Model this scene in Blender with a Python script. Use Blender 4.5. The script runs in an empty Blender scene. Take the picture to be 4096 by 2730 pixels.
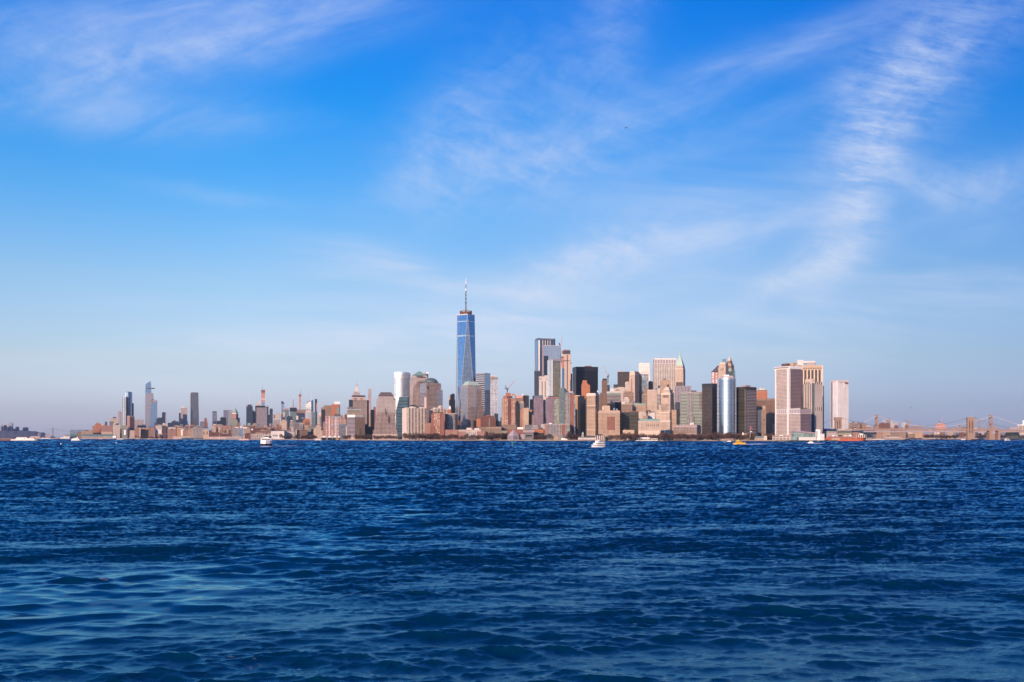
import bpy, math, random
import numpy as np
from mathutils import Vector, Matrix
random.seed(7); rng = np.random.default_rng(11)
F = 4400.0; CX = 2048.0; HY = 1750.0; H = 10.0; G = 2.0   # focal length and horizon in photo pixels, eye height, land height
sc = bpy.context.scene; COL = sc.collection
SUN_AZ = math.radians(208.0); SUN_EL = math.radians(15.0)

# ------------------------------------------------------------------ camera
cam = bpy.data.cameras.new("camera"); cob = bpy.data.objects.new("camera", cam); COL.objects.link(cob)
cob.location = (0, 0, H); cob.rotation_euler = (math.pi/2, 0, 0)
cam.sensor_width = 36; cam.lens = 36*F/4096; cam.shift_y = (HY-1365)/4096
cam.clip_start = 1; cam.clip_end = 90000
sc.camera = cob
sc.view_settings.view_transform = 'Standard'; sc.view_settings.look = 'None'
sc.view_settings.exposure = 0; sc.view_settings.gamma = 1
try:
    sc.cycles.use_denoising = True
    sc.cycles.max_bounces = 6; sc.cycles.diffuse_bounces = 2; sc.cycles.glossy_bounces = 3
    sc.cycles.volume_bounces = 1; sc.cycles.caustics_reflective = False; sc.cycles.caustics_refractive = False
    sc.cycles.sample_clamp_indirect = 4.0
except Exception: pass

# ------------------------------------------------------------------ node helper
class N:
    def __init__(s, nt): s.nt = nt
    def n(s, t, **kw):
        x = s.nt.nodes.new('ShaderNode'+t)
        for k, v in kw.items(): setattr(x, k, v)
        return x
    def put(s, sock, v):
        if v is None: return
        if hasattr(v, 'is_output'): s.nt.links.new(v, sock)
        else: sock.default_value = v
    def m(s, op, a, b=None, c=None, clamp=False):
        x = s.n('Math', operation=op, use_clamp=clamp)
        s.put(x.inputs[0], a); s.put(x.inputs[1], b); s.put(x.inputs[2], c)
        return x.outputs[0]
    def mix(s, fac, a, b, blend='MIX'):
        x = s.n('Mix', data_type='RGBA', blend_type=blend)
        s.put(x.inputs[0], fac); s.put(x.inputs[6], a if hasattr(a,'is_output') else (*a[:3],1)); s.put(x.inputs[7], b if hasattr(b,'is_output') else (*b[:3],1))
        return x.outputs[2]
    def noise(s, vec, scale, detail=4, rough=.55, dist=0, dim='3D'):
        x = s.n('TexNoise', noise_dimensions=dim); s.put(x.inputs['Vector'], vec)
        x.inputs['Scale'].default_value = scale; x.inputs['Detail'].default_value = detail
        x.inputs['Roughness'].default_value = rough; x.inputs['Distortion'].default_value = dist
        return x.outputs[0]
    def sstep(s, v, a, b):
        x = s.n('MapRange', interpolation_type='SMOOTHSTEP'); s.put(x.inputs[0], v)
        x.inputs[1].default_value = a; x.inputs[2].default_value = b
        return x.outputs[0]

# ------------------------------------------------------------------ sky
w = bpy.data.worlds.new("World"); sc.world = w; w.use_nodes = True
k = N(w.node_tree); bg = w.node_tree.nodes['Background']; bg.inputs[1].default_value = 0.1
sky = k.n('TexSky', sky_type='NISHITA', sun_disc=False, sun_elevation=SUN_EL, sun_rotation=SUN_AZ, altitude=0)
tc = k.n('TexCoord'); sp = k.n('SeparateXYZ'); k.put(sp.inputs[0], tc.outputs['Generated'])
X, Y, Z = sp.outputs
el = k.m('DIVIDE', k.m('ARCSINE', Z), math.radians(40.0), clamp=True)
rp = k.n('ValToRGB'); k.put(rp.inputs[0], el); cr = rp.color_ramp
SKYG = [(0, (1.0,1.15,2.45)), (1.5, (.84,.96,1.88)), (4, (.85,.955,1.43)), (8, (.70,.96,1.40)), (12, (.34,.90,1.55)), (16, (.06,.80,1.70)), (22, (.0,.70,1.88)), (40, (.0,.60,1.9))]
while len(cr.elements) < len(SKYG): cr.elements.new(.5)
for e, (a, c) in zip(cr.elements, SKYG): e.position = a/40; e.color = (*c, 1)
base = k.mix(1.0, sky.outputs[0], rp.outputs[0], 'MULTIPLY')
# the sky is brighter towards the sun's side and deeper away from it
az = k.m('ADD', k.m('MULTIPLY', k.m('DIVIDE', X, k.m('MAXIMUM', k.m('ABSOLUTE', Y), .05)), 1.0), .5, clamp=True)
ar = k.n('ValToRGB'); k.put(ar.inputs[0], az); cz = ar.color_ramp
AZG = [(.04, (1.36,1.34,1.30)), (.26, (1.32,1.30,1.24)), (.5, (1.08,1.08,1.08)), (.66, (.96,.97,1.0)), (.86, (.71,.79,.87)), (.96, (.67,.75,.85))]
while len(cz.elements) < len(AZG): cz.elements.new(.5)
for e, (a, c) in zip(cz.elements, AZG): e.position = a; e.color = (*c, 1)
base = k.mix(1.0, base, ar.outputs[0], 'MULTIPLY')
Ya = k.m('MAXIMUM', k.m('ABSOLUTE', Y), .05)
cu = k.m('DIVIDE', X, Ya); cv = k.m('DIVIDE', Z, Ya)
uv = k.n('CombineXYZ'); k.put(uv.inputs[0], cu); k.put(uv.inputs[1], cv); uvo = uv.outputs[0]
def U(px, py): return ((px-CX)/F, (HY-py)/F)
def mapped(ang, sx, sy, cx=0, cy=0):
    x = k.n('Mapping', vector_type='TEXTURE'); k.put(x.inputs[0], uvo)
    x.inputs[1].default_value = (cx, cy, 0); x.inputs[2].default_value = (0, 0, math.radians(ang)); x.inputs[3].default_value = (sx, sy, 1)
    return x.outputs[0]
warp = k.n('VectorMath', operation='MULTIPLY_ADD')
wn = k.n('TexNoise'); k.put(wn.inputs[0], uvo); wn.inputs['Scale'].default_value = 9; wn.inputs['Detail'].default_value = 3
k.put(warp.inputs[0], wn.outputs[1]); warp.inputs[1].default_value = (.05,.03,0); k.put(warp.inputs[2], uvo)
uvo_raw = uvo
n_streak = k.sstep(k.noise(mapped(16, .26, .060), 1.5, 11, .67, .35), .25, .85)
n_wisp = k.sstep(k.m('ADD', k.m('MULTIPLY', k.noise(mapped(28, .16, .085), 1.6, 12, .68, .6), .6), k.m('MULTIPLY', k.noise(mapped(-20, .09, .03), 1.8, 10, .68, .3), .4)), .30, .78)
n_ripple = k.sstep(k.m('ADD', k.m('MULTIPLY', k.noise(mapped(-10, .075, .016), 1.5, 11, .70, .35), .6), k.m('MULTIPLY', k.noise(mapped(20, .10, .07), 2.0, 6, .6, .4), .4)), .30, .78)
n_flat = k.sstep(k.noise(mapped(-4, .42, .05), 1.8, 8, .60, .35), .26, .85)
uvo = warp.outputs[0]
NZ = dict(s=n_streak, w=n_wisp, r=n_ripple, f=n_flat)
WU, WV = .025, .015   # mean offset of the warp
# clouds: centre, tilt, half length, half width (all as angles of the sky), strength, texture
CL = [(820,60,10,720,160,.62,'s'), (480,270,12,420,75,.42,'w'), (760,450,-4,560,100,.32,'s'), (150,120,-28,330,200,.34,'w'), (1200,90,12,380,120,.36,'s'), (330,470,-5,420,80,.26,'s'), (700,200,14,560,150,.24,'w'),
      (840,770,-9,260,32,.48,'f'), (1820,520,62,360,180,.42,'w'), (1880,690,12,430,150,.40,'w'), (2450,110,75,380,150,.36,'w'), (2100,380,60,300,190,.22,'w'),
      (2800,330,23,760,85,.36,'s'), (2480,560,25,460,170,.36,'w'), (3280,140,25,460,80,.24,'s'), (3000,500,24,520,70,.22,'s'),
      (3830,120,25,420,160,.44,'r'), (3640,330,48,330,200,.50,'r'), (3490,560,72,280,180,.52,'r'), (3420,800,80,270,150,.46,'r'), (3350,980,62,240,90,.50,'w'), (3150,1120,24,320,55,.55,'w'),
      (2480,1000,15,420,120,.62,'w'), (2950,930,11,520,100,.52,'s'), (2200,1130,24,340,100,.52,'w'), (3000,720,10,460,140,.30,'f'), (2600,820,6,500,90,.20,'f'),
      (3960,720,18,280,100,.46,'w'), (3700,730,-20,240,80,.38,'w'), (3850,1140,-3,420,55,.6,'f'), (3960,880,12,340,90,.30,'s'), (3600,1250,3,600,80,.30,'f'),
      (1560,1050,-11,370,60,.55,'f'), (1700,1120,-4,420,70,.5,'f'), (1350,1350,2,680,60,.5,'f'), (2100,1280,6,700,130,.45,'f'), (2700,1400,4,1000,120,.34,'f'), (700,1480,2,1000,110,.34,'f'), (2900,1180,4,900,140,.26,'f'), (1200,1230,0,900,140,.22,'f')]
acc = None
for (px, py, an, ln, wd, st, key) in CL:
    ux, vy = U(px, py)
    mp = mapped(an, ln/F, wd/F, ux+WU, vy+WV)
    dt = k.n('VectorMath', operation='DOT_PRODUCT'); k.put(dt.inputs[0], mp); k.put(dt.inputs[1], mp)
    g = k.m('EXPONENT', k.m('MULTIPLY', dt.outputs['Value'], -1.0))
    # vector z is untouched by the mapping (0), so the dot product is the squared distance in the band's own frame
    g = k.m('MULTIPLY', g, st)
    t = k.m('MULTIPLY_ADD', NZ[key], 1.0, .14)
    acc = k.m('MULTIPLY', g, t) if acc is None else k.m('MULTIPLY_ADD', g, t, acc)
haze_band = k.m('MULTIPLY', k.m('EXPONENT', k.m('MULTIPLY', k.m('ABSOLUTE', cv), -18.0)), k.m('MULTIPLY_ADD', n_flat, .12, .0))
acc = k.m('ADD', acc, haze_band)
acc = k.m('MINIMUM', acc, .8)
cc = k.mix(k.m('MULTIPLY', el, 2.0, clamp=True), (7.6,8.2,9.4), (5.2,6.4,9.2))
front = k.mix(acc, base, cc)
k.put(bg.inputs[0], front)
w.cycles.sampling_method = 'MANUAL'; w.cycles.sample_map_resolution = 512

sun = bpy.data.lights.new("sun", 'SUN'); sun.energy = 5.0; sun.angle = math.radians(.5); sun.color = (1.0, .665, .46)
so = bpy.data.objects.new("sun", sun); COL.objects.link(so)
sd = Vector((math.sin(SUN_AZ)*math.cos(SUN_EL), math.cos(SUN_AZ)*math.cos(SUN_EL), math.sin(SUN_EL)))
so.rotation_euler = (-sd).to_track_quat('-Z', 'Y').to_euler(); so.location = (0, 0, 900)

# ------------------------------------------------------------------ materials
M = {}
def plain(key, col, rough=.75, metal=0.0, var=.12, scale=.15, spec=.4):
    if key in M: return M[key]
    m = bpy.data.materials.new(key); m.use_nodes = True; k = N(m.node_tree); b = m.node_tree.nodes['Principled BSDF']
    if var:
        t = k.n('TexCoord'); nz = k.noise(t.outputs['Object'], scale, 4, .6)
        f = k.m('MULTIPLY_ADD', nz, 2*var, 1-var)
        cm = k.n('VectorMath', operation='SCALE'); cm.inputs[0].default_value = col; k.put(cm.inputs['Scale'], f)
        k.put(b.inputs['Base Color'], cm.outputs[0])
    else: b.inputs['Base Color'].default_value = (*col, 1)
    b.inputs['Roughness'].default_value = rough; b.inputs['Metallic'].default_value = metal; b.inputs['Specular IOR Level'].default_value = spec
    M[key] = m; return m
def facade(key, wall, glass=(.03,.04,.06), bay=3.5, flo=4.0, wx=.5, wy=.5, metal=.0, gr=.12, var=.5, lit=0.0, wr=.8, blind=.12, wmetal=0.0, band=0, bcol=None):
    """wall with a grid of windows laid out in metres on the UV map; band > 0 adds a plain belt every `band` floors"""
    if key in M: return M[key]
    wall = tuple(.94*x for x in wall); wx = min(1.0, wx*1.12) if wx < .95 else wx; wy = min(1.0, wy*1.12) if wy < .95 else wy; blind *= .6
    m = bpy.data.materials.new(key); m.use_nodes = True; k = N(m.node_tree); b = m.node_tree.nodes['Principled BSDF']
    t = k.n('TexCoord'); s = k.n('SeparateXYZ'); k.put(s.inputs[0], t.outputs['UV'])
    ua = k.m('DIVIDE', s.outputs[0], bay); va = k.m('DIVIDE', s.outputs[1], flo)
    fu = k.m('FRACT', ua); fv = k.m('FRACT', va)
    mask = None
    if wx < 1: mask = k.m('LESS_THAN', k.m('ABSOLUTE', k.m('SUBTRACT', fu, .5)), wx/2)
    if wy < 1:
        mv = k.m('LESS_THAN', k.m('ABSOLUTE', k.m('SUBTRACT', fv, .5)), wy/2)
        mask = mv if mask is None else k.m('MULTIPLY', mask, mv)
    if mask is None: mask = 1.0
    if band:
        bb = k.m('GREATER_THAN', k.m('FRACT', k.m('DIVIDE', va, band)), 1.0/band*1.0)
        mask = k.m('MULTIPLY', mask, bb)
    cell = k.n('CombineXYZ'); k.put(cell.inputs[0], k.m('FLOOR', ua)); k.put(cell.inputs[1], k.m('FLOOR', va))
    wn = k.n('TexWhiteNoise', noise_dimensions='2D'); k.put(wn.inputs['Vector'], cell.outputs[0])
    r = wn.outputs['Value']
    gs = k.n('VectorMath', operation='SCALE'); gs.inputs[0].default_value = glass; k.put(gs.inputs['Scale'], k.m('MULTIPLY_ADD', r, 2*var, 1-var))
    # some panes have pale blinds drawn
    bl = k.m('GREATER_THAN', k.n('TexWhiteNoise', noise_dimensions='3D').outputs['Value'], 2.0)
    wn2 = k.n('TexWhiteNoise', noise_dimensions='3D'); c2 = k.n('VectorMath', operation='ADD'); k.put(c2.inputs[0], cell.outputs[0]); c2.inputs[1].default_value = (17.3, 5.1, 3.7); k.put(wn2.inputs['Vector'], c2.outputs[0])
    bl = k.m('LESS_THAN', wn2.outputs['Value'], blind)
    gcol = k.mix(bl, gs.outputs[0], tuple(min(1, .35*x+.30*y+.02) for x, y in zip(glass, wall)))
    mps = k.n('Mapping'); k.put(mps.inputs[0], t.outputs['Object']); mps.inputs[3].default_value = (1, 1, .22); nz = k.m('ADD', k.m('MULTIPLY', k.noise(t.outputs['Object'], .03, 5, .65), .5), k.m('MULTIPLY', k.noise(mps.outputs[0], .11, 4, .65), .5))
    ws = k.n('VectorMath', operation='SCALE'); ws.inputs[0].default_value = wall; k.put(ws.inputs['Scale'], k.m('MULTIPLY_ADD', nz, 1.1, .45))
    k.put(b.inputs['Base Color'], k.mix(mask, ws.outputs[0], gcol))
    mk = k.m('MULTIPLY', mask, k.m('SUBTRACT', 1.0, bl)) if blind else mask
    if hasattr(mk, 'is_output') or True:
        k.put(b.inputs['Roughness'], k.m('MULTIPLY_ADD', mk, gr-wr, wr))
        k.put(b.inputs['Metallic'], k.m('MULTIPLY_ADD', mk, metal-wmetal, wmetal))
        k.put(b.inputs['Specular IOR Level'], k.m('MULTIPLY_ADD', mk, .2 if metal > .1 else -.05, .25))
    M[key] = m; return m
def roofm(): return plain('roof_gravel', (.16,.14,.13))

# ------------------------------------------------------------------ mesh builder
class MB:
    def __init__(s): s.v = []; s.f = []; s.uv = []; s.mi = []
    def quad(s, pts, uvs, mi=0):
        i = len(s.v); s.v += [tuple(p) for p in pts]; s.f.append(tuple(range(i, i+len(pts)))); s.uv += uvs; s.mi.append(mi)
    def prism(s, poly, z0, z1, top=None, cap=1, bottom=False, smi=0):
        top = top or poly; n = len(poly); u = 0
        for i in range(n):
            a, b = poly[i], poly[(i+1) % n]; ta, tb = top[i], top[(i+1) % n]
            L = math.dist(a, b); Lt = math.dist(ta, tb); o = (L-Lt)/2
            za = z0; 
            s.quad([(*a, z0), (*b, z0), (*tb, z1), (*ta, z1)], [(0, z0), (L, z0), (L-o, z1), (o, z1)], smi)
        s.quad([(*p, z1) for p in top], [(p[0], p[1]) for p in top], cap)
        if bottom: s.quad([(*p, z0) for p in reversed(poly)], [(p[0], p[1]) for p in reversed(poly)], cap)
    def box(s, x0, x1, y0, y1, z0, z1, cap=1, bottom=True):
        s.prism([(x0,y0),(x1,y0),(x1,y1),(x0,y1)], z0, z1, cap=cap, bottom=bottom)
    def lathe(s, prof, n=24, c=(0,0), a0=0, a1=2*math.pi, sx=1, sy=1):
        closed = abs(a1-a0-2*math.pi) < 1e-6
        R0 = max(r for r, z in prof)
        for i in range(n):
            t0 = a0+(a1-a0)*i/n; t1 = a0+(a1-a0)*(i+1)/n
            for (r0, z0), (r1, z1) in zip(prof, prof[1:]):
                p = [(c[0]+r0*math.cos(t0)*sx, c[1]+r0*math.sin(t0)*sy, z0), (c[0]+r0*math.cos(t1)*sx, c[1]+r0*math.sin(t1)*sy, z0),
                     (c[0]+r1*math.cos(t1)*sx, c[1]+r1*math.sin(t1)*sy, z1), (c[0]+r1*math.cos(t0)*sx, c[1]+r1*math.sin(t0)*sy, z1)]
                u0, u1 = R0*(t0-a0), R0*(t1-a0)
                q = [(u0,z0),(u1,z0),(u1,z1),(u0,z1)]
                if r1 < 1e-4: p, q = p[:3], q[:3]
                elif r0 < 1e-4: p, q = [p[0],p[2],p[3]], [q[0],q[2],q[3]]
                s.quad(p, q)
    def tube(s, pts, r, n=5, r1=None):
        pts = [Vector(p) for p in pts]; N_ = len(pts); rings = []
        for i, p in enumerate(pts):
            d = (pts[min(i+1, N_-1)]-pts[max(i-1, 0)]).normalized()
            up = Vector((0,0,1)) if abs(d.z) < .9 else Vector((1,0,0))
            a = d.cross(up).normalized(); b = d.cross(a)
            rr = r if r1 is None else r+(r1-r)*i/max(1, N_-1)
            rings.append([p+(a*math.cos(2*math.pi*j/n)+b*math.sin(2*math.pi*j/n))*rr for j in range(n)])
        for A, B in zip(rings, rings[1:]):
            for j in range(n):
                s.quad([A[j], A[(j+1)%n], B[(j+1)%n], B[j]], [(0,0)]*4)
        s.quad(rings[0], [(0,0)]*n); s.quad(list(reversed(rings[-1])), [(0,0)]*n)
    def build(s, name, mats, parent=None, label=None, weld=False, smooth=False):
        me = bpy.data.meshes.new(name); me.from_pydata(s.v, [], s.f)
        ul = me.uv_layers.new(name="UVMap"); ul.data.foreach_set('uv', np.array(s.uv, dtype=np.float32).ravel())
        for m in (mats if isinstance(mats, (list, tuple)) else [mats]): me.materials.append(m)
        nm = len(me.materials)
        me.polygons.foreach_set('material_index', np.array([min(i, nm-1) for i in s.mi], dtype=np.int32))
        if smooth: me.polygons.foreach_set('use_smooth', np.ones(len(s.f), dtype=bool))
        if weld:
            import bmesh
            bm = bmesh.new(); bm.from_mesh(me); bmesh.ops.remove_doubles(bm, verts=bm.verts, dist=1e-3); bm.to_mesh(me); bm.free()
        o = bpy.data.objects.new(name, me); COL.objects.link(o)
        if parent: o.parent = parent
        if label: o['label'] = label
        return o
def tag(o, label=None, cat=None, group=None, kind=None):
    for a, b in (('label', label), ('category', cat), ('group', group), ('kind', kind)):
        if b: o[a] = b
    return o
def empty(name, loc, rz=0, label=None, cat=None, group=None):
    o = bpy.data.objects.new(name, None); COL.objects.link(o); o.location = loc; o.rotation_euler = (0, 0, rz); o.empty_display_size = 5
    return tag(o, label, cat, group)
def W(px, py, d): return Vector(((px-CX)/F*d, d, H+(HY-py)/F*d))
def mat(x): return M[x] if isinstance(x, str) else x

class Bd:
    """one building: footprint from the bearings of its visible edges, its distance and the turn of its left face"""
    def __init__(s, name, label, cat, xl, xc, xr, d, th=None, dep=None, group=None, ground=G):
        s.d = d; s.g = ground
        kx = lambda p: (p-CX)/F
        if xc is None:
            xm = (xl+xr)/2; ph = math.atan(kx(xm)); s.px = (xl, xr)
            wd = (xr-xl)/F*d*math.cos(ph)**1
            u1 = Vector((math.cos(ph), -math.sin(ph))); u2 = Vector((math.sin(ph), math.cos(ph)))
            s.W = wd; s.D = dep or max(16, .75*wd)
            c = Vector((kx(xm)*d, d)) + u2*(s.D/2)
        else:
            ph = math.atan(kx(xc)); pl = (xc-xl); pr = (xr-xc); s.px = None
            th = math.atan2(pr, pl) if th is None else math.radians(th)
            C = Vector((kx(xc)*d, d))
            u1 = Vector((math.cos(th), -math.sin(th))); u2 = Vector((math.sin(th), math.cos(th)))   # view frame
            rot = Matrix.Rotation(-ph, 2); u1 = rot @ u1; u2 = rot @ u2
            def hit(dirv, kk):   # C + t*dirv on the bearing kk
                den = dirv.x - kk*dirv.y
                return (kk*C.y - C.x)/den
            s.W = -hit(u1, kx(xl)); s.D = hit(u2, kx(xr))
            if s.W <= 0 or s.D <= 0 or s.W > 900 or s.D > 900: print('BAD footprint', name, label, s.W, s.D)
            c = C - u1*(s.W/2) + u2*(s.D/2)
        s.root = empty(name, (c.x, c.y, s.g), math.atan2(u1.y, u1.x), label, cat, group)
    def z(s, py): return H+(HY-py)/F*s.d - s.g
    def fa(s, v):
        if abs(v) <= 3: return v
        return (v-s.px[0])/(s.px[1]-s.px[0])
    def X(s, a): return (s.fa(a)-.5)*s.W
    def Yl(s, b): return (b-.5)*s.D
    def box(s, part, m, yt, yb=None, a=(0,1), b=(0,1), ta=None, tb=None, roof=None, label=None, parent=None):
        mb = MB(); z0 = 0 if yb is None else s.z(yb); z1 = s.z(yt)
        q = lambda A, B: [(s.X(A[0]), s.Yl(B[0])), (s.X(A[1]), s.Yl(B[0])), (s.X(A[1]), s.Yl(B[1])), (s.X(A[0]), s.Yl(B[1]))]
        mb.prism(q(a, b), z0, z1, q(ta or a, tb or b), bottom=yb is not None)
        return mb.build(part, [mat(m), mat(roof) if roof else roofm()], parent or s.root, label)
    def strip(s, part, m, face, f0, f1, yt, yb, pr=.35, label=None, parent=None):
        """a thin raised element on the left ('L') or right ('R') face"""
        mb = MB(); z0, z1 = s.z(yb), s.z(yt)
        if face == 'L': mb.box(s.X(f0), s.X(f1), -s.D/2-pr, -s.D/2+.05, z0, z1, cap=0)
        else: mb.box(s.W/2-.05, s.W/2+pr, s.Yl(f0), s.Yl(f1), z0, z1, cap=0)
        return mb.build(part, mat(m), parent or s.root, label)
    def mast(s, part, m, x, yt, yb, r=.8, r1=.3, b=.5, parent=None):
        mb = MB(); mb.tube([(s.X(x), s.Yl(b), s.z(yb)), (s.X(x), s.Yl(b), s.z(yt))], r, 6, r1)
        return mb.build(part, mat(m), parent or s.root)
    def dome(s, part, m, x, r_px, yt, yb, b=.5, n=20, pw=2.0, neck=1.0, parent=None):
        r = r_px/F*s.d; z0, z1 = s.z(yb), s.z(yt); mb = MB()
        prof = [(r*math.cos(t)*1.0, z0+(z1-z0)*math.sin(t)) for t in [math.pi/2*i/8 for i in range(9)]]
        prof[-1] = (0, z1)
        mb.lathe(prof, n, (s.X(x), s.Yl(b)))
        return mb.build(part, mat(m), parent or s.root, smooth=True)
    def cyl(s, part, m, x, r_px, yt, yb, b=.5, n=16, r1=None, parent=None):
        r = r_px/F*s.d; r1 = r if r1 is None else r1/F*s.d; mb = MB()
        mb.lathe([(r, s.z(yb)), (r1, s.z(yt)), (0, s.z(yt)+.01)], n, (s.X(x), s.Yl(b)))
        return mb.build(part, mat(m), parent or s.root)
CATS = {}
def T(name, label, xl, xc, xr, yt, d, m, ex=(), th=None, dep=None, roof=None, cat=None, a=(0,1), b=(0,1), ta=None, tb=None):
    """a building: main wall plus extra boxes (part, material, top, bottom, a0, a1 [, b0, b1])"""
    B = Bd(name, label, cat or ('skyscraper' if 'tower' in name or 'skyscraper' in name else 'building'), xl, xc, xr, d, th, dep)
    B.box('wall', m, yt, None, a, b, ta, tb, roof)
    for e in ex:
        p, mm, y1, y0, a0, a1 = e[:6]; bb = e[6:8] if len(e) >= 8 else (.12, .88)
        B.box(p, mm, y1, y0, (a0, a1), bb)
    return B
# ------------------------------------------------------------------ palette (base colours, a few with shade or haze put in)
P = plain
P('land', (.16,.13,.11), .9, scale=.02); P('seawall', (.27,.215,.18), .9, scale=.05); P('white_paint', (.80,.78,.75), .5, var=.05); P('offwhite', (.62,.58,.54), .7)
P('dark_metal', (.04,.045,.055), .5); P('steel', (.35,.37,.40), .4, .3); P('copper_green', (.22,.36,.30), .6); P('copper_pale', (.42,.56,.46), .6)
P('red_paint', (.55,.10,.06), .6); P('pink_steel', (.62,.34,.32), .6); P('orange_paint', (.60,.15,.07), .5, var=.08); P('yellow_paint', (.70,.41,.03), .45, var=.06)
P('navy_hull', (.012,.02,.04), .4); P('teal_roof', (.10,.20,.21), .6); P('slate_roof', (.09,.085,.10), .7); P('brown_roof', (.13,.085,.08), .8)
P('granite_trim', (.46,.36,.32), .75); P('tan_stone', (.50,.37,.27), .8); P('cream_stone', (.62,.50,.40), .8); P('pale_stone', (.66,.56,.48), .8); P('brick_trim', (.36,.14,.09), .85)
P('dark_glass', (.015,.02,.028), .12, spec=.6); P('blue_glass', (.10,.22,.40), .12, .75, var=.1); P('silver_metal', (.72,.72,.74), .22, .85, var=.05); P('black_panel', (.018,.02,.026), .35)
P('concrete', (.42,.38,.35), .85); P('rust', (.22,.10,.07), .85); P('green_paint', (.02,.28,.14), .5, var=.05); P('blue_roof', (.05,.08,.14), .5); P('grey_panel', (.26,.27,.30), .6); P('mauve_panel', (.36,.30,.32), .6)
P('bridge_steel', (.33,.22,.18), .7); P('bridge_stone', (.34,.23,.17), .9); P('cable_pale', (.66,.60,.58), .6); P('cable_dark', (.20,.16,.16), .7); P('bark', (.11,.075,.06), .95); P('far_trees', (.11,.11,.135), .95, scale=.01, var=.3)  # the far trees are greyed blue: distance haze put into their colour
P('bird_grey', (.20,.19,.20), .8); P('bird_white', (.70,.68,.66), .8); P('plane_grey', (.04,.06,.10), .5); P('flag_red', (.6,.08,.08), .8); P('tent_white', (.82,.80,.78), .7)
f = facade
f('brick', (.34,.145,.10), (.06,.06,.07), 3.6, 3.2, .48, .5, var=.6, blind=.3)
f('brick_dark', (.20,.085,.065), (.03,.03,.04), 3.6, 3.4, .45, .5)
f('brick_orange', (.52,.20,.10), (.10,.08,.08), 3.8, 3.4, .42, .5, blind=.25)
f('brick_pink', (.44,.25,.20), (.07,.06,.07), 3.6, 3.3, .45, .5, blind=.25)
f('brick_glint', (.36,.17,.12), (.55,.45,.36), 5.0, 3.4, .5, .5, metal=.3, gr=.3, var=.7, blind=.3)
f('tan', (.52,.37,.26), (.05,.05,.06), 3.4, 3.8, .42, .52)
f('tan_orange', (.58,.36,.19), (.10,.08,.06), 3.2, 3.6, .40, .5)
f('brown', (.24,.15,.11), (.03,.03,.035), 3.6, 3.8, .45, .5)
f('brown_stone', (.34,.24,.18), (.03,.03,.035), 3.6, 3.8, .45, .5)
f('cream', (.64,.50,.39), (.06,.06,.07), 3.4, 3.7, .42, .48)
f('pale', (.66,.56,.48), (.08,.08,.09), 3.6, 3.8, .45, .45)
f('pale_fins', (.66,.56,.48), (.03,.03,.04), 5.2, 4.0, .45, 1.0)
f('white_grid', (.74,.67,.60), (.05,.05,.065), 6.2, 4.2, .62, .5, var=.5)
f('white_fine', (.72,.66,.61), (.12,.12,.14), 2.6, 3.6, .45, .45)
f('white_blank', (.80,.74,.68), (.55,.50,.47), 5, 6, .5, .3, blind=0, var=.15)
f('pink_grey', (.48,.40,.39), (.12,.11,.13), 3.2, 3.6, .5, .45)
f('grey', (.26,.26,.28), (.04,.05,.06), 3.4, 3.8, .5, .5)
f('grey_green', (.34,.36,.30), (.06,.07,.07), 3.6, 3.8, .5, .5)
f('grey_glass', (.22,.23,.26), (.26,.28,.32), 3.0, 4.0, .84, .74, metal=.7, gr=.16)
f('dark', (.030,.034,.045), (.018,.024,.036), 3.0, 4.0, .7, .6, wr=.4)
f('dark_blue', (.030,.045,.075), (.03,.05,.085), 3.0, 4.0, .7, .6, metal=.2, wr=.4)
f('bronze', (.075,.058,.055), (.03,.028,.03), 3.2, 4.0, .7, .55, wr=.4, blind=.2)
f('bronze_band', (.070,.062,.052), (.035,.035,.03), 60, 4.0, 1.0, .5, wr=.5, blind=0)
f('black', (.016,.020,.030), (.010,.014,.022), 2.4, 4.0, .6, .7, wr=.3, blind=.06)
f('granite', (.44,.345,.315), (.03,.028,.035), 4.3, 4.3, .60, .58, gr=.1, var=.4, blind=.05)
f('granite_fine', (.44,.37,.34), (.30,.28,.28), 3.0, 4.3, .55, .5, metal=.5, gr=.25, var=.3)
f('granite_glass', (.40,.38,.40), (.40,.42,.48), 3.0, 4.3, .80, .70, metal=.8, gr=.18, var=.2)
f('granite_bands', (.42,.35,.36), (.10,.10,.14), 80, 4.4, 1.0, .5, metal=.5, gr=.15, blind=0)
f('silver_curtain', (.36,.37,.39), (.33,.37,.43), 3.2, 4.2, .74, .72, metal=.85, gr=.22, var=.18, blind=.03, wr=.5)
f('teal_bands', (.13,.20,.24), (.04,.10,.14), 200, 5.2, 1.0, .55, metal=.6, gr=.15, blind=0, wr=.45)
f('wtc_low', (.36,.38,.43), (.40,.44,.52), 3.2, 4.1, .94, .88, metal=.9, gr=.10, var=.24, blind=0, wr=.35)
f('wtc_blue', (.26,.35,.46), (.26,.37,.53), 3.2, 4.1, .96, .94, metal=.9, gr=.08, var=.2, blind=0, wr=.3)
f('sky_glass', (.30,.42,.58), (.34,.48,.66), 3.2, 4.0, .90, .85, metal=.9, gr=.10, var=.10, blind=0, wr=.35)
f('pale_glass', (.50,.53,.56), (.60,.66,.73), 3.2, 4.0, .86, .8, metal=.85, gr=.16, var=.12, blind=0, wr=.4)
f('pink_glass', (.46,.42,.42), (.48,.45,.47), 3.0, 4.0, .86, .8, metal=.7, gr=.25, var=.10, blind=0, wr=.5)
f('striped_glass', (.40,.41,.44), (.13,.16,.20), 120, 8.0, 1.0, .5, metal=.7, gr=.15, blind=0, wr=.45)
f('jenga', (.66,.66,.68), (.24,.29,.36), 6.0, 4.2, .6, .62, metal=.7, gr=.15, var=.8, blind=.1)
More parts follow.
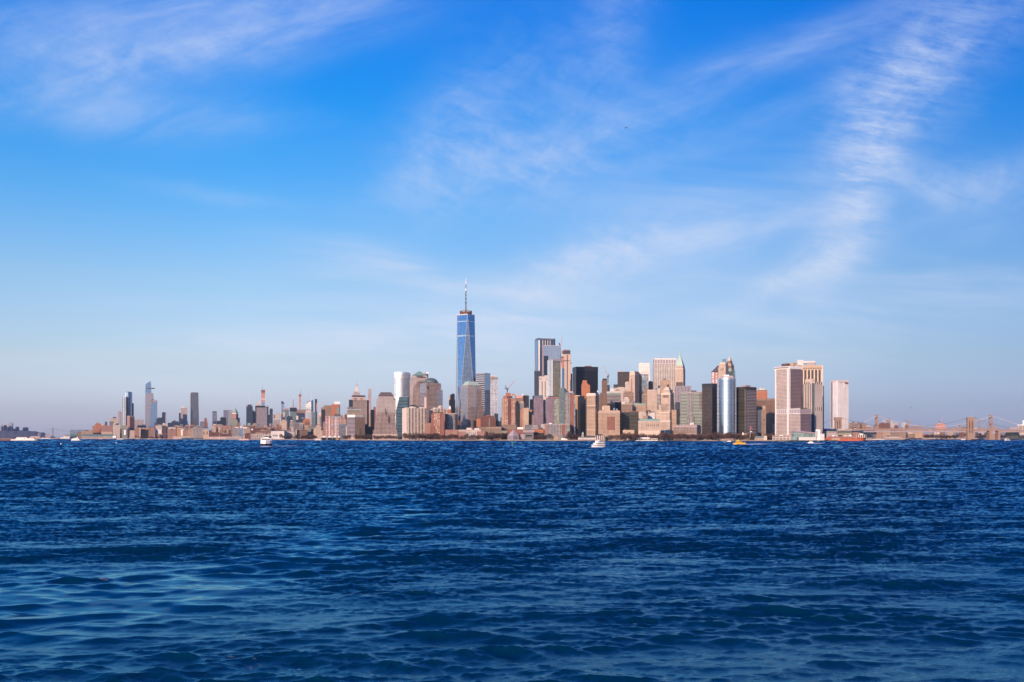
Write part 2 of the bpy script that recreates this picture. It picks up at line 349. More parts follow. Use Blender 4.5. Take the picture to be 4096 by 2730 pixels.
f('green_bands', (.40,.46,.40), (.045,.06,.06), 120, 4.2, 1.0, .48, metal=.2, blind=0)
f('white_bands', (.56,.50,.46), (.06,.06,.07), 120, 4.2, 1.0, .5, blind=0)
f('grey_bands', (.34,.30,.31), (.06,.055,.065), 120, 4.2, 1.0, .5, blind=0)
f('gateway', (.66,.56,.47), (.05,.05,.065), 11.0, 3.4, .36, .66, var=.8, blind=.2)
f('red_blue_grid', (.27,.17,.19), (.13,.16,.23), 4.2, 3.6, .62, .52, metal=.5, gr=.2, var=.5)
f('olive_glass', (.30,.30,.24), (.26,.28,.24), 4.4, 4.0, .70, .62, metal=.6, gr=.2, var=.6)
f('green_glass', (.24,.29,.28), (.16,.22,.22), 3.6, 3.8, .80, .66, metal=.7, gr=.15, var=.4)
f('dark_grid', (.40,.36,.34), (.09,.10,.12), 4.4, 3.8, .62, .66, metal=.4, gr=.2, var=.8)
f('aluminium', (.44,.54,.66), (.32,.41,.52), 200, 3.9, 1.0, .42, metal=.92, gr=.15, var=.06, blind=0, wr=.17, wmetal=.85)
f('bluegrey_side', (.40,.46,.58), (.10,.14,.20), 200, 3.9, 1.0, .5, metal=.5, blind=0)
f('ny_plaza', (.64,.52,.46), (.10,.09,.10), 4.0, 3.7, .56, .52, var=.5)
f('ny_plaza_shade', (.27,.20,.23), (.10,.08,.10), 60, 3.7, 1.0, .5, var=.1, blind=0)  # darker copy of the plaza wall; shade of right faces put into the colour
f('broad_fins', (.70,.56,.42), (.07,.055,.055), 10.2, 4.0, .58, 1.0, blind=0, var=.15)
f('tight_fins', (.72,.62,.54), (.05,.04,.045), 6.6, 4.0, .42, 1.0, blind=0)
f('pale_mesh', (.58,.50,.45), (.36,.31,.29), 2.2, 2.6, .5, .5, blind=0, var=.2)
f('white_tower', (.80,.76,.73), (.34,.33,.35), 8.0, 7.0, .22, .3, var=.6, blind=.2)
f('red_work', (.60,.22,.16), (.40,.30,.28), 5.0, 8.0, .6, .45, var=.5)
f('brick_bays', (.46,.20,.14), (.46,.48,.54), 11.0, 3.4, .40, .86, metal=.3, gr=.3, var=.35, blind=.3)
f('striped_fins', (.62,.56,.52), (.06,.06,.07), 4.2, 4.0, .5, 1.0, blind=0)
f('mauve_fins', (.40,.36,.38), (.11,.10,.13), 4.4, 4.0, .5, 1.0, blind=0)
f('shed', (.50,.42,.37), (.10,.10,.12), 9.0, 7.0, .55, .4, blind=.2)
f('pink_shed', (.66,.50,.46), (.30,.20,.20), 8.0, 6.0, .5, .35, blind=.2)
f('low_glass', (.40,.42,.42), (.10,.16,.18), 6.0, 9.0, .84, .84, metal=.5, gr=.12, var=.5, blind=0)
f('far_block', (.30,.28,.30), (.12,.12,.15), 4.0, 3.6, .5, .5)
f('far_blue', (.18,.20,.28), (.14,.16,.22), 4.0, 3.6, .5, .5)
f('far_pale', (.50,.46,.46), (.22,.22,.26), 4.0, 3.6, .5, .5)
f('blue_tower', (.09,.13,.19), (.12,.19,.28), 3.0, 4.0, .8, .7, metal=.7, gr=.14, var=.3, wr=.4)
# ================================================================== far left: shore across the river, hill towers
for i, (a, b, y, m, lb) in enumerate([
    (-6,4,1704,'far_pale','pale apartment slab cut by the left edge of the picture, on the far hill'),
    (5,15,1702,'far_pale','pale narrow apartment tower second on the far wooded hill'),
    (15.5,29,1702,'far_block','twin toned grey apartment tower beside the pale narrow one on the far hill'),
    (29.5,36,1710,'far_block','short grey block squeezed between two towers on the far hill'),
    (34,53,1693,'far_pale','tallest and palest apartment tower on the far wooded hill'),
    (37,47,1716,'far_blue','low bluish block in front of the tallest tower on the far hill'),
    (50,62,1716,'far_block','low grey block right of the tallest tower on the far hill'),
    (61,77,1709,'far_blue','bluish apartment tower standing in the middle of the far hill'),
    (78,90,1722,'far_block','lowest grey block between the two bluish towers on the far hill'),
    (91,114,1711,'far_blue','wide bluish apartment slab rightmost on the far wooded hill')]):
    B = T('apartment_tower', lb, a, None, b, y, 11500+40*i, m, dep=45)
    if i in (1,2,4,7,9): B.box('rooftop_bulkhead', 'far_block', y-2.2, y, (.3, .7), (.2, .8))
    if i == 4: B.strip('painted_shade_bay', 'far_blue', 'L', .70, 1.0, y, 1735)  # bluish strip paints the shade of the tower's right side
# ================================================================== Chelsea piers and west side yards
T('warehouse', 'small pinkish warehouse on the far shore below the hill', 180,None,203,1738,9800,'far_pale',[('roof_ridge','far_block',1736.6,1738,184,200)])
T('warehouse', 'small grey shed low on the far shore left of the bridge tower', 150,None,162,1735,9850,'far_block',[('roof_ridge','far_blue',1733.8,1735,152,160)])
T('pier_shed', 'pale pink pier shed behind the long white ferry at far left', 119,None,161,1747.5,7200,'pink_shed',[('roof_ridge','offwhite',1746.2,1747.5,122,158)],dep=60)
B = Bd('ferry_terminal', 'angular white ferry building with raised bow at the far shore', 'terminal', 241,None,278,6900,dep=40)
B.box('wall','white_paint',1750,None,(0,1)); B.box('upper_hall','white_paint',1743,1750,(.3,1.0),ta=(.45,.98)); B.box('roof','slate_roof',1740,1743,(.42,1.02)); B.box('window_band','dark_glass',1744.5,1746.5,(.5,.97),(-.01,.2))
T('shed', 'row of little pinkish sheds low on the distant shore', 163,None,238,1752.5,8300,'pink_shed',[('roof_ridge','far_block',1751.6,1752.5,170,200),('chimney','far_block',1750,1752.5,221,224)],dep=50,cat='shed')
T('low_building', 'small brown brick block beside the tall sports nets', 309,None,327,1730,6900,'brown_stone',[('rooftop_bulkhead','brown_roof',1728,1730,313,320)])
T('office_building', 'wide low beige block just right of the sports nets', 326,None,371,1724,6850,'tan',[('rooftop_bulkhead','brown_roof',1721.5,1724,340,352),('setback','tan',1721,1724,356,371)])
T('pier_shed', 'long pier shed with teal roof and grey doors below the brick warehouses', 327,None,455,1745.5,6450,'shed',[('roof','teal_roof',1738,1745.5,329,452),('door','grey_panel',1743,1748,352,360,-.01,.1),('door','grey_panel',1743,1748,374,386,-.01,.1),('door','grey_panel',1743,1748,396,405,-.01,.1)],dep=90)
T('brick_warehouse', 'orange brick warehouse with a ragged top at the left end of the city', 380,None,405,1697,6950,'brick_orange',[('setback','brick_orange',1694,1697,383,401),('lower_wing','brick_pink',1704,1740,370,381),('rooftop_bulkhead','brown_roof',1691,1694,388,392)])
B = T('brick_warehouse', 'broad pink brick warehouse carrying a dark round water tank', 405,None,451,1703,6900,'brick_pink',[('base_storey','tan_stone',1728,1740,405,450,-.02,.2)])
B.cyl('roof_tank','brown_roof',424,4.5,1689,1699); B.cyl('tank_roof','brown_roof',424,4.8,1686.5,1689,r1=.5); B.box('tank_stand','rust',1698.8,1703,(418,429),(.4,.6)); B.box('rooftop_bulkhead','tan_stone',1697,1703,(412,417),(.3,.7))
T('office_tower', 'cream slab with a black rooftop plant near the left end of the skyline', 441,None,468,1673,7300,'cream',[('roof_plant','black_panel',1669,1673,451,465),('lower_wing','grey',1686,1740,438,452,-.1,.3)])
T('apartment_tower', 'beige building with one dark slot near its top beside the cream slab', 452,None,480,1695,6700,'pale',[('dark_slot','black_panel',1695,1700,462,476,-.012,.05),('rooftop_bulkhead','pale_stone',1692.5,1695,456,462)])
T('apartment_tower', 'slim pale pink tower left of the sun struck glass pair', 472,None,487,1647,7500,'pink_grey',[('painted_shade_bay','grey_panel',1648,1735,480.5,487.2,-.012,.3),('rooftop_bulkhead','mauve_panel',1645,1647,474,482)])  # grey strip puts the right side's shade into the colour
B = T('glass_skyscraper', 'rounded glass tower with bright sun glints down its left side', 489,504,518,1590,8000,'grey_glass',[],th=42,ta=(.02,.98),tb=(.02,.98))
B.box('crown','pale_glass',1587,1590,(.1,.9),(.1,.9)); B.strip('painted_glint_strip','silver_metal','L',.30,.52,1590,1740,.8); B.strip('painted_glint_strip','silver_metal','L',.72,.86,1590,1740,.8); B.strip('painted_shade_bay','dark_blue','R',.3,.6,1592,1740,.5)  # silver strips stand in for sun glints, the dark strip for shade
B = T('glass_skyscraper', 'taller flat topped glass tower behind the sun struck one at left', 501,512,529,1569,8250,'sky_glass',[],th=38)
B.strip('painted_glint_strip','silver_metal','L',.0,.35,1572,1740,.9); B.strip('painted_shade_bay','dark_blue','R',.35,.55,1570,1740,.5); B.box('crown','dark_metal',1567.5,1569,(.1,.9),(.1,.9))  # silver strip painted as sun glint, dark strip as shade
T('dark_tower', 'narrow dark navy tower right of the glass pair at left', 528,None,535,1615,8100,'dark_blue',[('rooftop_bulkhead','black_panel',1613.5,1615,529,533)])
B = T('brick_tower', 'brick and beige apartment tower with dark vertical window bays', 508,519,538,1666,6800,'brick_pink',[],th=62)
for q in (.12,.36,.60,.84): B.strip('window_bay','dark_glass','R',q,q+.12,1672,1740,.25)
B.box('crown','tan_stone',1664,1666,(.05,.95),(.05,.95))
T('low_building', 'windowless orange tan block at the foot of the striped brick tower', 519,None,538,1723,6350,'tan_stone',[('roof_parapet','tan_orange',1722,1723,519,538,0,1)])
B = T('apartment_building', 'pale grey block with a white rounded drum in front of the glass pair', 487,None,508,1702,6500,'grey_green',[('rooftop_bulkhead','offwhite',1699.5,1702,491,499)])
B.cyl('drum','white_paint',502,5.5,1721,1741,b=-.05)
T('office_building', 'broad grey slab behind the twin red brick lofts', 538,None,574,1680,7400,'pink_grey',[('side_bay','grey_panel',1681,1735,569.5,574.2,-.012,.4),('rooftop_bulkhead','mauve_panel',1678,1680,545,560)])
T('low_building', 'low flat block with a white roof line behind the red brick lofts', 550,None,584,1703,6900,'brown_stone',[('roof_edge','white_paint',1701.8,1703,549,584.5,-.02,1.02),('roof_plant','grey_panel',1699.5,1701.8,566,582)])
T('brick_loft', 'left one of two red brick lofts joined by a pale pier', 538,None,561.5,1713.5,6100,'brick_pink',[('roof_parapet','cream_stone',1712.4,1713.5,537.8,561.7,-.01,1.01),('stair_tower','pale',1711,1748,558,562.5,-.02,.3)])
T('brick_loft', 'right one of two red brick lofts, with pale banded windows', 562.5,None,592,1715,6150,'brick_orange',[('roof_parapet','cream_stone',1713.8,1715,562.3,592.2,-.01,1.01),('rooftop_bulkhead','tan_stone',1711.5,1713.8,570,578)])
# --- tall angled glass tower with the observation deck
B = Bd('glass_skyscraper','tallest slanted glass tower at left with a dark deck jutting out near its top','skyscraper',580,None,616,8100,dep=60)
B.box('wall','pink_glass',1573,None,(0,1.04),(0,1),ta=(.03,.94),tb=(0,1))
B.box('upper_shaft','sky_glass',1545,1573,(.03,.72),(.02,.98),ta=(.05,.66),tb=(.02,.9))
mb = MB(); x0, x1, xp = B.X(582), B.X(605), B.X(602.5); y0, y1 = B.Yl(.02), B.Yl(.8); za, zb, zp = B.z(1545), B.z(1538), B.z(1524.5)
mb.quad([(x0,y0,za),(x1,y0,za),(xp,y0,zp),(B.X(590),y0,B.z(1532)),(x0+1,y0,zb)],[(0,za),(40,za),(38,zp),(14,zp-12),(0,zb)])
mb.quad([(x1,y1,za),(x0,y1,za),(x0+1,y1,zb),(B.X(590),y1,B.z(1532)),(xp,y1,zp)],[(0,za),(40,za),(40,zb),(26,zp-12),(2,zp)])
mb.quad([(x0,y1,za),(x0,y0,za),(x0+1,y0,zb),(x0+1,y1,zb)],[(0,za),(40,za),(40,zb),(0,zb)])
mb.quad([(x1,y0,za),(x1,y1,za),(xp,y1,zp),(xp,y0,zp)],[(0,za),(40,za),(40,zp),(0,zp)])
mb.quad([(x0+1,y0,zb),(B.X(590),y0,B.z(1532)),(B.X(590),y1,B.z(1532)),(x0+1,y1,zb)],[(0,0),(9,0),(9,40),(0,40)],1); mb.quad([(B.X(590),y0,B.z(1532)),(xp,y0,zp),(xp,y1,zp),(B.X(590),y1,B.z(1532))],[(0,0),(9,0),(9,40),(0,40)],1)
mb.build('crown',[M['sky_glass'],M['grey_panel']],B.root)
mb = MB(); mb.prism([(B.X(587),-B.D/2-6),(B.X(606),-B.D/2-14),(B.X(620),-B.D/2+4),(B.X(604),B.Yl(.4))],B.z(1556),B.z(1552.6),bottom=True); mb.build('observation_deck',[M['slate_roof'],M['slate_roof']],B.root)
B.strip('mechanical_band','grey_panel','L',.03,.90,1629,1634,.6)
B = Bd('glass_skyscraper','light blue glass tower with a slanted notched top in front of the tallest left tower','skyscraper',594,None,631,7700,dep=50)
mb = MB(); yf, yb = B.Yl(0), B.Yl(1); lo = 0
pts = [(596.5,1752),(629,1752),(629.5,1604),(605,1613)]
P3 = lambda p, y: (B.X(p[0]), y, max(0,B.z(p[1])))
fr = [P3(p,yf) for p in pts]; bk = [P3((p[0]+(0 if i<2 else 0), p[1] if i<2 else (1604 if i==2 else 1595)),yb) for i,p in enumerate(pts)]
bk[0] = P3((596.5,1752),yb); bk[3] = P3((609,1595),yb); bk[2] = P3((629.5,1604),yb)
qv = lambda q: [(v[0],v[2]) for v in q]
mb.quad(fr,qv(fr)); q=[bk[1],bk[0],bk[3],bk[2]]; mb.quad(q,qv(q))
q=[fr[1],bk[1],bk[2],fr[2]]; mb.quad(q,[(v[1],v[2]) for v in q]); q=[bk[0],fr[0],fr[3],bk[3]]; mb.quad(q,[(v[1],v[2]) for v in q]); q=[fr[3],fr[2],bk[2],bk[3]]; mb.quad(q,[(v[0],v[1]) for v in q],1)
mb.build('wall',[M['sky_glass'],M['brown_stone']],B.root)
mb = MB(); mb.tube([fr[3],fr[2]],1.6,4); mb.tube([fr[2],(fr[1][0],fr[1][1],40)],1.0,4); mb.build('edge_trim',M['pale_stone'],B.root)
B.box('crown_wall','mauve_panel',1600,1612,(607,628),(.55,.9),ta=(609,620))
T('dark_block', 'dark stepped office block right of the light blue slanted tower', 626,None,658,1674,7300,'dark_blue',[('setback','dark_blue',1671,1674,632,652)],cat='building')
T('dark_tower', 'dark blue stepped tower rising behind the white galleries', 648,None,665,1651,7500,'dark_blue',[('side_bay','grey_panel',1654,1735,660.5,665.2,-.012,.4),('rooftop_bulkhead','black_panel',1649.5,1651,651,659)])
T('white_loft', 'white panelled loft with a stepped roof beside the cream one', 622,None,648,1703,6300,'pale',[('plain_front','white_paint',1719,1738,623,646,-.012,.1),('roof_plant','grey_panel',1699,1703,630,645),('base_wing','tan',1736,1750,630,668,-.2,.1)],cat='building')
T('white_loft', 'sunlit cream loft with a lumpy roof right of the white panelled loft', 648,None,671,1699,6350,'cream',[('setback','cream_stone',1695.5,1699,650,664),('roof_tank','white_paint',1693.5,1695.5,652,657)],cat='building')
T('dark_building', 'dark gap filling block below the light blue slanted tower', 592,None,606,1716,6550,'dark',[('rooftop_bulkhead','black_panel',1713,1716,595,601)])
T('dark_building', 'squat dark block left of the white panelled loft', 605,None,622,1720,6400,'dark_blue',[('setback','dark',1716,1720,609,620),('brick_wing','brick_dark',1690,1745,618,624,.2,.9)])
T('apartment_building', 'pinkish mid rise block with a pale upper storey on the west waterfront', 672,None,704,1718,6000,'brick_pink',[('setback','pale',1709,1718,674,702),('rooftop_bulkhead','dark_metal',1717,1721,682,692,-.02,.2)])
T('dark_building', 'long dark office roof with a peaked plant room behind the pinkish blocks', 671,None,717,1692,7300,'dark_blue',[('setback','dark_blue',1686,1692,686,714),('roof_peak','slate_roof',1681.5,1686,694,702),('side_wing','grey',1697,1735,713,732,.1,.8)])
T('dark_tower', 'slim dark slab attached left of the pale grey beige tower', 715.5,None,723,1652,7600,'dark_blue',[('roof_edge','white_paint',1650.6,1652,715.5,723)])
T('office_tower', 'pale grey beige tower with a white stepped crown', 723,None,749,1633,7650,'pink_grey',[('crown','offwhite',1627,1633,724,738),('roof_edge','grey_panel',1632,1633.4,737,748.5,-.01,.9),('lower_wing','pink_grey',1686,1740,746,752)])
T('apartment_building', 'orange lit block with a white annex on the west waterfront', 707,None,731,1715,5900,'tan_orange',[('white_annex','white_paint',1719,1744,724,737,-.1,.6),('roof_parapet','cream_stone',1713.6,1715,706.8,727,-.01,1)])
B = Bd('office_skyscraper','grey flat topped tower tapering slightly, with a dark left edge','skyscraper',762,768,797,7700,th=76)
B.box('wall','grey_glass',1572,None,(0,1),(0,1),ta=(.0,1.0),tb=(.0,.88)); B.strip('painted_shade_bay','bronze','L',.0,.9,1574,1740,.3); B.box('crown','dark_metal',1570.5,1572,(.05,.95),(.05,.84)); B.strip('lower_glass','grey_glass','R',.0,.92,1637,1742,.3)  # bronze strip colours the left face darker
for a,b,y,m,lb in [(731,752,1722,'brick_pink','pink brick walk up left of the pair of white striped blocks'),(752,771,1714,'tan','tan loft between pink brick and white striped blocks'),]:
    T('apartment_building',lb,a,None,b,y,5900,m,[('rooftop_bulkhead','brown_roof',y-2,y,a+3,a+9)])
B=T('apartment_tower', 'left one of a pair of white striped blocks near the river', 771,None,789,1709,5850,'striped_fins',[('rooftop_bulkhead','grey_panel',1706,1709,776,784)])
B=T('apartment_tower', 'right one of a pair of white striped blocks near the river', 791,None,808,1711,5800,'striped_fins',[('rooftop_bulkhead','slate_roof',1707.5,1711,794,802)])
B = Bd('ventilation_tower','beige stone ventilation tower with two tall dark slots standing in the river edge','tower',810,None,835,5400,dep=28)
B.box('wall','tan_stone',1721,None); B.box('upper_storey','grey_panel',1712,1721,(.04,.96),(.04,.96)); B.box('dome_roof','slate_roof',1708,1712,(.0,1.0),(.0,1.0),ta=(.2,.8),tb=(.2,.8))
for q in (.16,.66): B.strip('louvre_slot','brick_dark','L',q,q+.16,1727,1739,.15)
B.strip('roof_cornice','cream_stone','L',-.01,1.01,1720,1722,.6)
T('red_tower', 'slim reddish tower peeping over the roofs left of the flying gull', 817,None,828,1676,7600,'brick',[('setback','brick',1672,1676,818,825),('lower_wing','brick_pink',1690,1735,826,831)])
T('office_building', 'small blue grey block tucked left of the slim reddish tower', 800,None,817,1686,7500,'far_blue',[('rooftop_bulkhead','white_paint',1683.5,1686,801,806)])
# ================================================================== midtown and the west village
T('glass_tower', 'grey glass tower with a dark top directly behind the flying gull', 849,None,868,1650,8300,'grey_glass',[('crown','black_panel',1646,1650,850,867),('lower_wing','dark_blue',1687,1735,852,864,-.1,.5)])
T('office_tower', 'wide blue grey slab with a small lit sign strip near its top right', 894,None,930,1641,8600,'far_blue',[('pale_bay','grey_panel',1643,1735,913,930,-.012,.3),('sign_strip','offwhite',1644,1646.5,921,928,-.02,.3)])
T('dark_building', 'black low slab in front of the blue grey slab left of the green pyramid roof', 881,None,905,1671,7900,'dark',[('side_wing','dark_blue',1684,1735,868,884,.1,.8),('rooftop_bulkhead','black_panel',1669.5,1671,886,896)])
B = Bd('brick_skyscraper','brick tower with a steep green pyramid roof and a fine spire','skyscraper',928,945,953,8000,th=26)
B.box('wall','brick_pink',1655,None); B.box('shoulder','brick_pink',1672,1735,(-.05,1.1),(-.3,1.6)); B.box('pyramid_roof','copper_green',1633,1653.5,(-.01,1.01),(-.01,1.01),(.46,.54),(.46,.54)); B.strip('cornice','pale_stone','L',-.02,1.0,1653,1656.5,.8); B.mast('spire','steel',.5,1622,1634,.9,.2)
T('office_building', 'grey green stepped block at the foot of the pyramid roofed tower', 919,None,951,1682,7600,'grey_green',[('setback','grey_green',1678,1682,922,946),('right_wing','brown_stone',1690,1735,950,962,.1,.9)])
T('brick_loft', 'very wide brick lofts with white roof lines under the flying gull', 848,None,890,1701,6800,'brick_pink',[('roof_edge','white_paint',1699.8,1701,852,889,-.01,.9),('roof_tank','offwhite',1696.5,1699.8,855,861),('roof_tank','brown_roof',1697,1699.8,876,880)])
T('brick_loft', 'brick lofts with a dark arched front right of the widest ones', 868,None,921,1708,6500,'brick_dark',[('side_pavilion','brick_pink',1703,1735,890,919,-.02,.8),('roof_parapet','tan_stone',1706.8,1708,868,890,-.01,1)])
T('brick_building', 'narrow orange brick church like gable between dark lofts', 878,None,890,1722,6100,'brick_orange',[('gable','brick_orange',1713,1722,881,887)])
T('brick_loft', 'reddish brick lofts behind the white banded modern block', 912,None,962,1706,6400,'brick_pink',[('rooftop_bulkhead','brown_roof',1702,1706,920,928),('roof_tank','rust',1701,1706,944,949)])
T('brick_building', 'dark brick block low on the waterfront below the wide lofts', 836,None,880,1731,5700,'brick_dark',[('roof_parapet','rust',1729.8,1731,836,880,-.01,1)])
T('brick_building', 'second dark brick block, left of the white banded modern block', 880,None,926,1735,5600,'brick_dark',[('roof_edge','offwhite',1733.8,1735,890,910,-.01,.5),('orange_bay','tan_orange',1716,1742,906,914,.2,.8)])
T('modern_building', 'modern block with white horizontal bands by the river', 930,None,957,1712,5500,'white_bands',[('roof_plant','white_paint',1709,1712,941,953)],cat='apartment block')
T('modern_building', 'slim blue glass block between white banded and white pillared blocks', 956,None,969,1714,5480,'sky_glass',[('roof_plant','offwhite',1704,1714,960,969)],cat='apartment block')
T('modern_building', 'white pillared modern block with rounded roof top by the river', 969,None,1000,1714,5450,'pale_fins',[('roof_plant','white_paint',1709.5,1714,972,988)],cat='apartment block')
B = T('office_skyscraper', 'dark blue grey tower with corner prongs and a hair thin white mast', 985,None,1011,1627,8400,'dark_blue',[('crown','dark_metal',1619,1627,990,1007,.1,.9),('corner_prong','steel',1618,1627,985.3,986.6,0,.06),('corner_prong','steel',1618,1627,1009.4,1010.7,0,.06)])
B.mast('mast','white_paint',998.5,1578,1619,1.3,.6)
T('dark_tower', 'plain dark slab between the pronged tower and the grey fronted slab', 1010,None,1024,1647,8500,'dark_blue',[('rooftop_bulkhead','black_panel',1642,1647,1012,1017)])
B = Bd('office_skyscraper','great dark slab with flat grey front panel below the red and white unfinished tower','skyscraper',1021,None,1074,7600,dep=70)
B.box('wall','dark',1624,None); B.strip('front_panel','mauve_fins','L',.08,.90,1631,1735,1.2); B.strip('sign_strip','offwhite','L',.76,.98,1625.5,1628,.6); B.strip('roof_band','black_panel','L',0,1,1624,1630.5,.4); B.box('roof_plant','grey_panel',1622.5,1624,(.1,.3),(.2,.8))
B = Bd('unfinished_skyscraper','slim red and white unfinished tower with glass at its foot and cranes on top','skyscraper',1045,None,1060,9000,dep=30)
B.box('wall','sky_glass',1610,None,(.06,.94)); B.box('bare_floors','red_work',1566,1610,(.04,.96)); B.box('white_band','offwhite',1595,1599.5,(.03,.97),(-.02,1.02)); B.box('work_platform','rust',1560,1572,(-.03,1.03),(-.03,1.03)); B.box('side_hoist','pink_steel',1568,1612,(-.03,.05),(-.03,.1))
B.mast('crane_mast','dark_metal',1049,1549,1560,.8,.8)
mb = MB(); mb.tube([(B.X(1046),0,B.z(1551)),(B.X(1049),0,B.z(1549.5)),(B.X(1053),0,B.z(1531))],.8,4); mb.build('crane_jib',M['steel'],B.root)
T('stone_tower', 'beige stone tower half hidden left of the red and white unfinished tower', 1027,None,1043,1614,8700,'pale',[('crown','pale_stone',1610,1614,1030,1040)])
T('dark_tower', 'dark prong topped tower right of the great grey fronted slab', 1078,None,1091,1641,8100,'dark_blue',[('crown','dark_metal',1635,1641,1079,1090.6),('side_wing','dark',1660,1735,1068,1079,.1,.9)])
T('stone_tower', 'stepped beige hotel tower left of the dark topped grey shaft', 1101,None,1122,1656,7900,'pale',[('setback','pale',1652,1656,1105,1121),('lower_wing','brown_stone',1660,1735,1094,1103,.2,.9)])
T('office_building', 'white pillared office block below the stepped beige hotel tower', 1093,None,1121,1677,7000,'striped_fins',[('roof_band','offwhite',1675.5,1678.5,1093,1121,-.01,.9),('base_wing','pale',1705,1738,1095,1128,-.2,.5)])
B = T('glass_skyscraper', 'slim pale blue shaft with a dark sloping cap', 1125,None,1137,1616,8900,'sky_glass',[('cap','dark_blue',1610,1616,1125,1137,0,1),('cap_peak','dark_blue',1605.5,1610,1125,1132,0,1)])
T('glass_tower', 'teal grey glass block in front of the slim dark capped shaft', 1128,None,1156,1640,8300,'green_glass',[('crown','mauve_panel',1632,1640,1133,1155,.05,.95),('slot_bay','dark_glass',1660,1735,1125,1131,-.02,.5)])
T('stone_tower', 'pale slim block before the teal grey glass block', 1131,None,1140,1650,8000,'pale',[('crown','pale_stone',1648.6,1650,1132,1139)])
B = T('office_skyscraper', 'dark tower crowned by a flaring ring and a tall lattice antenna', 1160,None,1187,1647,8500,'green_glass',[('crown','black_panel',1634,1647,1158.5,1188,-.05,1.05),('crown_ring','dark_metal',1631,1634,1161,1186,.05,.95),('mast_base','pink_steel',1628,1631,1167,1179,.3,.7)])
B.mast('antenna','dark_metal',1173,1597,1630,2.4,1.2); B.mast('antenna_tip','white_paint',1173,1577,1597,1.2,.5)
B = T('unfinished_skyscraper', 'needle thin red unfinished tower with a wider top and a crane', 1196.5,None,1203.5,1587,9300,'red_work',[('top_platform','rust',1578,1587,1195,1205,-.05,1.05)])
B.mast('crane_mast','dark_metal',1202,1566,1578,1.2,1.2)
mb = MB(); mb.tube([(B.X(1200.5),0,B.z(1571)),(B.X(1202),0,B.z(1567)),(B.X(1206.5),0,B.z(1553))],.7,4); mb.build('crane_jib',M['steel'],B.root)
T('brown_building', 'brown slab with round white signs below the needle thin red tower', 1187,None,1222,1639,8400,'brown_stone',[('sign_dial','white_paint',1641,1643.5,1194,1196,-.02,.1),('sign_dial','white_paint',1641,1643.5,1208,1210,-.02,.1),('lower_band','dark_blue',1653,1735,1187,1219,-.03,.6)])
B = Bd('glass_skyscraper','crystal shaped glass tower with sloping roof and white spire','skyscraper',1222,1245,1253,8500,th=22)
mb = MB(); w_, d_ = B.W/2, B.D/2; zl, zc, zr = B.z(1615), B.z(1606), B.z(1600)
mb.quad([(-w_,-d_,0),(w_,-d_,0),(w_,-d_,zc),(-w_,-d_,zl)],[(0,0),(2*w_,0),(2*w_,zc),(0,zl)]); mb.quad([(w_,-d_,0),(w_,d_,0),(w_,d_,zr),(w_,-d_,zc)],[(0,0),(2*d_,0),(2*d_,zr),(0,zc)])
mb.quad([(w_,d_,0),(-w_,d_,0),(-w_,d_,zc),(w_,d_,zr)],[(0,0),(2*w_,0),(2*w_,zc),(0,zr)]); mb.quad([(-w_,d_,0),(-w_,-d_,0),(-w_,-d_,zl),(-w_,d_,zc)],[(0,0),(2*d_,0),(2*d_,zl),(0,zc)]); mb.quad([(-w_,-d_,zl),(w_,-d_,zc),(w_,d_,zr),(-w_,d_,zc)],[(0,0)]*4,1)
mb.build('wall',[M['grey_glass'],M['grey_panel']],B.root); B.mast('spire','white_paint',.85,1566,1604,1.6,.4)
T('apartment_tower', 'white speckled apartment tower in front of the crystal glass tower', 1221,None,1245,1648,6900,'jenga',[('crown','cream_stone',1642,1648,1224,1244)])
T('glass_tower', 'green glass block right of the speckled apartment tower', 1244,None,1262,1649,7600,'green_glass',[('roof_plant','copper_green',1647,1649,1246,1256)])
T('brick_tower', 'copper orange brick tower with dark balconies on the west side', 1212,None,1242,1680,5600,'brick_orange',[('setback','brick_orange',1676,1680,1217,1239),('balcony_bay','brown',1687,1712,1220,1238,-.03,.1),('yellow_wing','yellow_paint',1708,1728,1210,1219,-.1,.3)])
T('office_building', 'grey office block with a slanted left end and thin bands', 1155,None,1176,1688,5700,'white_bands',[('roof_plant','white_paint',1682,1686,1163,1170),('setback','grey_bands',1685,1688,1158,1172)],ta=(.25,1))
T('office_building', 'dark banded office block between slanted grey and white ones', 1174,None,1199,1692,5650,'grey_bands',[('roof_edge','grey_panel',1690.8,1692,1174,1199,-.01,1)])
T('office_building', 'white banded office block left of the copper orange tower', 1197,None,1213,1694,5600,'white_bands',[('roof_edge','white_paint',1692.6,1694,1197,1213,-.01,1)])
T('stone_tower', 'cream setback building left of a dark slab in the middle west side', 1123,None,1147,1686,6300,'cream',[('setback','cream',1680,1686,1127,1143),('rooftop_bulkhead','brown_roof',1677,1680,1131,1137)])
T('dark_building', 'dark slab behind the slanted grey office block', 1147,None,1170,1667,7300,'dark_blue',[('rooftop_bulkhead','black_panel',1665,1667,1150,1160),('brick_wing','brown',1684,1735,1143,1150,-.1,.5)])
T('dark_building', 'dark office block below the ring crowned antenna tower', 1184,None,1222,1675,7200,'dark_blue',[('pale_bay','pale_stone',1664,1680,1185,1193,-.1,.3),('rooftop_bulkhead','grey_panel',1671,1675,1206,1216)])
T('brick_building', 'low red brick block right of the white pillared modern block', 1000,None,1031,1713,5700,'brick_dark',[('roof_edge','rust',1712,1713,1000,1031,-.01,1),('gable','white_paint',1716,1722,1005,1012,-.05,.2)])
T('stone_building', 'rounded tan building at the foot of the great grey fronted slab', 1010,None,1027,1698,6400,'tan',[('setback','tan',1694,1698,1013,1025)])
T('copper_roof_building', 'small building with a green vaulted roof below the pronged tower', 988,None,1008,1703,6500,'brown',[('vault_roof','copper_green',1693,1703,990,1002)],cat='building')
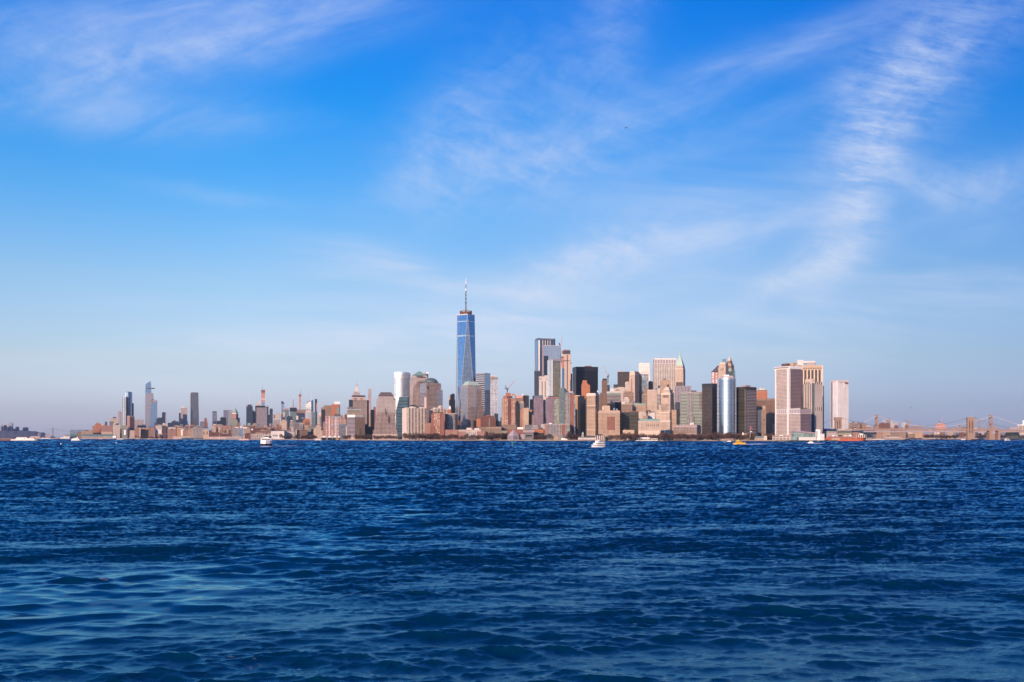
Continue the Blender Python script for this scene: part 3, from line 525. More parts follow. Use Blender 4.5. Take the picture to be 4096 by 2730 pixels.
T('brick_building', 'jumble of dark lofts right of the low red brick block', 1030,None,1086,1724,5500,'brown',[('rooftop_bulkhead','brick_dark',1718,1724,1036,1046),('roof_tank','rust',1716,1721,1058,1062),('setback','brown_stone',1718,1724,1066,1082),('roof_edge','pale_stone',1722.8,1724,1040,1066,-.01,.5)])
T('stone_building', 'small church tower shaped building right of the grey fronted slab', 1080,None,1094,1712,6000,'brown_stone',[('spire','brown_roof',1696,1712,1084,1089),('rooftop_bulkhead','pale_stone',1709,1712,1088,1093)])
T('brick_building', 'long beige brick warehouse by the river behind the approaching white ferry', 1003,None,1083,1736,5150,'shed',[('setback','tan',1731,1736,1022,1050),('setback','tan',1733,1736,1054,1083)])
T('brick_building', 'dark red block left of the long beige brick warehouse', 980,None,1003,1735,5200,'brick_dark',[('rooftop_bulkhead','brown_roof',1732.5,1735,986,996)])
B = T('white_warehouse', 'great blank white warehouse box with one grey door panel on the waterfront', 1084,None,1136,1725,4900,'white_blank',[('door','grey_panel',1740,1746.5,1090,1111,-.01,.1),('roof_edge','slate_roof',1723.5,1725,1083.6,1136.4,-.01,1.01)],cat='warehouse')
T('white_warehouse', 'grey beige warehouse box right of the great blank white one', 1139,None,1177,1727,4950,'pale_mesh',[('roof_edge','slate_roof',1725.5,1727,1138.6,1177.4,-.01,1.01),('loading_base','white_paint',1746,1752,1146,1182,-.06,.2)],cat='warehouse')
T('office_building', 'long dark roofed block rising behind the two warehouse boxes', 1108,None,1200,1722,5400,'grey',[('roof_edge','dark_metal',1720.5,1722,1108,1200,-.01,1),('cream_bay','cream',1721,1745,1183,1192,-.05,.3)])
T('brown_building', 'dark brown block right of the warehouses, beside a black one', 1198,None,1231,1722,4700,'brown',[('roof_edge','rust',1720.8,1722,1198,1231,-.01,1)])
T('dark_building', 'black block immediately right of the grey beige warehouse', 1187,None,1200,1721,4750,'dark',[('rooftop_bulkhead','black_panel',1719,1721,1189,1195)])
T('office_building', 'grey green block with slanted roof below the copper orange tower', 1229,None,1254,1713,4750,'grey_green',[('setback','grey',1709,1713,1238,1254),('side_bay','dark',1716,1745,1244,1254,-.03,.4)])
# around px 1250-1380
B = T('stone_building', 'cream stepped building with pointed bays on the west waterfront', 1254,None,1290,1717,4400,'cream',[('setback','cream',1708,1717,1259,1286),('setback','cream',1700,1708,1266,1280),('corner_notch','black_panel',1714,1722,1284,1292,-.03,.3)])
T('stone_tower', 'slim cream tower with a flat crown above the cream stepped building', 1272,None,1291,1660,5600,'cream',[('crown','pale_stone',1653,1660,1275,1289),('painted_shade_bay','mauve_fins',1668,1738,1278,1286,-.02,.1)])  # mauve strip painted as shade on the front
T('dark_tower', 'slim dark tower with a red stripe and a crane reaching right', 1259.5,None,1269,1598,8000,'dark_blue',[('red_stripe','red_work',1614,1648,1265,1269.2,-.03,.3),('roof_edge','black_panel',1596.5,1598,1259.5,1265)])
B = T('stone_skyscraper', 'broad grey brown stone tower with its shadow side coloured dark', 1284,None,1325,1630,5500,'brown_stone',[('crown','brown_stone',1622,1630,1295,1325,.05,.95),('painted_shade_bay','dark',1639,1738,1286,1299,-.08,.2)])  # dark box paints the tower's shadow side
B = T('brick_skyscraper', 'tall orange brick apartment tower with a white curved rooftop screen', 1325,None,1360,1618,4900,'brick_orange',[('rooftop_screen','white_paint',1607,1618,1338,1360,.1,.6),('glass_bay','grey_green',1631,1655,1345,1358,-.03,.1),('painted_shade_bay','dark',1620,1655,1358,1360.4,-.02,.5)])  # dark strip at the right edge is painted shade
B = T('brick_tower', 'broad red brick apartment tower with pale bands and white glazed bays', 1300,None,1365,1665,4300,'brick_bays',[('roof_band','grey_panel',1665,1673,1322,1365,-.015,.9),('mid_band','grey_panel',1703,1710,1306,1358,-.015,.05),('stone_bay','pale_stone',1669,1744,1315,1320,-.02,.05),('stone_bay','pale_stone',1669,1744,1342,1346,-.02,.05),('penthouse','slate_roof',1657,1665,1338,1363,.2,.8),('right_wing','brick_pink',1700,1744,1293,1302,.1,.8)])
T('glass_building', 'low grey blue glass block right of the broad red brick tower', 1356,None,1387,1697,4200,'grey_glass',[('roof_edge','grey_panel',1695.5,1697,1356,1387,-.01,1),('pale_bay','pale',1706,1744,1383,1388,-.02,.3)])
T('brick_tower', 'dark brick tower with small crown right of the broad red brick tower', 1378,None,1388,1660,5200,'brick_dark',[('crown','grey_panel',1656,1660,1379,1387),('lower_wing','dark',1678,1738,1374,1384,-.1,.6)])
T('brick_building', 'brick block with a stepped top between red brick and dark brick towers', 1364,None,1376,1669,5100,'brick_pink',[('setback','brick',1662,1669,1365,1371)])
# ================================================================== battery park city and the trade centre
B = Bd('stone_skyscraper','pinkish stone tower with a chamfered slate crown, hiding a dome topped spire','skyscraper',1397,None,1471,4450,dep=60)
B.box('wall','granite',1600,None,(0,.97)); B.box('crown','granite_trim',1588,1600,(.10,.92),(.05,.95),ta=(.13,.88),tb=(.08,.92)); B.box('crown_roof','slate_roof',1581.5,1588,(.13,.88),(.08,.92),ta=(.14,.86),tb=(.3,.7))
for q in range(9): B.strip('crown_window','black_panel','L',.19+q*.07,.225+q*.07,1584,1587,-.0+1.5)
B.strip('glass_bay','dark_glass','L',-.02,.18,1600,1630,1.0); B.box('side_wing','dark_blue',1601,None,(.93,1.06),(.25,.9)); B.strip('painted_shade_recess','brown','L',.28,.42,1602,1606,.3)  # brown strip puts the recess shade into the colour
for q in (.24,.30,.36,.60,.66): B.strip('crown_window','black_panel','L',q,q+.035,1594,1598,.7)
# the dome topped spire far behind it
B = Bd('stone_skyscraper','far setback tower with rounded pale crown and needle spire above the slate crown','skyscraper',1408,None,1444,8200,dep=50)
B.box('wall','pale',1581,None); B.box('setback','pink_grey',1573,1581,(.11,.89),(.1,.9),ta=(.14,.86)); B.box('setback','pink_grey',1567,1573,(.16,.84),(.2,.8),ta=(.24,.76)); B.box('setback','pale_stone',1562,1567,(.27,.73),(.3,.7),ta=(.33,.67))
B.box('mast_base','pale_stone',1545,1562,(.37,.63),(.37,.63),ta=(.42,.58),tb=(.42,.58)); B.cyl('mast_drum','pink_steel',1426,3.6,1539,1545,r1=2.6); B.cyl('mast_cap','steel',1426,2.6,1536,1539,r1=1); B.mast('spire','steel',1426,1515,1537,1.7,.4)
T('slender_tower', 'pencil thin pale pink square tower rising alone right of the needle spire', 1472,None,1485.5,1556,9400,'pink_grey',[('service_band','pink_steel',1597,1599,1472,1485.5,-.02,1.02),('service_band','pink_steel',1640,1642,1472,1485.5,-.02,1.02)])
T('stone_building', 'tan building squeezed between chamfered stone tower and black glass block', 1468,None,1483,1659,4900,'tan',[('rooftop_bulkhead','brown_roof',1656,1659,1471,1478)])
T('dark_tower', 'black green glass block left of the stepped stone tower', 1482,None,1498,1641,4750,'black',[('roof_plant','black_panel',1639,1641,1485,1494)])
T('brick_building', 'reddish block peeping above the black green glass block', 1493,None,1504,1630,5300,'brick',[('rooftop_bulkhead','brick_trim',1628,1630,1495,1501)])
T('dark_building', 'low black block filling the gap below the black green glass', 1458,None,1494,1707,4150,'black',[('setback','black',1698,1707,1458,1474)])
# twin part office building, front
B = Bd('office_building','tan office block topped by a bright white screen, with banded left face','office block',1388,1420,1460,3780,th=52)
B.box('wall','tan',1670,None); B.strip('banded_bay','granite_bands','L',0,1.0,1670,1748,.3); B.box('roof_screen','white_paint',1660,1669.5,(.05,1.0),(.0,.78)); B.strip('window_bay','olive_glass','R',.44,.62,1712,1738,.25); B.strip('roof_band','granite_trim','R',0,1,1668.5,1672,.3)
B = Bd('office_building','taller tan office block with a dark louvred roof behind the white screen','office block',1388,1393,1444,4050,th=75)
B.box('wall','tan',1650,None); B.box('glass_band','grey_green',1640,1650,(-.02,1),(-.01,1.0)); B.box('cornice','white_paint',1638.5,1640,(-.03,1.03),(-.02,1.02)); B.box('roof_plant','mauve_fins',1629,1638.5,(0,1),(0,1))
# stepped tower with slate mastaba
B = Bd('stone_skyscraper','stepped stone tower with a layered slate mastaba roof','skyscraper',1492,None,1588,3620,dep=70)
B.box('wall','granite',1721,None); B.box('base_arcade','granite_trim',1737,None,(-.02,1.02),(-.06,1.02))
B.box('setback','granite',1692,1721,(.06,.95),(.04,.97)); B.box('setback','granite',1661,1692,(.10,.93),(.07,.95)); B.box('setback','granite',1650,1661,(.15,.93),(.09,.93)); B.box('upper_shaft','granite_fine',1598,1661,(.145,.945),(.11,.91),ta=(.145,.935)); B.box('upper_shaft_top','granite_fine',1586.5,1598,(.19,.90),(.15,.87),ta=(.21,.88))
B.box('crown','slate_roof',1580,1586.5,(.22,.86),(.18,.84),ta=(.23,.85)); B.box('crown','brown_roof',1574,1580,(.25,.83),(.2,.82),ta=(.27,.81)); B.box('crown','slate_roof',1569,1574,(.31,.77),(.25,.77))
B.strip('notch','black_panel','L',.50,.53,1635,1660,-.0+.4); B.strip('painted_shade_recess','brown','L',.62,.66,1664,1692,.35); B.strip('corner_notch','black_panel','L',.87,.91,1594,1601,.2)  # brown strip is recess shade given as colour
for q in (.2,.44,.68,.86): B.strip('arcade_opening','black_panel','L',q-.05,q+.03,1744,1749,4.3)
# teal banded building
B = Bd('glass_building','teal banded glass tower with slanted left shoulder','office tower',1584,None,1637,3850,dep=60)
B.box('wall','teal_bands',1640,None,(0,.99)); B.box('upper_floors','teal_bands',1588.5,1640,(.03,.98),(0,.9),ta=(.24,.98)); B.strip('painted_shade_edge','dark_glass','L',.88,.98,1590,1745,.3); B.box('roof_edge','steel',1587.6,1588.6,(.24,.98),(0,.9))  # dark strip paints shade along the right edge
# silver curved tower
B = Bd('glass_skyscraper','silver curved glass tower with a pinkish crown above the teal bands','skyscraper',1577,None,1642,4050,dep=50)
def arc_poly(B, bow, n=9):
    w = B.W/2; fr = [(-w+2*w*i/n, -B.D/2-bow*math.sin(math.pi*i/n)) for i in range(n+1)]
    return fr+[(w, B.D/2), (-w, B.D/2)]
def arc_tower(B, part, m, yt, yb, bow, roof=None, smooth=False):
    mb = MB(); poly = arc_poly(B, bow); n = len(poly); z0 = 0 if yb is None else B.z(yb); z1 = B.z(yt); u = 0
    for i in range(n):
        a, b = poly[i], poly[(i+1)%n]; L = math.dist(a, b)
        mb.quad([(*a,z0),(*b,z0),(*b,z1),(*a,z1)],[(u,z0),(u+L,z0),(u+L,z1),(u,z1)]); u += L
    mb.quad([(*p,z1) for p in poly],[p for p in poly],1)
    return mb.build(part,[M[m],roofm()],B.root)
arc_tower(B,'wall','silver_curtain',1512,None,9); arc_tower(B,'crown','pink_glass',1500,1512,9); arc_tower(B,'crown_screen','pale_glass',1490,1500,9.4)
B.strip('roof_edge','white_paint','L',.82,1.0,1489,1491.5,2.0)
# pyramid topped tower
B = Bd('stone_skyscraper','big stone tower with a green stepped pyramid roof','skyscraper',1639,None,1716,3800,dep=75)
B.box('wall','granite_fine',1521,None,(0,1)); B.box('shoulder','granite_fine',1509,1521,(.0,.98),(.0,.98),ta=(.10,.92),tb=(.08,.92)); B.box('upper_storey','granite_trim',1503,1509,(.12,.90),(.1,.9)); B.box('pyramid_roof','copper_green',1483,1503,(.10,.90),(.08,.92),ta=(.485,.515),tb=(.48,.52))
B.strip('louvre_slot','black_panel','L',.30,.70,1504.5,1507,-.0+9)
for q0,q1,y in ((.15,.98,1551),(.23,.98,1542),(.28,.98,1535),(.34,.90,1528),(.44,.80,1522.5)): B.strip('window_field','granite','L',q0,q1,y,1735 if q0==.15 else y+12,.4)
T('dark_tower', 'small dark glass tower with construction rig behind the pyramid roof', 1700,None,1713,1497,4700,'dark_blue',[('work_rig','white_paint',1489,1495,1705,1714,.2,.8),('work_rig','red_work',1492,1497,1697,1704,.2,.8),('hoist','dark_metal',1497,1540,1711,1713.4,-.02,.2)])
# dome topped tower
B = Bd('stone_skyscraper','stone tower crowned by a smooth grey green dome','skyscraper',1679,1706,1771,3700,th=66)
B.box('wall','granite',1559,None); B.box('upper_shaft','granite',1533,1559,(.05,.97),(.02,.89)); B.strip('glass_facet','granite_glass','L',.05,.96,1534,1572,.6); B.strip('banded_facet','granite_bands','L',0,.98,1573,1735,.4); B.strip('glass_facet','granite_glass','R',.62,.99,1560,1735,.4)
B.strip('corner_strip','cream_stone','L',.70,.99,1590,1635,.7); B.box('shoulder_glass','granite_glass',1533,1556,(.1,.9),(.86,.94)); B.box('crown_base','slate_roof',1529,1537,(.12,.9),(.1,.8)); B.strip('corner_notch','black_panel','R',.06,.12,1546,1557,-.0+.2)
mb = MB(); r = 28.5/F*3700; z0, z1 = B.z(1531.5), B.z(1510.5)
mb.lathe([(r*1.02,z0-5),(r*1.02,z0),(r,z0)]+[(r*math.cos(t),z0+(z1-z0)*math.sin(t)) for t in [math.pi/2*i/9 for i in range(1,9)]]+[(0,z1)],28,(B.W*.02,-B.D*.02)); mb.build('dome',plain('dome_metal',(.13,.17,.16),.5,.2),B.root,smooth=True)
# dark art deco tower behind
T('dark_tower', 'lone dark stepped tower left of the tallest glass tower', 1796,None,1821,1600,4500,'black',[('setback','black',1578,1600,1801,1819),('crown','black_panel',1574.5,1578,1809,1816),('painted_sun_edge','tan_stone',1584,1735,1795.5,1801,.3,.8),('lower_wing','dark',1632,1735,1819,1831,.1,.8)])  # tan edge on the black tower is sunlight given as colour
# --- tallest tower
def wtc():
    d = 3750; B = Bd('glass_skyscraper','tallest skyscraper of the skyline, blue faceted glass with a tall antenna','skyscraper',1828,1870,1899,d,th=34.9)
    r = B.root; t = B.W/2; t2 = B.D/2; zb, zt = 57.0, B.z(1257)
    top = [(-t,-t2),(t,-t2),(t,t2),(-t,t2)]
    h = 31.5; ca, sa = math.cos(math.radians(45)), math.sin(math.radians(45)); R = h*math.sqrt(2)
    bot = [(0,-R),(R,0),(0,R),(-R,0)]   # the base square, turned 45 degrees against the roof square
    bot = [(x, y) for x, y in bot]
    mb = MB(); mb.prism(bot, 0, zb); mb.build('base', [M['pale_glass'], roofm()], r)
    # bot[i] lies between top[i] and top[i+1]
    def tri(name, a, b, c, m):
        mb = MB(); A, B_, C_ = Vector(a), Vector(b), Vector(c); e = (B_-A).normalized()
        mb.quad([a,b,c],[(0,a[2]),((B_-A).length,b[2]),((C_-A).dot(e),c[2])]); mb.build(name, M[m], r)
    for i in range(4):
        j = (i+1)%4
        tri('glass_facet', (*bot[i],zb), (*bot[j],zb), (*top[j],zt), 'wtc_low')          # leans back, apex at the roof
        tri('glass_facet', (*top[j],zt), (*top[i],zt), (*bot[i],zb), 'wtc_blue')          # leans out, apex at the base
    mb = MB(); mb.quad([(*p,zt) for p in top],[(0,0)]*4); mb.build('roof', roofm(), r)
    mb = MB()
    for i in range(4): mb.tube([(*bot[i],zb),(*top[i],zt)],.35,4); mb.tube([(*bot[i],zb),(*top[(i+1)%4],zt)],.35,4)
    mb.build('edge_trim', M['pale_stone'], r)
    mb = MB(); k = 1.006; mb.prism([(x*k,y*k) for x,y in top], zt-1.6, zt+1.2, bottom=True); mb.build('parapet', [M['pale_stone'], roofm()], r)
    def ring(z, hh, m, name):
        f_ = (z-zb)/(zt-zb); pts = []
        for i in range(4):
            pts += [tuple(a*f_+b*(1-f_) for a,b in zip(top[i],bot[i-1])), tuple(a*f_+b*(1-f_) for a,b in zip(top[i],bot[i]))]
        cx = [(x*1.006,y*1.006) for x,y in pts]; mb = MB(); mb.prism(cx, z, z+hh, bottom=True); mb.build(name,[M[m],M[m]],r)
    ring(B.z(1287), 3.0, 'pale_glass', 'mechanical_band'); ring(B.z(1346), 2.6, 'pale_glass', 'mechanical_band'); ring(B.z(1342), 1.4, 'pale_glass', 'mechanical_band')
    mb = MB(); rr = 24.5/F*d
    for za in (1243.5,1248,1252.5): mb.lathe([(rr,B.z(za)),(rr,B.z(za)+2),(rr-2,B.z(za)+2),(rr-2,B.z(za)),(rr,B.z(za))],24)
    for i in range(16):
        a = 2*math.pi*i/16; mb.tube([((rr-1)*math.cos(a),(rr-1)*math.sin(a),zt),((rr-1)*math.cos(a),(rr-1)*math.sin(a),B.z(1243))],.7,4)
    mb.build('communications_ring', M['rust'], r)
    mb = MB(); mb.lathe([(rr*.8,zt),(rr*.8,B.z(1247)),(0,B.z(1247))],20); mb.build('plant_room', M['grey_panel'], r)
    sp = MB(); Z = B.z
    sp.tube([(0,0,Z(1247)),(0,0,Z(1210))],2.6,8,1.6); sp.tube([(0,0,Z(1212)),(0,0,Z(1163))],1.6,8,1.4)
    for y,rd in ((1210,3.6),(1193,2.6),(1178,2.6),(1164,2.4)): sp.lathe([(0,Z(y)),(rd,Z(y)),(rd,Z(y)+2.6),(0,Z(y)+2.6)],10)
    s = sp.build('spire', M['dark_metal'], r)
    for y0,y1,rd,m in ((1163,1150,2.0,'white_paint'),(1150,1134,1.2,'dark_metal'),(1134,1119,1.4,'white_paint'),(1119,1108.5,.8,'white_paint')):
        b = MB(); b.tube([(0,0,Z(y0)),(0,0,Z(y1))],rd,8,rd*.85); b.build('spire_section', M[m], s)
    g = MB()
    for i in range(4): g.tube([(rr*.8*math.cos(i*1.57+.6),rr*.8*math.sin(i*1.57+.6),zt+2),(0,0,Z(1211))],.18,3)
    g.build('guy_wires', M['steel'], r)
wtc()
# mastaba roofed tower in front of it
B = Bd('stone_skyscraper','stone tower with a pale green mastaba roof in front of the tallest tower','skyscraper',1844,1873,1931,3540,th=62)
B.box('lower_block','granite',1627,None,(-.08,1.0),(0,1.06)); B.box('wall','granite_fine',1547,1627,(0,1),(0,.93)); B.box('shoulder','granite_glass',1542,1549,(.03,.97),(.03,.90)); B.box('crown_base','cream_stone',1540,1543,(.10,.92),(.06,.84)); B.box('mastaba_roof','copper_pale',1525.5,1540,(.06,.94),(.03,.86),ta=(.25,.75),tb=(.20,.68))
B.strip('glass_facet','granite_glass','L',.0,1.0,1550,1700,.5); B.strip('painted_glint','silver_metal','R',.46,.58,1545,1683,.6); B.strip('window_field','granite','R',.58,.93,1556,1627,.5); B.mast('roof_mast','dark_metal',.7,1508,1527,1.6,.8,b=.4)  # silver strip paints the bright reflection on the right face
# banded glass slab and others right of the tallest tower
B = Bd('glass_skyscraper','grey glass slab with bold horizontal bands right of the tallest tower','skyscraper',1900,1939,1961,4150,th=40)
B.box('wall','striped_glass',1494,None); B.strip('plain_facet','pale_glass','R',0,1,1494,1560,.4); B.strip('plain_facet','grey_glass','R',0,1,1560,1745,.3); B.box('roof_edge','steel',1492.6,1494.6,(0,1),(0,1))
B = Bd('glass_skyscraper','white stacked balcony tower with irregular floors beside the banded slab','skyscraper',1961,None,1991,4600,dep=40)
B.box('wall','jenga',1640,None); B.box('stacked_floors','jenga',1590,1640,(.0,.98),(.0,1)); B.box('stacked_floors','jenga',1545,1590,(.03,1.0),(.02,1.02)); B.box('stacked_floors','jenga',1520,1545,(.0,.97),(-.02,.98)); B.box('stacked_floors','white_bands',1510,1520,(.02,1.02),(0,1)); B.box('penthouse','offwhite',1503,1510,(.03,.70),(.1,.9)); B.strip('penthouse_slot','pink_steel','L',.05,.5,1505,1508,.2)
for y in (1628,1600,1572,1552): B.box('balcony','white_paint',y-1,y,(-.03,1.05),(-.08,1.0))
for i,(y,a0,a1) in enumerate(((1700,.3,1.12),(1680,.5,1.1),(1655,.55,1.06))): B.box('lower_block','dark_blue',y,y+45,(a0,a1),(-.03,.8))
# gateway apartments
B = Bd('apartment_building','long pale apartment slab with vertical window stripes on the waterfront','apartment block',1609,1632,1705,3455,th=66)
B.box('wall','gateway',1633,None); 
for q0,q1,y in ((.02,.16,1631),(.30,.42,1626.5),(.42,.5,1629),(.80,.92,1629)): B.box('rooftop_bulkhead','pale_stone',y,1633,(.3,.9),(q0,q1))
B.strip('blank_gable','pale_stone','L',.0,.72,1633,1752,.25)
B = Bd('apartment_building','second pale apartment slab with vertical window stripes, farther back behind the brick towers','apartment block',1722,1738,1794,3640,th=66)
B.box('wall','gateway',1636,None)
for q0,q1,y in ((.08,.3,1631),(.45,.68,1625.5),(.5,.62,1623)): B.box('rooftop_bulkhead','pale_stone',y,1636,(.3,.9),(q0,q1))
T('glass_building', 'narrow blue glass block between the dome tower and a brick crown', 1716,None,1732,1643,3600,'dark_blue',[('roof_edge','blue_roof',1641.8,1643,1716,1732)])
B = T('brick_tower', 'red brick apartment tower with a green topped crown and glinting bay windows', 1724,None,1777,1656,3420,'brick',[('setback','brick',1648,1656,1730,1775),('dark_band','brick_dark',1651,1656,1729,1764,-.02,.05),('window_bay','brick_glint',1657,1746,1735,1760,-.04,.1)],cat='apartment tower')
B.cyl('crown','copper_green',1750,5,1642,1650,n=8); B.box('side_wing','brick_pink',1693,1747,(-.48,.05),(.1,.9)); B.box('base_wing','brick',1703,1747,(-.1,.3),(-.08,.5)); B.strip('roof_cornice','pale_stone','L',.2,.7,1655.6,1657.4,1.8)
B = T('brick_tower', 'grey and red brick apartment tower with a white cupola on top', 1781,None,1829,1656,3470,'brick',[('stone_bay','dark_grid',1657,1720,1792,1820,-.03,.1),('roof_balustrade','cream_stone',1654,1656,1783,1828,.0,1),('lantern_base','brick_trim',1640,1654,1789,1804,.3,.7),('lantern','tan_stone',1636,1640,1790,1803,.32,.68),('cupola','white_paint',1628,1636,1795.5,1803,.36,.64),('painted_shade_bay','dark',1657,1720,1821,1829.3,-.02,.3)],cat='apartment tower')  # dark strip at right is shade put into the colour
B.cyl('cupola_roof','white_paint',1799.5,3.5,1622,1628,n=8,r1=.3)
T('brick_building', 'low red brick row along the esplanade below the cupola tower', 1780,None,1831,1721,3390,'brick_pink',[('roof_parapet','brick_trim',1719.8,1721,1780,1831,-.01,1)],cat='apartment block')
T('brick_building', 'white topped brick apartment row along the esplanade', 1833,None,1945,1726,3330,'brick_pink',[('upper_storey','pale',1720,1726,1833,1924,.0,1),('penthouse','pale_stone',1712,1720,1866,1886,.2,.8),('penthouse','offwhite',1713,1720,1898,1917,.2,.8),('stone_base','pale_stone',1746,1760,1918,1945,-.03,.2),('white_bay','white_grid',1727,1758,1864,1908,-.02,.1)],cat='apartment block')
T('dark_building', 'dark low offices behind the white topped brick row', 1829,None,1887,1700,3600,'black',[('roof_edge','cream_stone',1698.8,1700,1860,1886,-.01,.5),('brick_wing','brick_dark',1683,1740,1829,1840,.2,.9),('setback','dark',1695,1700,1842,1862)])
T('dark_building', 'thin dark block between the mastaba tower and the wide red brick block', 1893,None,1909,1684,3520,'black',[('roof_plant','dark_metal',1681,1684,1904,1910)])
B = T('brick_building', 'wide dark red brick block with a stepped roof right of the mastaba tower', 1909,None,1983,1672,3480,'brick_dark',[('setback','brick_dark',1664,1672,1926,1975),('setback','brick_trim',1662,1664,1943,1962),('orange_wing','brick_orange',1676,1709,1906,1922,-.03,.5),('glass_bay','grey_green',1673,1716,1956,1960,-.02,.1),('base_wing','brown_stone',1708,1748,1912,1946,-.15,.5)],cat='apartment block')
T('brick_building', 'low brown brick row right of the white topped brick row', 1945,None,2006,1712,3340,'brown_stone',[('upper_storey','brown',1706,1712,1950,2004,.1,.9),('roof_edge','cream_stone',1711,1712.4,1945,2006,-.01,1)],cat='apartment block')
T('dark_building', 'low navy block in the gap left of the tall red crowned tower', 1983,None,2010,1686,3900,'dark_blue',[('setback','dark_blue',1670,1686,2002,2010),('rooftop_bulkhead','black_panel',1684,1686,1988,1996)])
# ================================================================== battery park city south and the financial district
B = T('brick_tower', 'brown brick apartment tower with a red stepped crown under a lattice crane', 2006,None,2061,1597,3380,'brick_glint',[('wall_top','brick_pink',1593,1597,2009,2059,.02,.98),('crown','brick_trim',1584,1593,2013,2049,.1,.9),('crown','brick_trim',1572,1584,2023,2043,.2,.8),('crown_window','dark_glass',1586,1592,2028,2050,.08,.3),('central_bay','brick_dark',1595,1718,2031,2044,-.03,.1),('corner_bay','tan',1595,1718,2006,2017,-.02,.2),('base_wing','brown_stone',1700,1720,2006,2066,-.08,.6)],cat='apartment tower')
c = empty('tower_crane', (*W(2029,1570,3900).xy, B.root.location.z+B.z(1571)), 0, 'lattice tower crane with white jib raised above the red stepped crown', 'crane')
c.location = W(2029,1571,3430)
def crane(root, pts_mast, pts_jib, pts_back, d, mj, cabin=True):
    o = root.location; L = lambda p: W(*p, d)-o
    mb = MB(); mb.tube([L(p) for p in pts_mast], 1.3, 4); mb.build('mast', M['dark_metal'], root)
    mb = MB(); mb.tube([L(p) for p in pts_jib], 1.1, 4, .7); mb.build('jib', M[mj], root)
    mb = MB(); mb.tube([L(p) for p in pts_back], 1.2, 4); mb.build('counter_jib', M['dark_metal'], root)
    if cabin:
        q = L(pts_jib[0]); mb = MB(); mb.box(q.x-3, q.x+3, -2, 2, q.z-3, q.z+1); mb.build('cab', M['dark_metal'], root)
crane(c, [(2029,1571),(2029,1555)], [(2030,1556),(2047,1536),(2058,1523)], [(2031,1556),(2020,1557),(2021,1544),(2029,1556)], 3430, 'pink_steel')
T('office_building', 'pink brown slab with a white radar dome on its dark right side', 2060,None,2093,1583,3950,'brown_stone',[('fins','pink_steel',1583,1593,2064,2090,-.02,.1),('orange_plant','tan_orange',1576,1583,2046,2061,.1,.5)])
B = T('dark_tower', 'dark slab carrying a white radar dome', 2092,None,2116,1583,3960,'dark',[('rooftop_bulkhead','dark_metal',1580,1583,2103,2107)])
B.dome('radar_dome','white_paint',2092,4.2,1575.5,1583,b=.3)
B = T('apartment_building', 'orange edged block with a pointed gable and a dark glazed bay', 2059,None,2080,1620,3420,'tan_orange',[('glazed_bay','dark_glass',1618,1712,2060,2074,-.02,.1)],cat='apartment tower')
B.box('gable','tan_orange',1604.5,1620,(0,1),(0,1),ta=(.42,.58),tb=(0,1))
T('glass_building', 'dark glass block between the orange gable and the yellow lit tower', 2079,None,2096,1612,3600,'dark_grid',[('rooftop_bulkhead','tan_stone',1607,1612,2082,2095),('brick_wing','brick_pink',1640,1715,2078,2090,-.2,.5)])
T('apartment_tower', 'bright yellow cream tower in full sun with a brown rooftop box', 2089,None,2115,1633,3400,'cream',[('rooftop_bulkhead','brown_roof',1628,1633,2104,2114),('side_bay','tan_orange',1634,1718,2089,2095,-.02,.4)])
T('apartment_tower', 'orange lit narrow block right of the bright yellow cream tower', 2115,None,2129,1640,3450,'tan_orange',[('dark_bay','brown',1640,1695,2115,2119,-.02,.3)])
T('dark_tower', 'flat black block left of the blue roofed grid tower', 2119,None,2136,1598,3900,'black',[('setback','black',1584,1598,2130,2137),('low_wing','tan',1662,1710,2128,2138,-.3,.3)])
# 3 tall glass towers in the middle
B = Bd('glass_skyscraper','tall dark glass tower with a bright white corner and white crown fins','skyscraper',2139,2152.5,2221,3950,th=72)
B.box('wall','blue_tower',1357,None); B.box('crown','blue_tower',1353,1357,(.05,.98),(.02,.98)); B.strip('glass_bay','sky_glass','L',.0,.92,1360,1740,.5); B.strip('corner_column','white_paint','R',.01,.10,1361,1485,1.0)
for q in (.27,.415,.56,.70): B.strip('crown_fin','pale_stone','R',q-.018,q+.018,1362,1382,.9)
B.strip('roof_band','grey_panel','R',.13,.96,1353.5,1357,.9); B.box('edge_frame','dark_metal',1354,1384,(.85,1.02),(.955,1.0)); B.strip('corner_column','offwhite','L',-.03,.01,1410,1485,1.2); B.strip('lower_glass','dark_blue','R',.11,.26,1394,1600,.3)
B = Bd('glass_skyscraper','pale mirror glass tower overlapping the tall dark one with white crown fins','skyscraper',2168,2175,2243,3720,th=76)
B.box('wall','pale_glass',1383,None); B.box('roof_edge','offwhite',1381.8,1383,(0,1),(0,1)); B.strip('corner_column','mauve_panel','L',0,.98,1383,1600,.4); B.strip('painted_reflection','dark_blue','R',.0,.26,1424,1600,.4)  # dark blue strip paints a dark reflection on the mirror glass
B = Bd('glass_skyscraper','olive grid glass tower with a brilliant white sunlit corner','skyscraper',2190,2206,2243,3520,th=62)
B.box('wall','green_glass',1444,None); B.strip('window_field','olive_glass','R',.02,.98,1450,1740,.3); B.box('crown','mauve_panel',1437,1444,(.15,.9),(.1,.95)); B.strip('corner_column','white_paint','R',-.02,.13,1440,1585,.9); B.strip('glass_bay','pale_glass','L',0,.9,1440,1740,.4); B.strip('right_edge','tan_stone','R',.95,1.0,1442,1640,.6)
for q in (.2,.5,.7): B.box('roof_lamp','white_paint',1435.5,1437,(.3,.36),(q,q+.04))
B = Bd('unfinished_skyscraper','unfinished concrete tower with red scaffolding and a dark netted top','skyscraper',2249,2258,2281,3450,th=68)
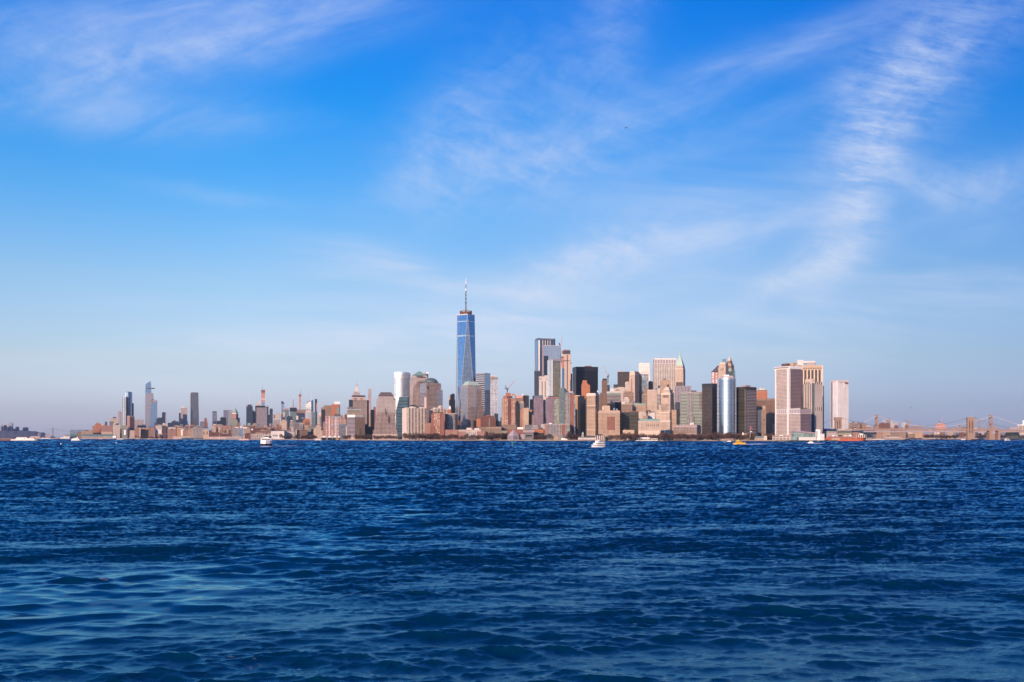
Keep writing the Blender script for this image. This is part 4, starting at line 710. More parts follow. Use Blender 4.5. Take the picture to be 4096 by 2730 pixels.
B.box('wall','cream_stone',1417,None); B.box('netted_top','slate_roof',1402.5,1417,(.4,1.03),(-.02,1.03)); B.box('red_formwork','red_paint',1402,1414,(-.05,.4),(-.05,.4)); B.strip('red_scaffold','red_work','L',-.2,.9,1424,1473,1.2); B.strip('glazed_lower_face','sky_glass','L',.0,.95,1474,1600,.6)
B.strip('window_line','brown','R',.42,.56,1420,1560,.3); B.strip('hoist_mast','pink_steel','R',.97,1.05,1415,1520,1.6); B.box('catch_platform','dark_metal',1443,1445,(-.1,1.06),(-.08,1.06)); B.box('catch_platform','dark_metal',1427,1430,(-.12,.3),(-.2,.3)); B.box('lower_platform','dark_metal',1451.5,1454,(.9,1.1),(1.0,1.28)); B.box('formwork_top','mauve_panel',1399,1402.5,(.45,.95),(0,.95)); B.box('rear_glass','dark_blue',1495,None,(.2,1.0),(1.0,1.35))
c = empty('tower_crane', W(2244,1386,3800), 0, 'red tower crane standing against the pale mirror glass tower', 'crane')
crane(c, [(2244,1452),(2242,1390)], [(2243,1388),(2246,1365),(2248,1347)], [(2243,1388),(2237,1378),(2236,1372),(2243,1388)], 3800, 'pink_steel', False)
o = c.location; mb = MB(); q = W(2240,1390,3800)-o; mb.box(q.x-4,q.x+3,-2,2,q.z-3,q.z+2); mb.build('cab', M['orange_paint'], c)
T('dark_tower', 'plain navy slab below the tall dark tower with white fins', 2137,None,2165,1486,3750,'dark_blue',[('roof_edge','blue_roof',1484,1486,2137,2165)])
B = T('office_tower', 'white stone shaft with rooftop louvres between navy slab and olive tower', 2156,None,2191,1506,3600,'white_fine',[('roof_plant','pale_stone',1502.5,1506,2178,2190),('louvre_band','mauve_panel',1513,1521,2158,2167,-.02,.1),('louvre_band','mauve_panel',1513,1521,2185,2191,-.02,.1),('window_line','brown',1526,1590,2167,2170,-.015,.05),('window_line','brown',1526,1590,2179,2182,-.015,.05)])
B = T('glass_tower', 'blue roofed tower with a red and blue window grid', 2134.5,None,2173,1592,3330,'red_blue_grid',[('roof_screen','blue_roof',1582,1592,2137,2172,.05,.95),('roof_line','steel',1588,1589,2136,2172.5,.02,.97),('side_bay','brown_stone',1660,1710,2128,2137,.1,.5)])
T('apartment_tower', 'slim white curved strip tower between the two window grid towers', 2170.5,None,2183,1602,3360,'white_fine',[('roof_edge','cream_stone',1600,1602,2170,2183)])
B = T('glass_tower', 'grey window grid tower with a red roof line and a dark roof box', 2184,None,2239,1594,3310,'red_blue_grid',[('roof_line','brick_trim',1590.5,1594,2186,2238,-.01,1),('roof_box','blue_roof',1584,1590.5,2193,2215,.2,.8),('olive_bay','olive_glass',1597,1702,2218,2238,-.02,.3)])
B = Bd('glass_tower','green grey glass tower with a sharply slanted dark roof','tower',2237,2257,2281,3270,th=48)
B.box('wall','green_glass',1575,None); B.box('slanted_crown','green_glass',1551,1575,(0,1),(0,1),ta=(.2,1),tb=(0,.06),roof='dark_glass'); B.strip('grid_bay','dark_grid','R',.1,1,1598,1700,.3)
T('brick_tower', 'grey and brick apartment tower with pale roof frame right of the slanted glass roof', 2279,None,2299,1578,3230,'brick',[('roof_frame','grey_panel',1571,1575,2262,2296,-.02,1.02),('grey_bay','dark_grid',1577,1740,2259,2280,-.02,1),('roof_plant','pink_steel',1566,1571,2281,2292),('edge_bay','grey_glass',1590,1740,2296,2301,-.03,.5)],cat='apartment tower')
T('apartment_building', 'low wide white window grid block by the park below the glass towers', 2178,None,2280,1698,3190,'dark_grid',[('roof_edge','offwhite',1696.6,1698,2178,2280,-.01,1),('rooftop_bulkhead','white_paint',1692.5,1696.6,2196,2207),('brick_end','brick',1699,1742,2246,2262,-.015,.1),('brick_end','brick_pink',1699,1742,2178,2190,-.015,.1)],cat='apartment block')
T('brick_building', 'orange ended low block with a dark shadowed base', 2129,None,2175,1719,3250,'brick_orange',[('dark_base','dark',1733,1745,2136,2178,-.3,.3),('roof_edge','slate_roof',1718,1719,2129,2175,-.01,1)])
T('low_building', 'white horizontal banded low block beside grey cube', 2128,None,2154,1706,3290,'white_bands',[('rooftop_bulkhead','white_paint',1704,1706,2130,2150)])
T('low_building', 'grey windowless cube left of the white window grid block', 2164,None,2179,1699,3260,'concrete',[('side_cube','slate_roof',1712,1722,2153,2170,-.2,.4),('roof_parapet','offwhite',1698,1699,2164,2179)])
T('low_building', 'long dark low block with a white roof box behind the stepped museum', 2100,None,2130,1700,3330,'grey',[('rooftop_bulkhead','white_paint',1710,1718,2069,2093,-.6,.0)])
T('brick_building', 'long red brick terrace behind the stepped museum', 2027,None,2112,1720,3290,'brick',[('roof_edge','brick_trim',1718.8,1720,2027,2112,-.01,1),('green_bay','grey_green',1724,1748,2006,2028,.1,.8)])
# museum
B = Bd('museum','six sided grey stone museum with a stepped pyramid roof on the shore','museum',2026,None,2082,3230,dep=40)
def hexa(B, part, m, rpx, y1, y0, r2=None):
    mb = MB(); r = rpx/F*B.d; r2 = r if r2 is None else r2/F*B.d
    P_ = lambda q: [(q*math.cos(math.pi/3*i+math.pi/6), q*math.sin(math.pi/3*i+math.pi/6)) for i in range(6)]
    mb.prism(P_(r), 0 if y0 is None else B.z(y0), B.z(y1), P_(r2), bottom=True); return mb.build(part, [M[m], M[m]], B.root)
hexa(B,'wall','mauve_fins',28,1744,None)
for i in range(6): hexa(B,'roof_tier','mauve_panel',27-i*3.9,1744-(i+1)*3.7,1744-i*3.7,24.5-i*3.9)
T('museum_wing', 'grey stone museum wing with deep roof slab by the shore', 2098,None,2134,1730,3215,'grey_bands',[('roof_slab','mauve_panel',1722,1730,2092,2137,-.15,1.05),('window_band','dark_glass',1741,1747,2104,2128,-.02,.1),('side_wing','mauve_panel',1738,1758,2082,2102,.1,.8)],cat='museum')
T('pavilion', 'small brick pavilion with one wide arched front on the shore', 2205,None,2232,1746,3190,'tan',[('arch_roof','tan_stone',1743,1746,2208,2229,-.05,1.0)],cat='pavilion')
B = Bd('marquee','white arched event tent on the shore left of the pier house','tent',2244,None,2272,3160,dep=20)
mb = MB(); w_ = B.W/2; mb.lathe([(w_,-B.D/2),(w_,B.D/2)],12,(0,0),0,math.pi); 
me = mb.build('canopy', M['tent_white'], B.root); me.rotation_euler = (math.pi/2,0,0); me.scale = (1,.42,1); me.location = (0,0,B.z(1757))
B.box('side_wall','white_paint',1754,None,(.02,.98))
# dark tower with cream edge
T('dark_tower', 'shadowed slab coloured black with a cream painted sun strip along its left edge', 2311,None,2338,1584,3420,'black',[('painted_sun_strip','tan_orange',1581,1716,2299,2311,.1,.8),('roof_edge','white_paint',1583,1585,2303,2320,-.05,.5)])  # black wall and tan strip hold shadow and sunlight as colour
B = Bd('office_skyscraper','large black steel slab with grid windows, widest dark tower in the centre','skyscraper',2290,2305,2392,3900,th=76)
B.box('wall','black',1484,None); B.box('roof_band','black_panel',1467.5,1484,(-.01,1.01),(-.005,1.005)); B.box('roof_plant','rust',1463,1467.5,(.3,.8),(.50,.75)); B.strip('side_face','dark','L',.02,.98,1486,1700,.3)
T('brick_tower', 'stepped orange brick tower in front of the large black steel slab', 2326,None,2360,1540,3465,'brick_orange',[('setback','brick_orange',1535,1540,2327,2352),('setback','brick_orange',1522,1535,2330,2348),('lower_wing','brick',1573,1700,2340,2368,.1,.9)])
B = Bd('stone_tower','tall tan office tower with a white cornice and shaded right side','tower',2347,2382,2395,3080,th=20)
B.box('wall','tan',1584,None); B.box('cornice','pale_stone',1575,1584,(-.03,1.03),(-.03,1.03)); B.strip('belt_course','cream_stone','L',0,1,1622,1624,.5); B.strip('belt_course','cream_stone','L',0,1,1718,1720,.5); B.box('rear_wing','dark',1590,None,(-.25,.0),(.3,1.0)); B.strip('upper_band','brown_stone','L',.02,.98,1627,1634,.2); B.box('roof_line','white_paint',1573.5,1575,(.1,.9),(.1,.9))  # rear wing coloured dark for the shadow lying on it
B.strip('window_line','pale_stone','R',.25,.45,1630,1735,.2)
T('brown_building', 'dark brown block right behind the tall tan office tower', 2393,None,2429,1580,3250,'brown',[('setback','brown',1572,1580,2400,2428),('roof_tank','offwhite',1563,1570,2388,2394,.2,.5)])
T('dark_tower', 'slim brown tower under a leaning crane right of the large black slab', 2407,None,2429,1522,3800,'brown',[('setback','dark',1516,1522,2410,2428),('right_wing','dark_blue',1540,1700,2429,2439,.0,.8),('roof_edge','rust',1514.5,1516,2410,2428)])
c = empty('tower_crane', W(2432,1512,3780), 0, 'dark crane leaning left above the slim brown tower', 'crane')
crane(c, [(2432,1535),(2432,1508)], [(2431,1508),(2423,1487),(2417,1467)], [(2432,1508),(2434,1495),(2436,1507)], 3780, 'pink_steel')
B = Bd('office_building','curving white office block with a green roof band','building',2424,2441,2483,3350,th=66)
B.box('wall','white_bands',1578,None); B.box('roof_band','copper_green',1573,1578,(0,1),(0,1)); B.box('upper_storey','offwhite',1566,1573,(.1,.9),(.0,.85)); B.box('roof_box','white_paint',1555,1566,(.5,.9),(.18,.4)); B.strip('painted_shade_foot','dark_blue','R',0,1,1610,1650,.2)  # dark blue strip paints shade at the foot
T('stone_building', 'pale flat block above the white curving office block', 2456,None,2500,1552,3600,'pale',[('dark_window','black_panel',1560,1563,2463,2478,-.02,.1),('setback','pale',1549,1552,2470,2498)])
T('dark_tower', 'wide dark office slab behind the tapering cream tower', 2470,None,2556,1490,3950,'bronze',[('roof_band','black_panel',1488,1492,2470,2556,-.01,1),('roof_plant','pink_steel',1483,1488,2478,2487),('left_annex','dark_blue',1538,1700,2454,2471,.1,.8)])
B = Bd('stone_skyscraper','tapering cream stone tower with vertical ribs and no spire','skyscraper',2514,2540,2550,3650,th=24)
B.box('wall','cream',1571,None,(0,1),(0,1)); B.box('upper_shaft','cream',1500,1571,(.0,1),(.0,1),ta=(.12,.97),tb=(.05,.9)); B.box('crown','cream_stone',1485,1500,(.12,.97),(.05,.9),ta=(.16,.9),tb=(.1,.85)); B.strip('window_line','brick_pink','L',.4,.6,1515,1600,.5); B.box('left_shoulder','pale',1528,None,(-.55,0),(.1,.9)); B.box('left_shoulder_top','pale_stone',1526,1528,(-.4,-.1),(.2,.8))
T('stone_building', 'ornate brown stone block with a peaked top and arched windows', 2493,None,2534,1572,3450,'brown_stone',[('setback','brown_stone',1566,1572,2497,2528),('peak','tan_stone',1557,1566,2503,2518,.2,.8),('cornice','tan_stone',1580,1582,2493,2534,-.02,1)])
T('stone_building', 'white stepped block resting below the ornate brown stone block', 2494,None,2518,1598,3320,'pale',[('setback','pale',1592,1598,2496,2515),('setback','white_paint',1590,1592,2499,2512),('glass_wing','dark_grid',1607,1700,2514,2540,-.1,.6),('left_wing','offwhite',1608,1700,2486,2500,-.1,.6)])
T('stone_building', 'grey brown office block with a flat cornice at mid height', 2485,None,2526,1618,3210,'brown_stone',[('cornice','tan_stone',1616,1618.5,2484.5,2526.5,-.02,1),('setback','brown_stone',1613,1616,2500,2524)])
T('stone_building', 'tan block with green mansard trim at mid height', 2530,None,2583,1622,3240,'tan',[('mansard','copper_green',1615,1622,2541,2582,-.01,.6),('cornice','tan_stone',1621.5,1623,2530,2583,-.02,1),('roof_plant','brown_roof',1611,1615,2552,2562)])
B = T('white_tower', 'brilliant white blank tower in full sun, brightest in the skyline', 2555,None,2599,1455,4000,'white_blank',[('roof_edge','white_paint',1453.5,1455,2555,2599),('right_notch','white_blank',1500,1700,2597,2601,-.02,.7),('roof_plant','offwhite',1451.5,1453.5,2562,2572)],cat='skyscraper')
B = T('glass_tower', 'grey glass tower with a dark left strip in front of the brilliant white one', 2565,None,2594,1498,3750,'grey_glass',[('dark_bay','black',1503,1700,2557,2567,-.02,.9),('roof_edge','steel',1496.5,1498,2566,2594),('roof_box','pale_stone',1486,1497,2569,2588,.3,.8)])
B = Bd('stone_tower','brown stone tower with a tall stepped pyramid roof','tower',2570,None,2594,3500,dep=22)
B.box('wall','brown_stone',1580,None); B.box('pyramid_roof','brown_stone',1537.5,1576,(.08,.92),(.08,.92),ta=(.45,.55),tb=(.45,.55)); B.box('lower_stage','tan',1576,1580,(-.02,1.02),(-.02,1.02))
T('brown_building', 'dark brown slab between pyramid roof and the large white grid tower', 2593,None,2612,1527,3800,'brown',[('rooftop_bulkhead','brown_roof',1525,1527,2597,2606)])
B = Bd('office_skyscraper','large white grid slab, widest pale tower with deep square windows','skyscraper',2611,2617,2705,3900,th=80)
B.box('wall','white_grid',1455,None); B.box('upper_band','mauve_panel',1439,1455,(.02,.98),(.02,.98)); B.box('roof_slab','white_paint',1434.5,1439,(0,1),(0,1)); B.box('roof_mast_base','pink_steel',1430,1434.5,(.4,.6),(.36,.40)); B.mast('roof_mast','pink_steel',.5,1423,1431,1.2,.6,b=.38)
for q in (.0,.125,.25,.375,.5,.625,.75,.875,.985): B.strip('fin','white_paint','R',q,q+.02,1437,1456,.6)
T('stone_building', 'peach plain block with few windows below the large white grid slab', 2589,None,2627,1562,3330,'cream',[('roof_parapet','pale_stone',1560,1562,2591,2627,-.01,1),('left_wing','brown_stone',1580,1700,2572,2590,.2,.9)])
T('stone_building', 'white stepped sliver between peach block and the bell topped stone tower', 2625,None,2641,1578,3500,'white_bands',[('setback','pale',1554,1578,2629,2641)])
T('stone_tower', 'tan hotel tower behind the urn topped stone tower', 2640,None,2684,1524,3500,'tan',[('crown','tan',1519,1524,2646,2678),('roof_plant','black_panel',1516,1519,2653,2664)])
B = Bd('stone_skyscraper','cream wedding cake stone tower with a dark urn on top','skyscraper',2634,2680,2697,3150,th=22)
B.box('wall','cream',1688,None,(-.0,1.02),(-.02,1)); B.box('setback','cream',1650,1688,(.05,.97),(.0,.95)); B.box('setback','cream',1618,1650,(.02,.95),(.05,1.2)); B.box('setback','cream',1600,1650,(.2,1.0),(.05,.95)); B.box('shaft','cream',1578,1600,(.2,.98),(.1,.9)); B.box('colonnade','cream_stone',1572,1580,(.18,1.0),(.08,.92)); B.box('upper_stage','cream',1560,1572,(.3,.92),(.15,.85)); B.box('pyramid_top','cream_stone',1548,1560,(.36,.86),(.2,.8),ta=(.5,.74),tb=(.35,.65))
B.box('urn','slate_roof',1538,1548,(.55,.70),(.42,.58)); B.strip('cornice','pale_stone','L',-.01,1.03,1683,1688,.7); B.strip('cornice','pale_stone','L',.04,.98,1648,1651,.6)
for q in (.4,.5,.6,.7,.8): B.strip('column_gap','brown','L',q,q+.035,1581,1591,-.0+.15)
B.box('left_block','dark_blue',1690,None,(-.55,.0),(-.1,.8)); B.box('left_wing','cream',1640,None,(-.40,.02),(.35,.95)); B.box('right_wing','tan',1640,None,(1.0,1.4),(.4,1.0))
B = Bd('stone_building','reddish tan hotel with balcony cornice and a red brick panel in the middle','building',2393,None,2480,3060,dep=50)
B.box('wall','tan',1652,None); B.box('upper_storey','tan_stone',1643,1652,(.01,.99),(.01,.99)); B.strip('cornice','granite_trim','L',-.01,1.01,1655,1657.5,1.6); B.strip('cornice','granite_trim','L',-.01,1.01,1650,1652,.8); B.strip('brick_panel','brick','L',.405,.755,1668,1722,.25); B.strip('stone_base','pale_stone','L',-.02,1.02,1744,1752,1.0)
B.box('roof_house','tan_stone',1623,1643,(.20,.54),(.3,.8)); B.cyl('roof_tank','offwhite',2413,4,1628,1641,b=.3); B.cyl('roof_tank','grey_panel',2457,4,1633,1642,b=.3); B.cyl('roof_tank','grey_panel',2468,3.5,1635,1643,b=.3)
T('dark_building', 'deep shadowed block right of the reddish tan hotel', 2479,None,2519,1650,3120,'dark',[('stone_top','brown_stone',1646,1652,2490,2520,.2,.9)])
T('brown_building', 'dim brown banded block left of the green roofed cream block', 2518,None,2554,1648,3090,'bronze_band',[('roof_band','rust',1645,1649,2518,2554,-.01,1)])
T('stone_building', 'pale block peeping over the green roofed cream block', 2553,None,2586,1652,3200,'pale',[('setback','pale',1647,1652,2556,2577),('right_wing','tan',1664,1700,2570,2590,-.1,.5)])
T('stone_building', 'ornate pale pair of roofs left of the wedding cake tower', 2588,None,2620,1655,3250,'pale',[('dome_base','tan_stone',1645,1655,2586,2598,.2,.6),('right_wing','offwhite',1651,1700,2600,2620,-.1,.4),('roof_box','white_paint',1669,1676,2591,2619,-.5,.0)])
B = Bd('stone_building','cream block with a green copper mansard roof facing the park','building',2553,None,2641,3020,dep=45)
B.box('wall','cream',1685,None); B.box('mansard_roof','copper_green',1677,1685,(.0,1),(.0,1),ta=(.06,.95),tb=(.1,.9)); B.strip('cornice','pale_stone','L',-.01,1.01,1685,1687,.9)
for q in (.36,.45,.54,.63,.72,.81,.90): B.strip('arched_window','black_panel','L',q,q+.03,1699,1707,.2)
B.strip('stone_base','cream_stone','L',0,1,1722,1742,.2)
T('low_building', 'windowless tan slab low among the park trees', 2491,None,2537,1722,3000,'tan_stone',[('roof_house','brown_roof',1716,1722,2497,2504),('roof_parapet','cream_stone',1721,1722.4,2491,2537,-.01,1)])
# green spired tower and neighbours
B = Bd('stone_skyscraper','slender cream tower with a pale green pyramid roof and needle spire','skyscraper',2699,2733,2741,3800,th=20)
B.box('wall','cream',1475,None); B.box('upper_shaft','cream',1466,1475,(.10,.95),(.05,.95)); B.box('pyramid_roof','copper_pale',1432,1466,(.08,.96),(.03,.97),ta=(.36,.66),tb=(.35,.65)); B.box('spire_base','copper_pale',1420,1433,(.38,.62),(.38,.62),ta=(.44,.58),tb=(.44,.56)); B.mast('spire','copper_pale',.51,1400,1421,2.6,.3); B.strip('cornice','cream_stone','L',0,1,1474,1478,.6)
for q in (.2,.45,.7): B.strip('dormer','tan_stone','L',q,q+.1,1462,1470,-.0+.8)
B = T('office_tower', 'grey vertical striped tower with a black roof box right of the wedding cake tower', 2700,None,2765,1546,3450,'mauve_fins',[('roof_plant','brown_roof',1529,1546,2704,2732),('roof_edge','grey_panel',1544.5,1546.5,2700,2765,-.01,1),('painted_shade_foot','dark_blue',1610,1720,2700,2720,-.02,.5),('right_annex','dark',1563,1700,2764,2786,.2,.9)])  # shade at the foot painted with a dark blue box
B = Bd('office_building','pale green banded office block with a dark recessed centre','office block',2723,None,2809,3180,dep=50)
B.box('wall','green_bands',1569,None); B.box('lower_wing','green_bands',1664,None,(-.24,.6),(-.12,.5)); B.strip('dark_centre','dark_grid','L',.31,.59,1572,1700,.4); B.strip('dark_right_bay','grey_bands','L',.86,1.0,1570,1640,.25); B.strip('roof_band','mauve_panel','L',.0,1.0,1568,1572,.4); B.box('roof_box','offwhite',1692,1700,(.42,.62),(-.18,-.05))
B.strip('dark_centre','dark_grid','L',.30,.58,1666,1700,6.5)
B = Bd('museum','grey classical customs building with a bold cornice below the green banded block','museum',2694,2788,2804,3010,th=20)
B.box('wall','granite',1706,None); B.box('attic','mauve_panel',1700,1706,(.02,.98),(.05,.95)); B.strip('cornice','granite_trim','L',-.01,1.01,1705,1708,.9); B.strip('base_storey','brown_stone','L',0,1,1724,1735,.3)
for q in (.05,.20,.35,.50,.65,.80,.93): B.strip('attic_block','rust','L',q,q+.03,1701.5,1705,.2)
B = Bd('office_skyscraper','plain black office tower with a shaded right side left of the shining curved tower','skyscraper',2808,2849,2868,3130,th=25)
B.box('wall','bronze',1552,None); B.box('roof_band','black_panel',1534.5,1552,(-.004,1.004),(-.004,1.004)); B.strip('painted_shade_face','black','R',0,1,1552,1740,.2)  # black sheet puts the right face's shade into the colour
B = Bd('slate_roof_tower','dark slate pyramid cap on a brown gridded shaft beside the crowned cream tower','skyscraper',2846,None,2890,3760,dep=44)
B.box('wall','brick_bays',1490,None); B.box('slate_cap','slate_roof',1462,1489,(-.03,1.03),(-.03,1.03),ta=(.56,.9),tb=(.3,.7))
B = Bd('stone_skyscraper','cream art deco tower with a rounded crown carrying a small steel frame','skyscraper',2873,2903,2915,3600,th=24)
B.box('wall','cream',1470,None); B.box('setback','cream',1458,1470,(.06,.97),(.04,.96)); B.box('crown','cream_stone',1450,1458,(.16,.92),(.1,.9)); mb = MB()
for q in (.4,.55,.7,.82): mb.tube([(B.X(q),0,B.z(1450)),(B.X(q),0,B.z(1437))],.6,4)
for y in (1437,1443): mb.tube([(B.X(.4),0,B.z(y)),(B.X(.82),0,B.z(y))],.6,4)
mb.build('steel_frame', M['dark_metal'], B.root)
for q in (.35,.5,.65): B.strip('crown_window','rust','L',q,q+.06,1473,1483,.2)
B = Bd('stone_skyscraper','slim stepped gothic tower with a bright needle spire, behind the shining curved tower','skyscraper',2898,2926,2938,3780,th=26)
B.box('wall','cream',1475,None); B.box('setback','brown_stone',1462,1475,(.08,.95),(.05,.95)); B.box('setback','cream',1455,1462,(.14,.9),(.1,.9)); B.box('setback','brown_stone',1443,1455,(.26,.8),(.2,.8),ta=(.3,.76)); B.box('lantern','cream_stone',1430,1443,(.34,.72),(.28,.72),ta=(.42,.64),tb=(.38,.62)); B.mast('spire','silver_metal',.53,1394,1431,1.8,.3)
T('glass_building', 'dark blue glass stepped block peeping right above the shining curved tower', 2914,None,2939,1486,3500,'dark_blue',[('roof_peak','copper_green',1476,1486,2914,2926),('right_bay','teal_bands',1484,1600,2934,2941,-.03,.5)])
# --- shining curved tower
def curved():
    d = 3060; B = Bd('curved_skyscraper','shining curved aluminium and glass tower with a bright vertical glint','skyscraper',2868,None,2945,d,dep=40)
    r = 33.5/F*d; cx = B.X(2908.5); cy = -B.D/2+ 2; a0, a1 = math.pi*1.06, math.pi*1.94
    mb = MB(); mb.lathe([(r,0),(r,B.z(1519))],48,(cx,cy+r*.30),a0,a1,1,.92); mb.build('curved_wall', M['aluminium'], B.root, smooth=True, weld=False)
    mb = MB(); mb.lathe([(r*1.01,B.z(1519)),(r*1.01,B.z(1512.5)),(r*.95,B.z(1512.5))],48,(cx,cy+r*.30),a0,a1,1,.92); mb.build('crown_band', M['silver_metal'], B.root, smooth=False)
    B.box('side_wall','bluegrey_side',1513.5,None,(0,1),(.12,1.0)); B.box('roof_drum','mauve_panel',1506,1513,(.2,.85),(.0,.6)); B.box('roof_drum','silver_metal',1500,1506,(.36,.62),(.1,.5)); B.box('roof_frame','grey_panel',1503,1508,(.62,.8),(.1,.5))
    mb = MB(); mb.lathe([(r*1.04,0),(r*1.04,10)],32,(cx,cy+r*.30),a0,a1,1,.92); mb.build('base', M['granite_trim'], B.root)
curved()
B = Bd('office_skyscraper','dark bronze banded tower with a glinting corner strip right of the shining curved tower','skyscraper',2945,2980,3026,3060,th=40)
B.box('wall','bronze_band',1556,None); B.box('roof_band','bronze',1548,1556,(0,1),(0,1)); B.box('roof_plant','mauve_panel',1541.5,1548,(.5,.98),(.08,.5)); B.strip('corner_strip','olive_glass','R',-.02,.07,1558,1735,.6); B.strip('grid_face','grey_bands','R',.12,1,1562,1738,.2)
B = T('brick_tower', 'brown brick tower with small white roof pavilion right of the dark bronze tower', 3024,None,3070,1566,3500,'brick_orange',[('upper_storey','brown_stone',1560,1566,3028,3068,.05,.95),('roof_pavilion','offwhite',1555,1560,3036,3060,.2,.8)],cat='tower')
B.dome('roof_dome','offwhite',3043,5,1550,1556,b=.4)
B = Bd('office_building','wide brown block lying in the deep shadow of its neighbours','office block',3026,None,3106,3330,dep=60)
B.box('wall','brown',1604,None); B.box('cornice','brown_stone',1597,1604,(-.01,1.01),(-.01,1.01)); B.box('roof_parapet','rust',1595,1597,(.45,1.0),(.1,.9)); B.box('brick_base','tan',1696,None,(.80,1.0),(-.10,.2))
T('narrow_tower', 'narrow tan tower standing in front of the shadowed brown block', 3046,None,3064,1640,3080,'brown_stone',[('upper_storey','tan',1623,1640,3050,3062,.1,.9),('dark_window','black_panel',1676,1682,3053,3058,-.02,.1),('left_annex','dark_blue',1640,1732,3030,3047,.2,.9)])
# --- right cluster
B = Bd('office_skyscraper','broad pale tower with white corner piers and a wide belt at mid height','skyscraper',3101,3159,3206,2980,th=46)
B.box('wall','ny_plaza',1476,None); B.box('crown','white_paint',1465,1476,(-.06,1.03),(-.03,1.04)); B.strip('right_face','ny_plaza_shade','R',.07,1.0,1478,1636,.3); B.strip('corner_pier','white_paint','L',.0,.07,1476,1742,.9); B.strip('corner_pier','white_paint','L',.83,.94,1476,1742,.9); B.strip('corner_pier','white_paint','R',-.02,.04,1476,1742,.7)
B.strip('belt','offwhite','L',0,1,1635,1656,.6); B.strip('crown_louvre','mauve_panel','L',.0,.95,1467.5,1471,4.2)
for q in (.17,.30,.43,.56,.68): B.strip('belt_opening','mauve_panel','L',q,q+.07,1638,1653,.9)
B.box('roof_plant','brown_roof',1453,1465,(.35,.75),(.1,.35)); B.box('roof_plant','tan_stone',1451,1465,(.6,.95),(.35,.7)); B.box('roof_plant','pale_stone',1459,1465,(.9,1.0),(.6,1.0))
B2 = Bd('office_building','lower pale wing with a dark belt beside the broad pale tower','office block',3158,3201,3244,2895,th=46)
B2.box('wall','ny_plaza',1655,None); B2.box('belt','mauve_panel',1637,1655,(0,1),(0,1)); B2.box('roof_slab','white_paint',1635,1637.2,(-.01,1.01),(-.01,.0)); B2.strip('roof_slab','white_paint','L',-.01,1.01,1634.5,1637.5,.6); B2.strip('belt_rail','white_paint','L',-.01,1.01,1653.5,1656,.6); B2.strip('right_face','ny_plaza_shade','R',.02,1,1657,1730,.3); B2.box('roof_plant','brown_roof',1632,1635,(.3,1.0),(.1,.7))
for q in (.06,.2,.34,.48,.62,.76,.9): B2.strip('belt_pier','offwhite','L',q,q+.035,1637,1654,.3)
B = Bd('office_skyscraper','massive tan tower with broad vertical piers and long dark window bays','skyscraper',3200,None,3291,3260,dep=70)
B.box('wall','broad_fins',1481,None); B.box('crown','tan_stone',1462,1481,(0,1),(0,1)); B.strip('corner_pier','cream_stone','L',.95,1.01,1463,1740,.6)
for q in range(9): B.strip('crown_opening','brown_roof','L',.04+q*.105,.10+q*.105,1472,1477,.2)
B.box('painted_shade_side','dark_blue',1545,None,(1.0,1.055),(.1,.9)); B.box('roof_house','pale_mesh',1452,1462,(.42,.70),(.2,.8)); B.box('roof_screen','offwhite',1438,1462,(-.12,.14),(.3,.8)); B.box('roof_screen','offwhite',1443,1452,(.14,.68),(.3,.7),ta=(.14,.66)); B.box('roof_house','mauve_panel',1450,1462,(.30,.68),(.1,.5))  # dark blue right side is the tan tower's shade as colour
B = Bd('office_skyscraper','cream tower with tight vertical fins and plain right face before the massive tan tower','skyscraper',3212,3247,3290,2962,th=50)
B.box('wall','tight_fins',1535,None); B.box('crown','pale_stone',1529,1535,(.1,1.0),(.0,.98)); B.box('penthouse','cream_stone',1516,1529,(.2,.95),(.05,.35)); B.strip('glass_slot','green_glass','R',.02,.24,1533,1730,.2); B.strip('plain_face','pale_mesh','R',.26,1.0,1537,1730,.3); B.strip('crown_fins','tight_fins','R',.26,1.0,1528,1538,.5); B.strip('fin_band','tight_fins','R',.28,1.0,1629,1643,.5)
for q in (.12,.38,.64): B.strip('crown_opening','black_panel','L',q,q+.12,1529,1536,.3)
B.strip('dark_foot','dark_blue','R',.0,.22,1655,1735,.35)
B = Bd('white_tower','white tower with dotted windows standing alone at right, bright strip down its corner','skyscraper',3323,3352,3394,4350,th=52)
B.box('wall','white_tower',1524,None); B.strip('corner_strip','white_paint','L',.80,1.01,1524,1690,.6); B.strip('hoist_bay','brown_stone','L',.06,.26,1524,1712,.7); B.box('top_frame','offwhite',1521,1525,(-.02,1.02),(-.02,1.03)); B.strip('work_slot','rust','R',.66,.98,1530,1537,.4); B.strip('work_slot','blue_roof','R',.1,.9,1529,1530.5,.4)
for q in (.06,.5): B.mast('hoist_post','rust',q,1516,1524,.6,.6,b=.1)
B.strip('work_slot','pink_steel','L',.3,.6,1525,1528,.4)
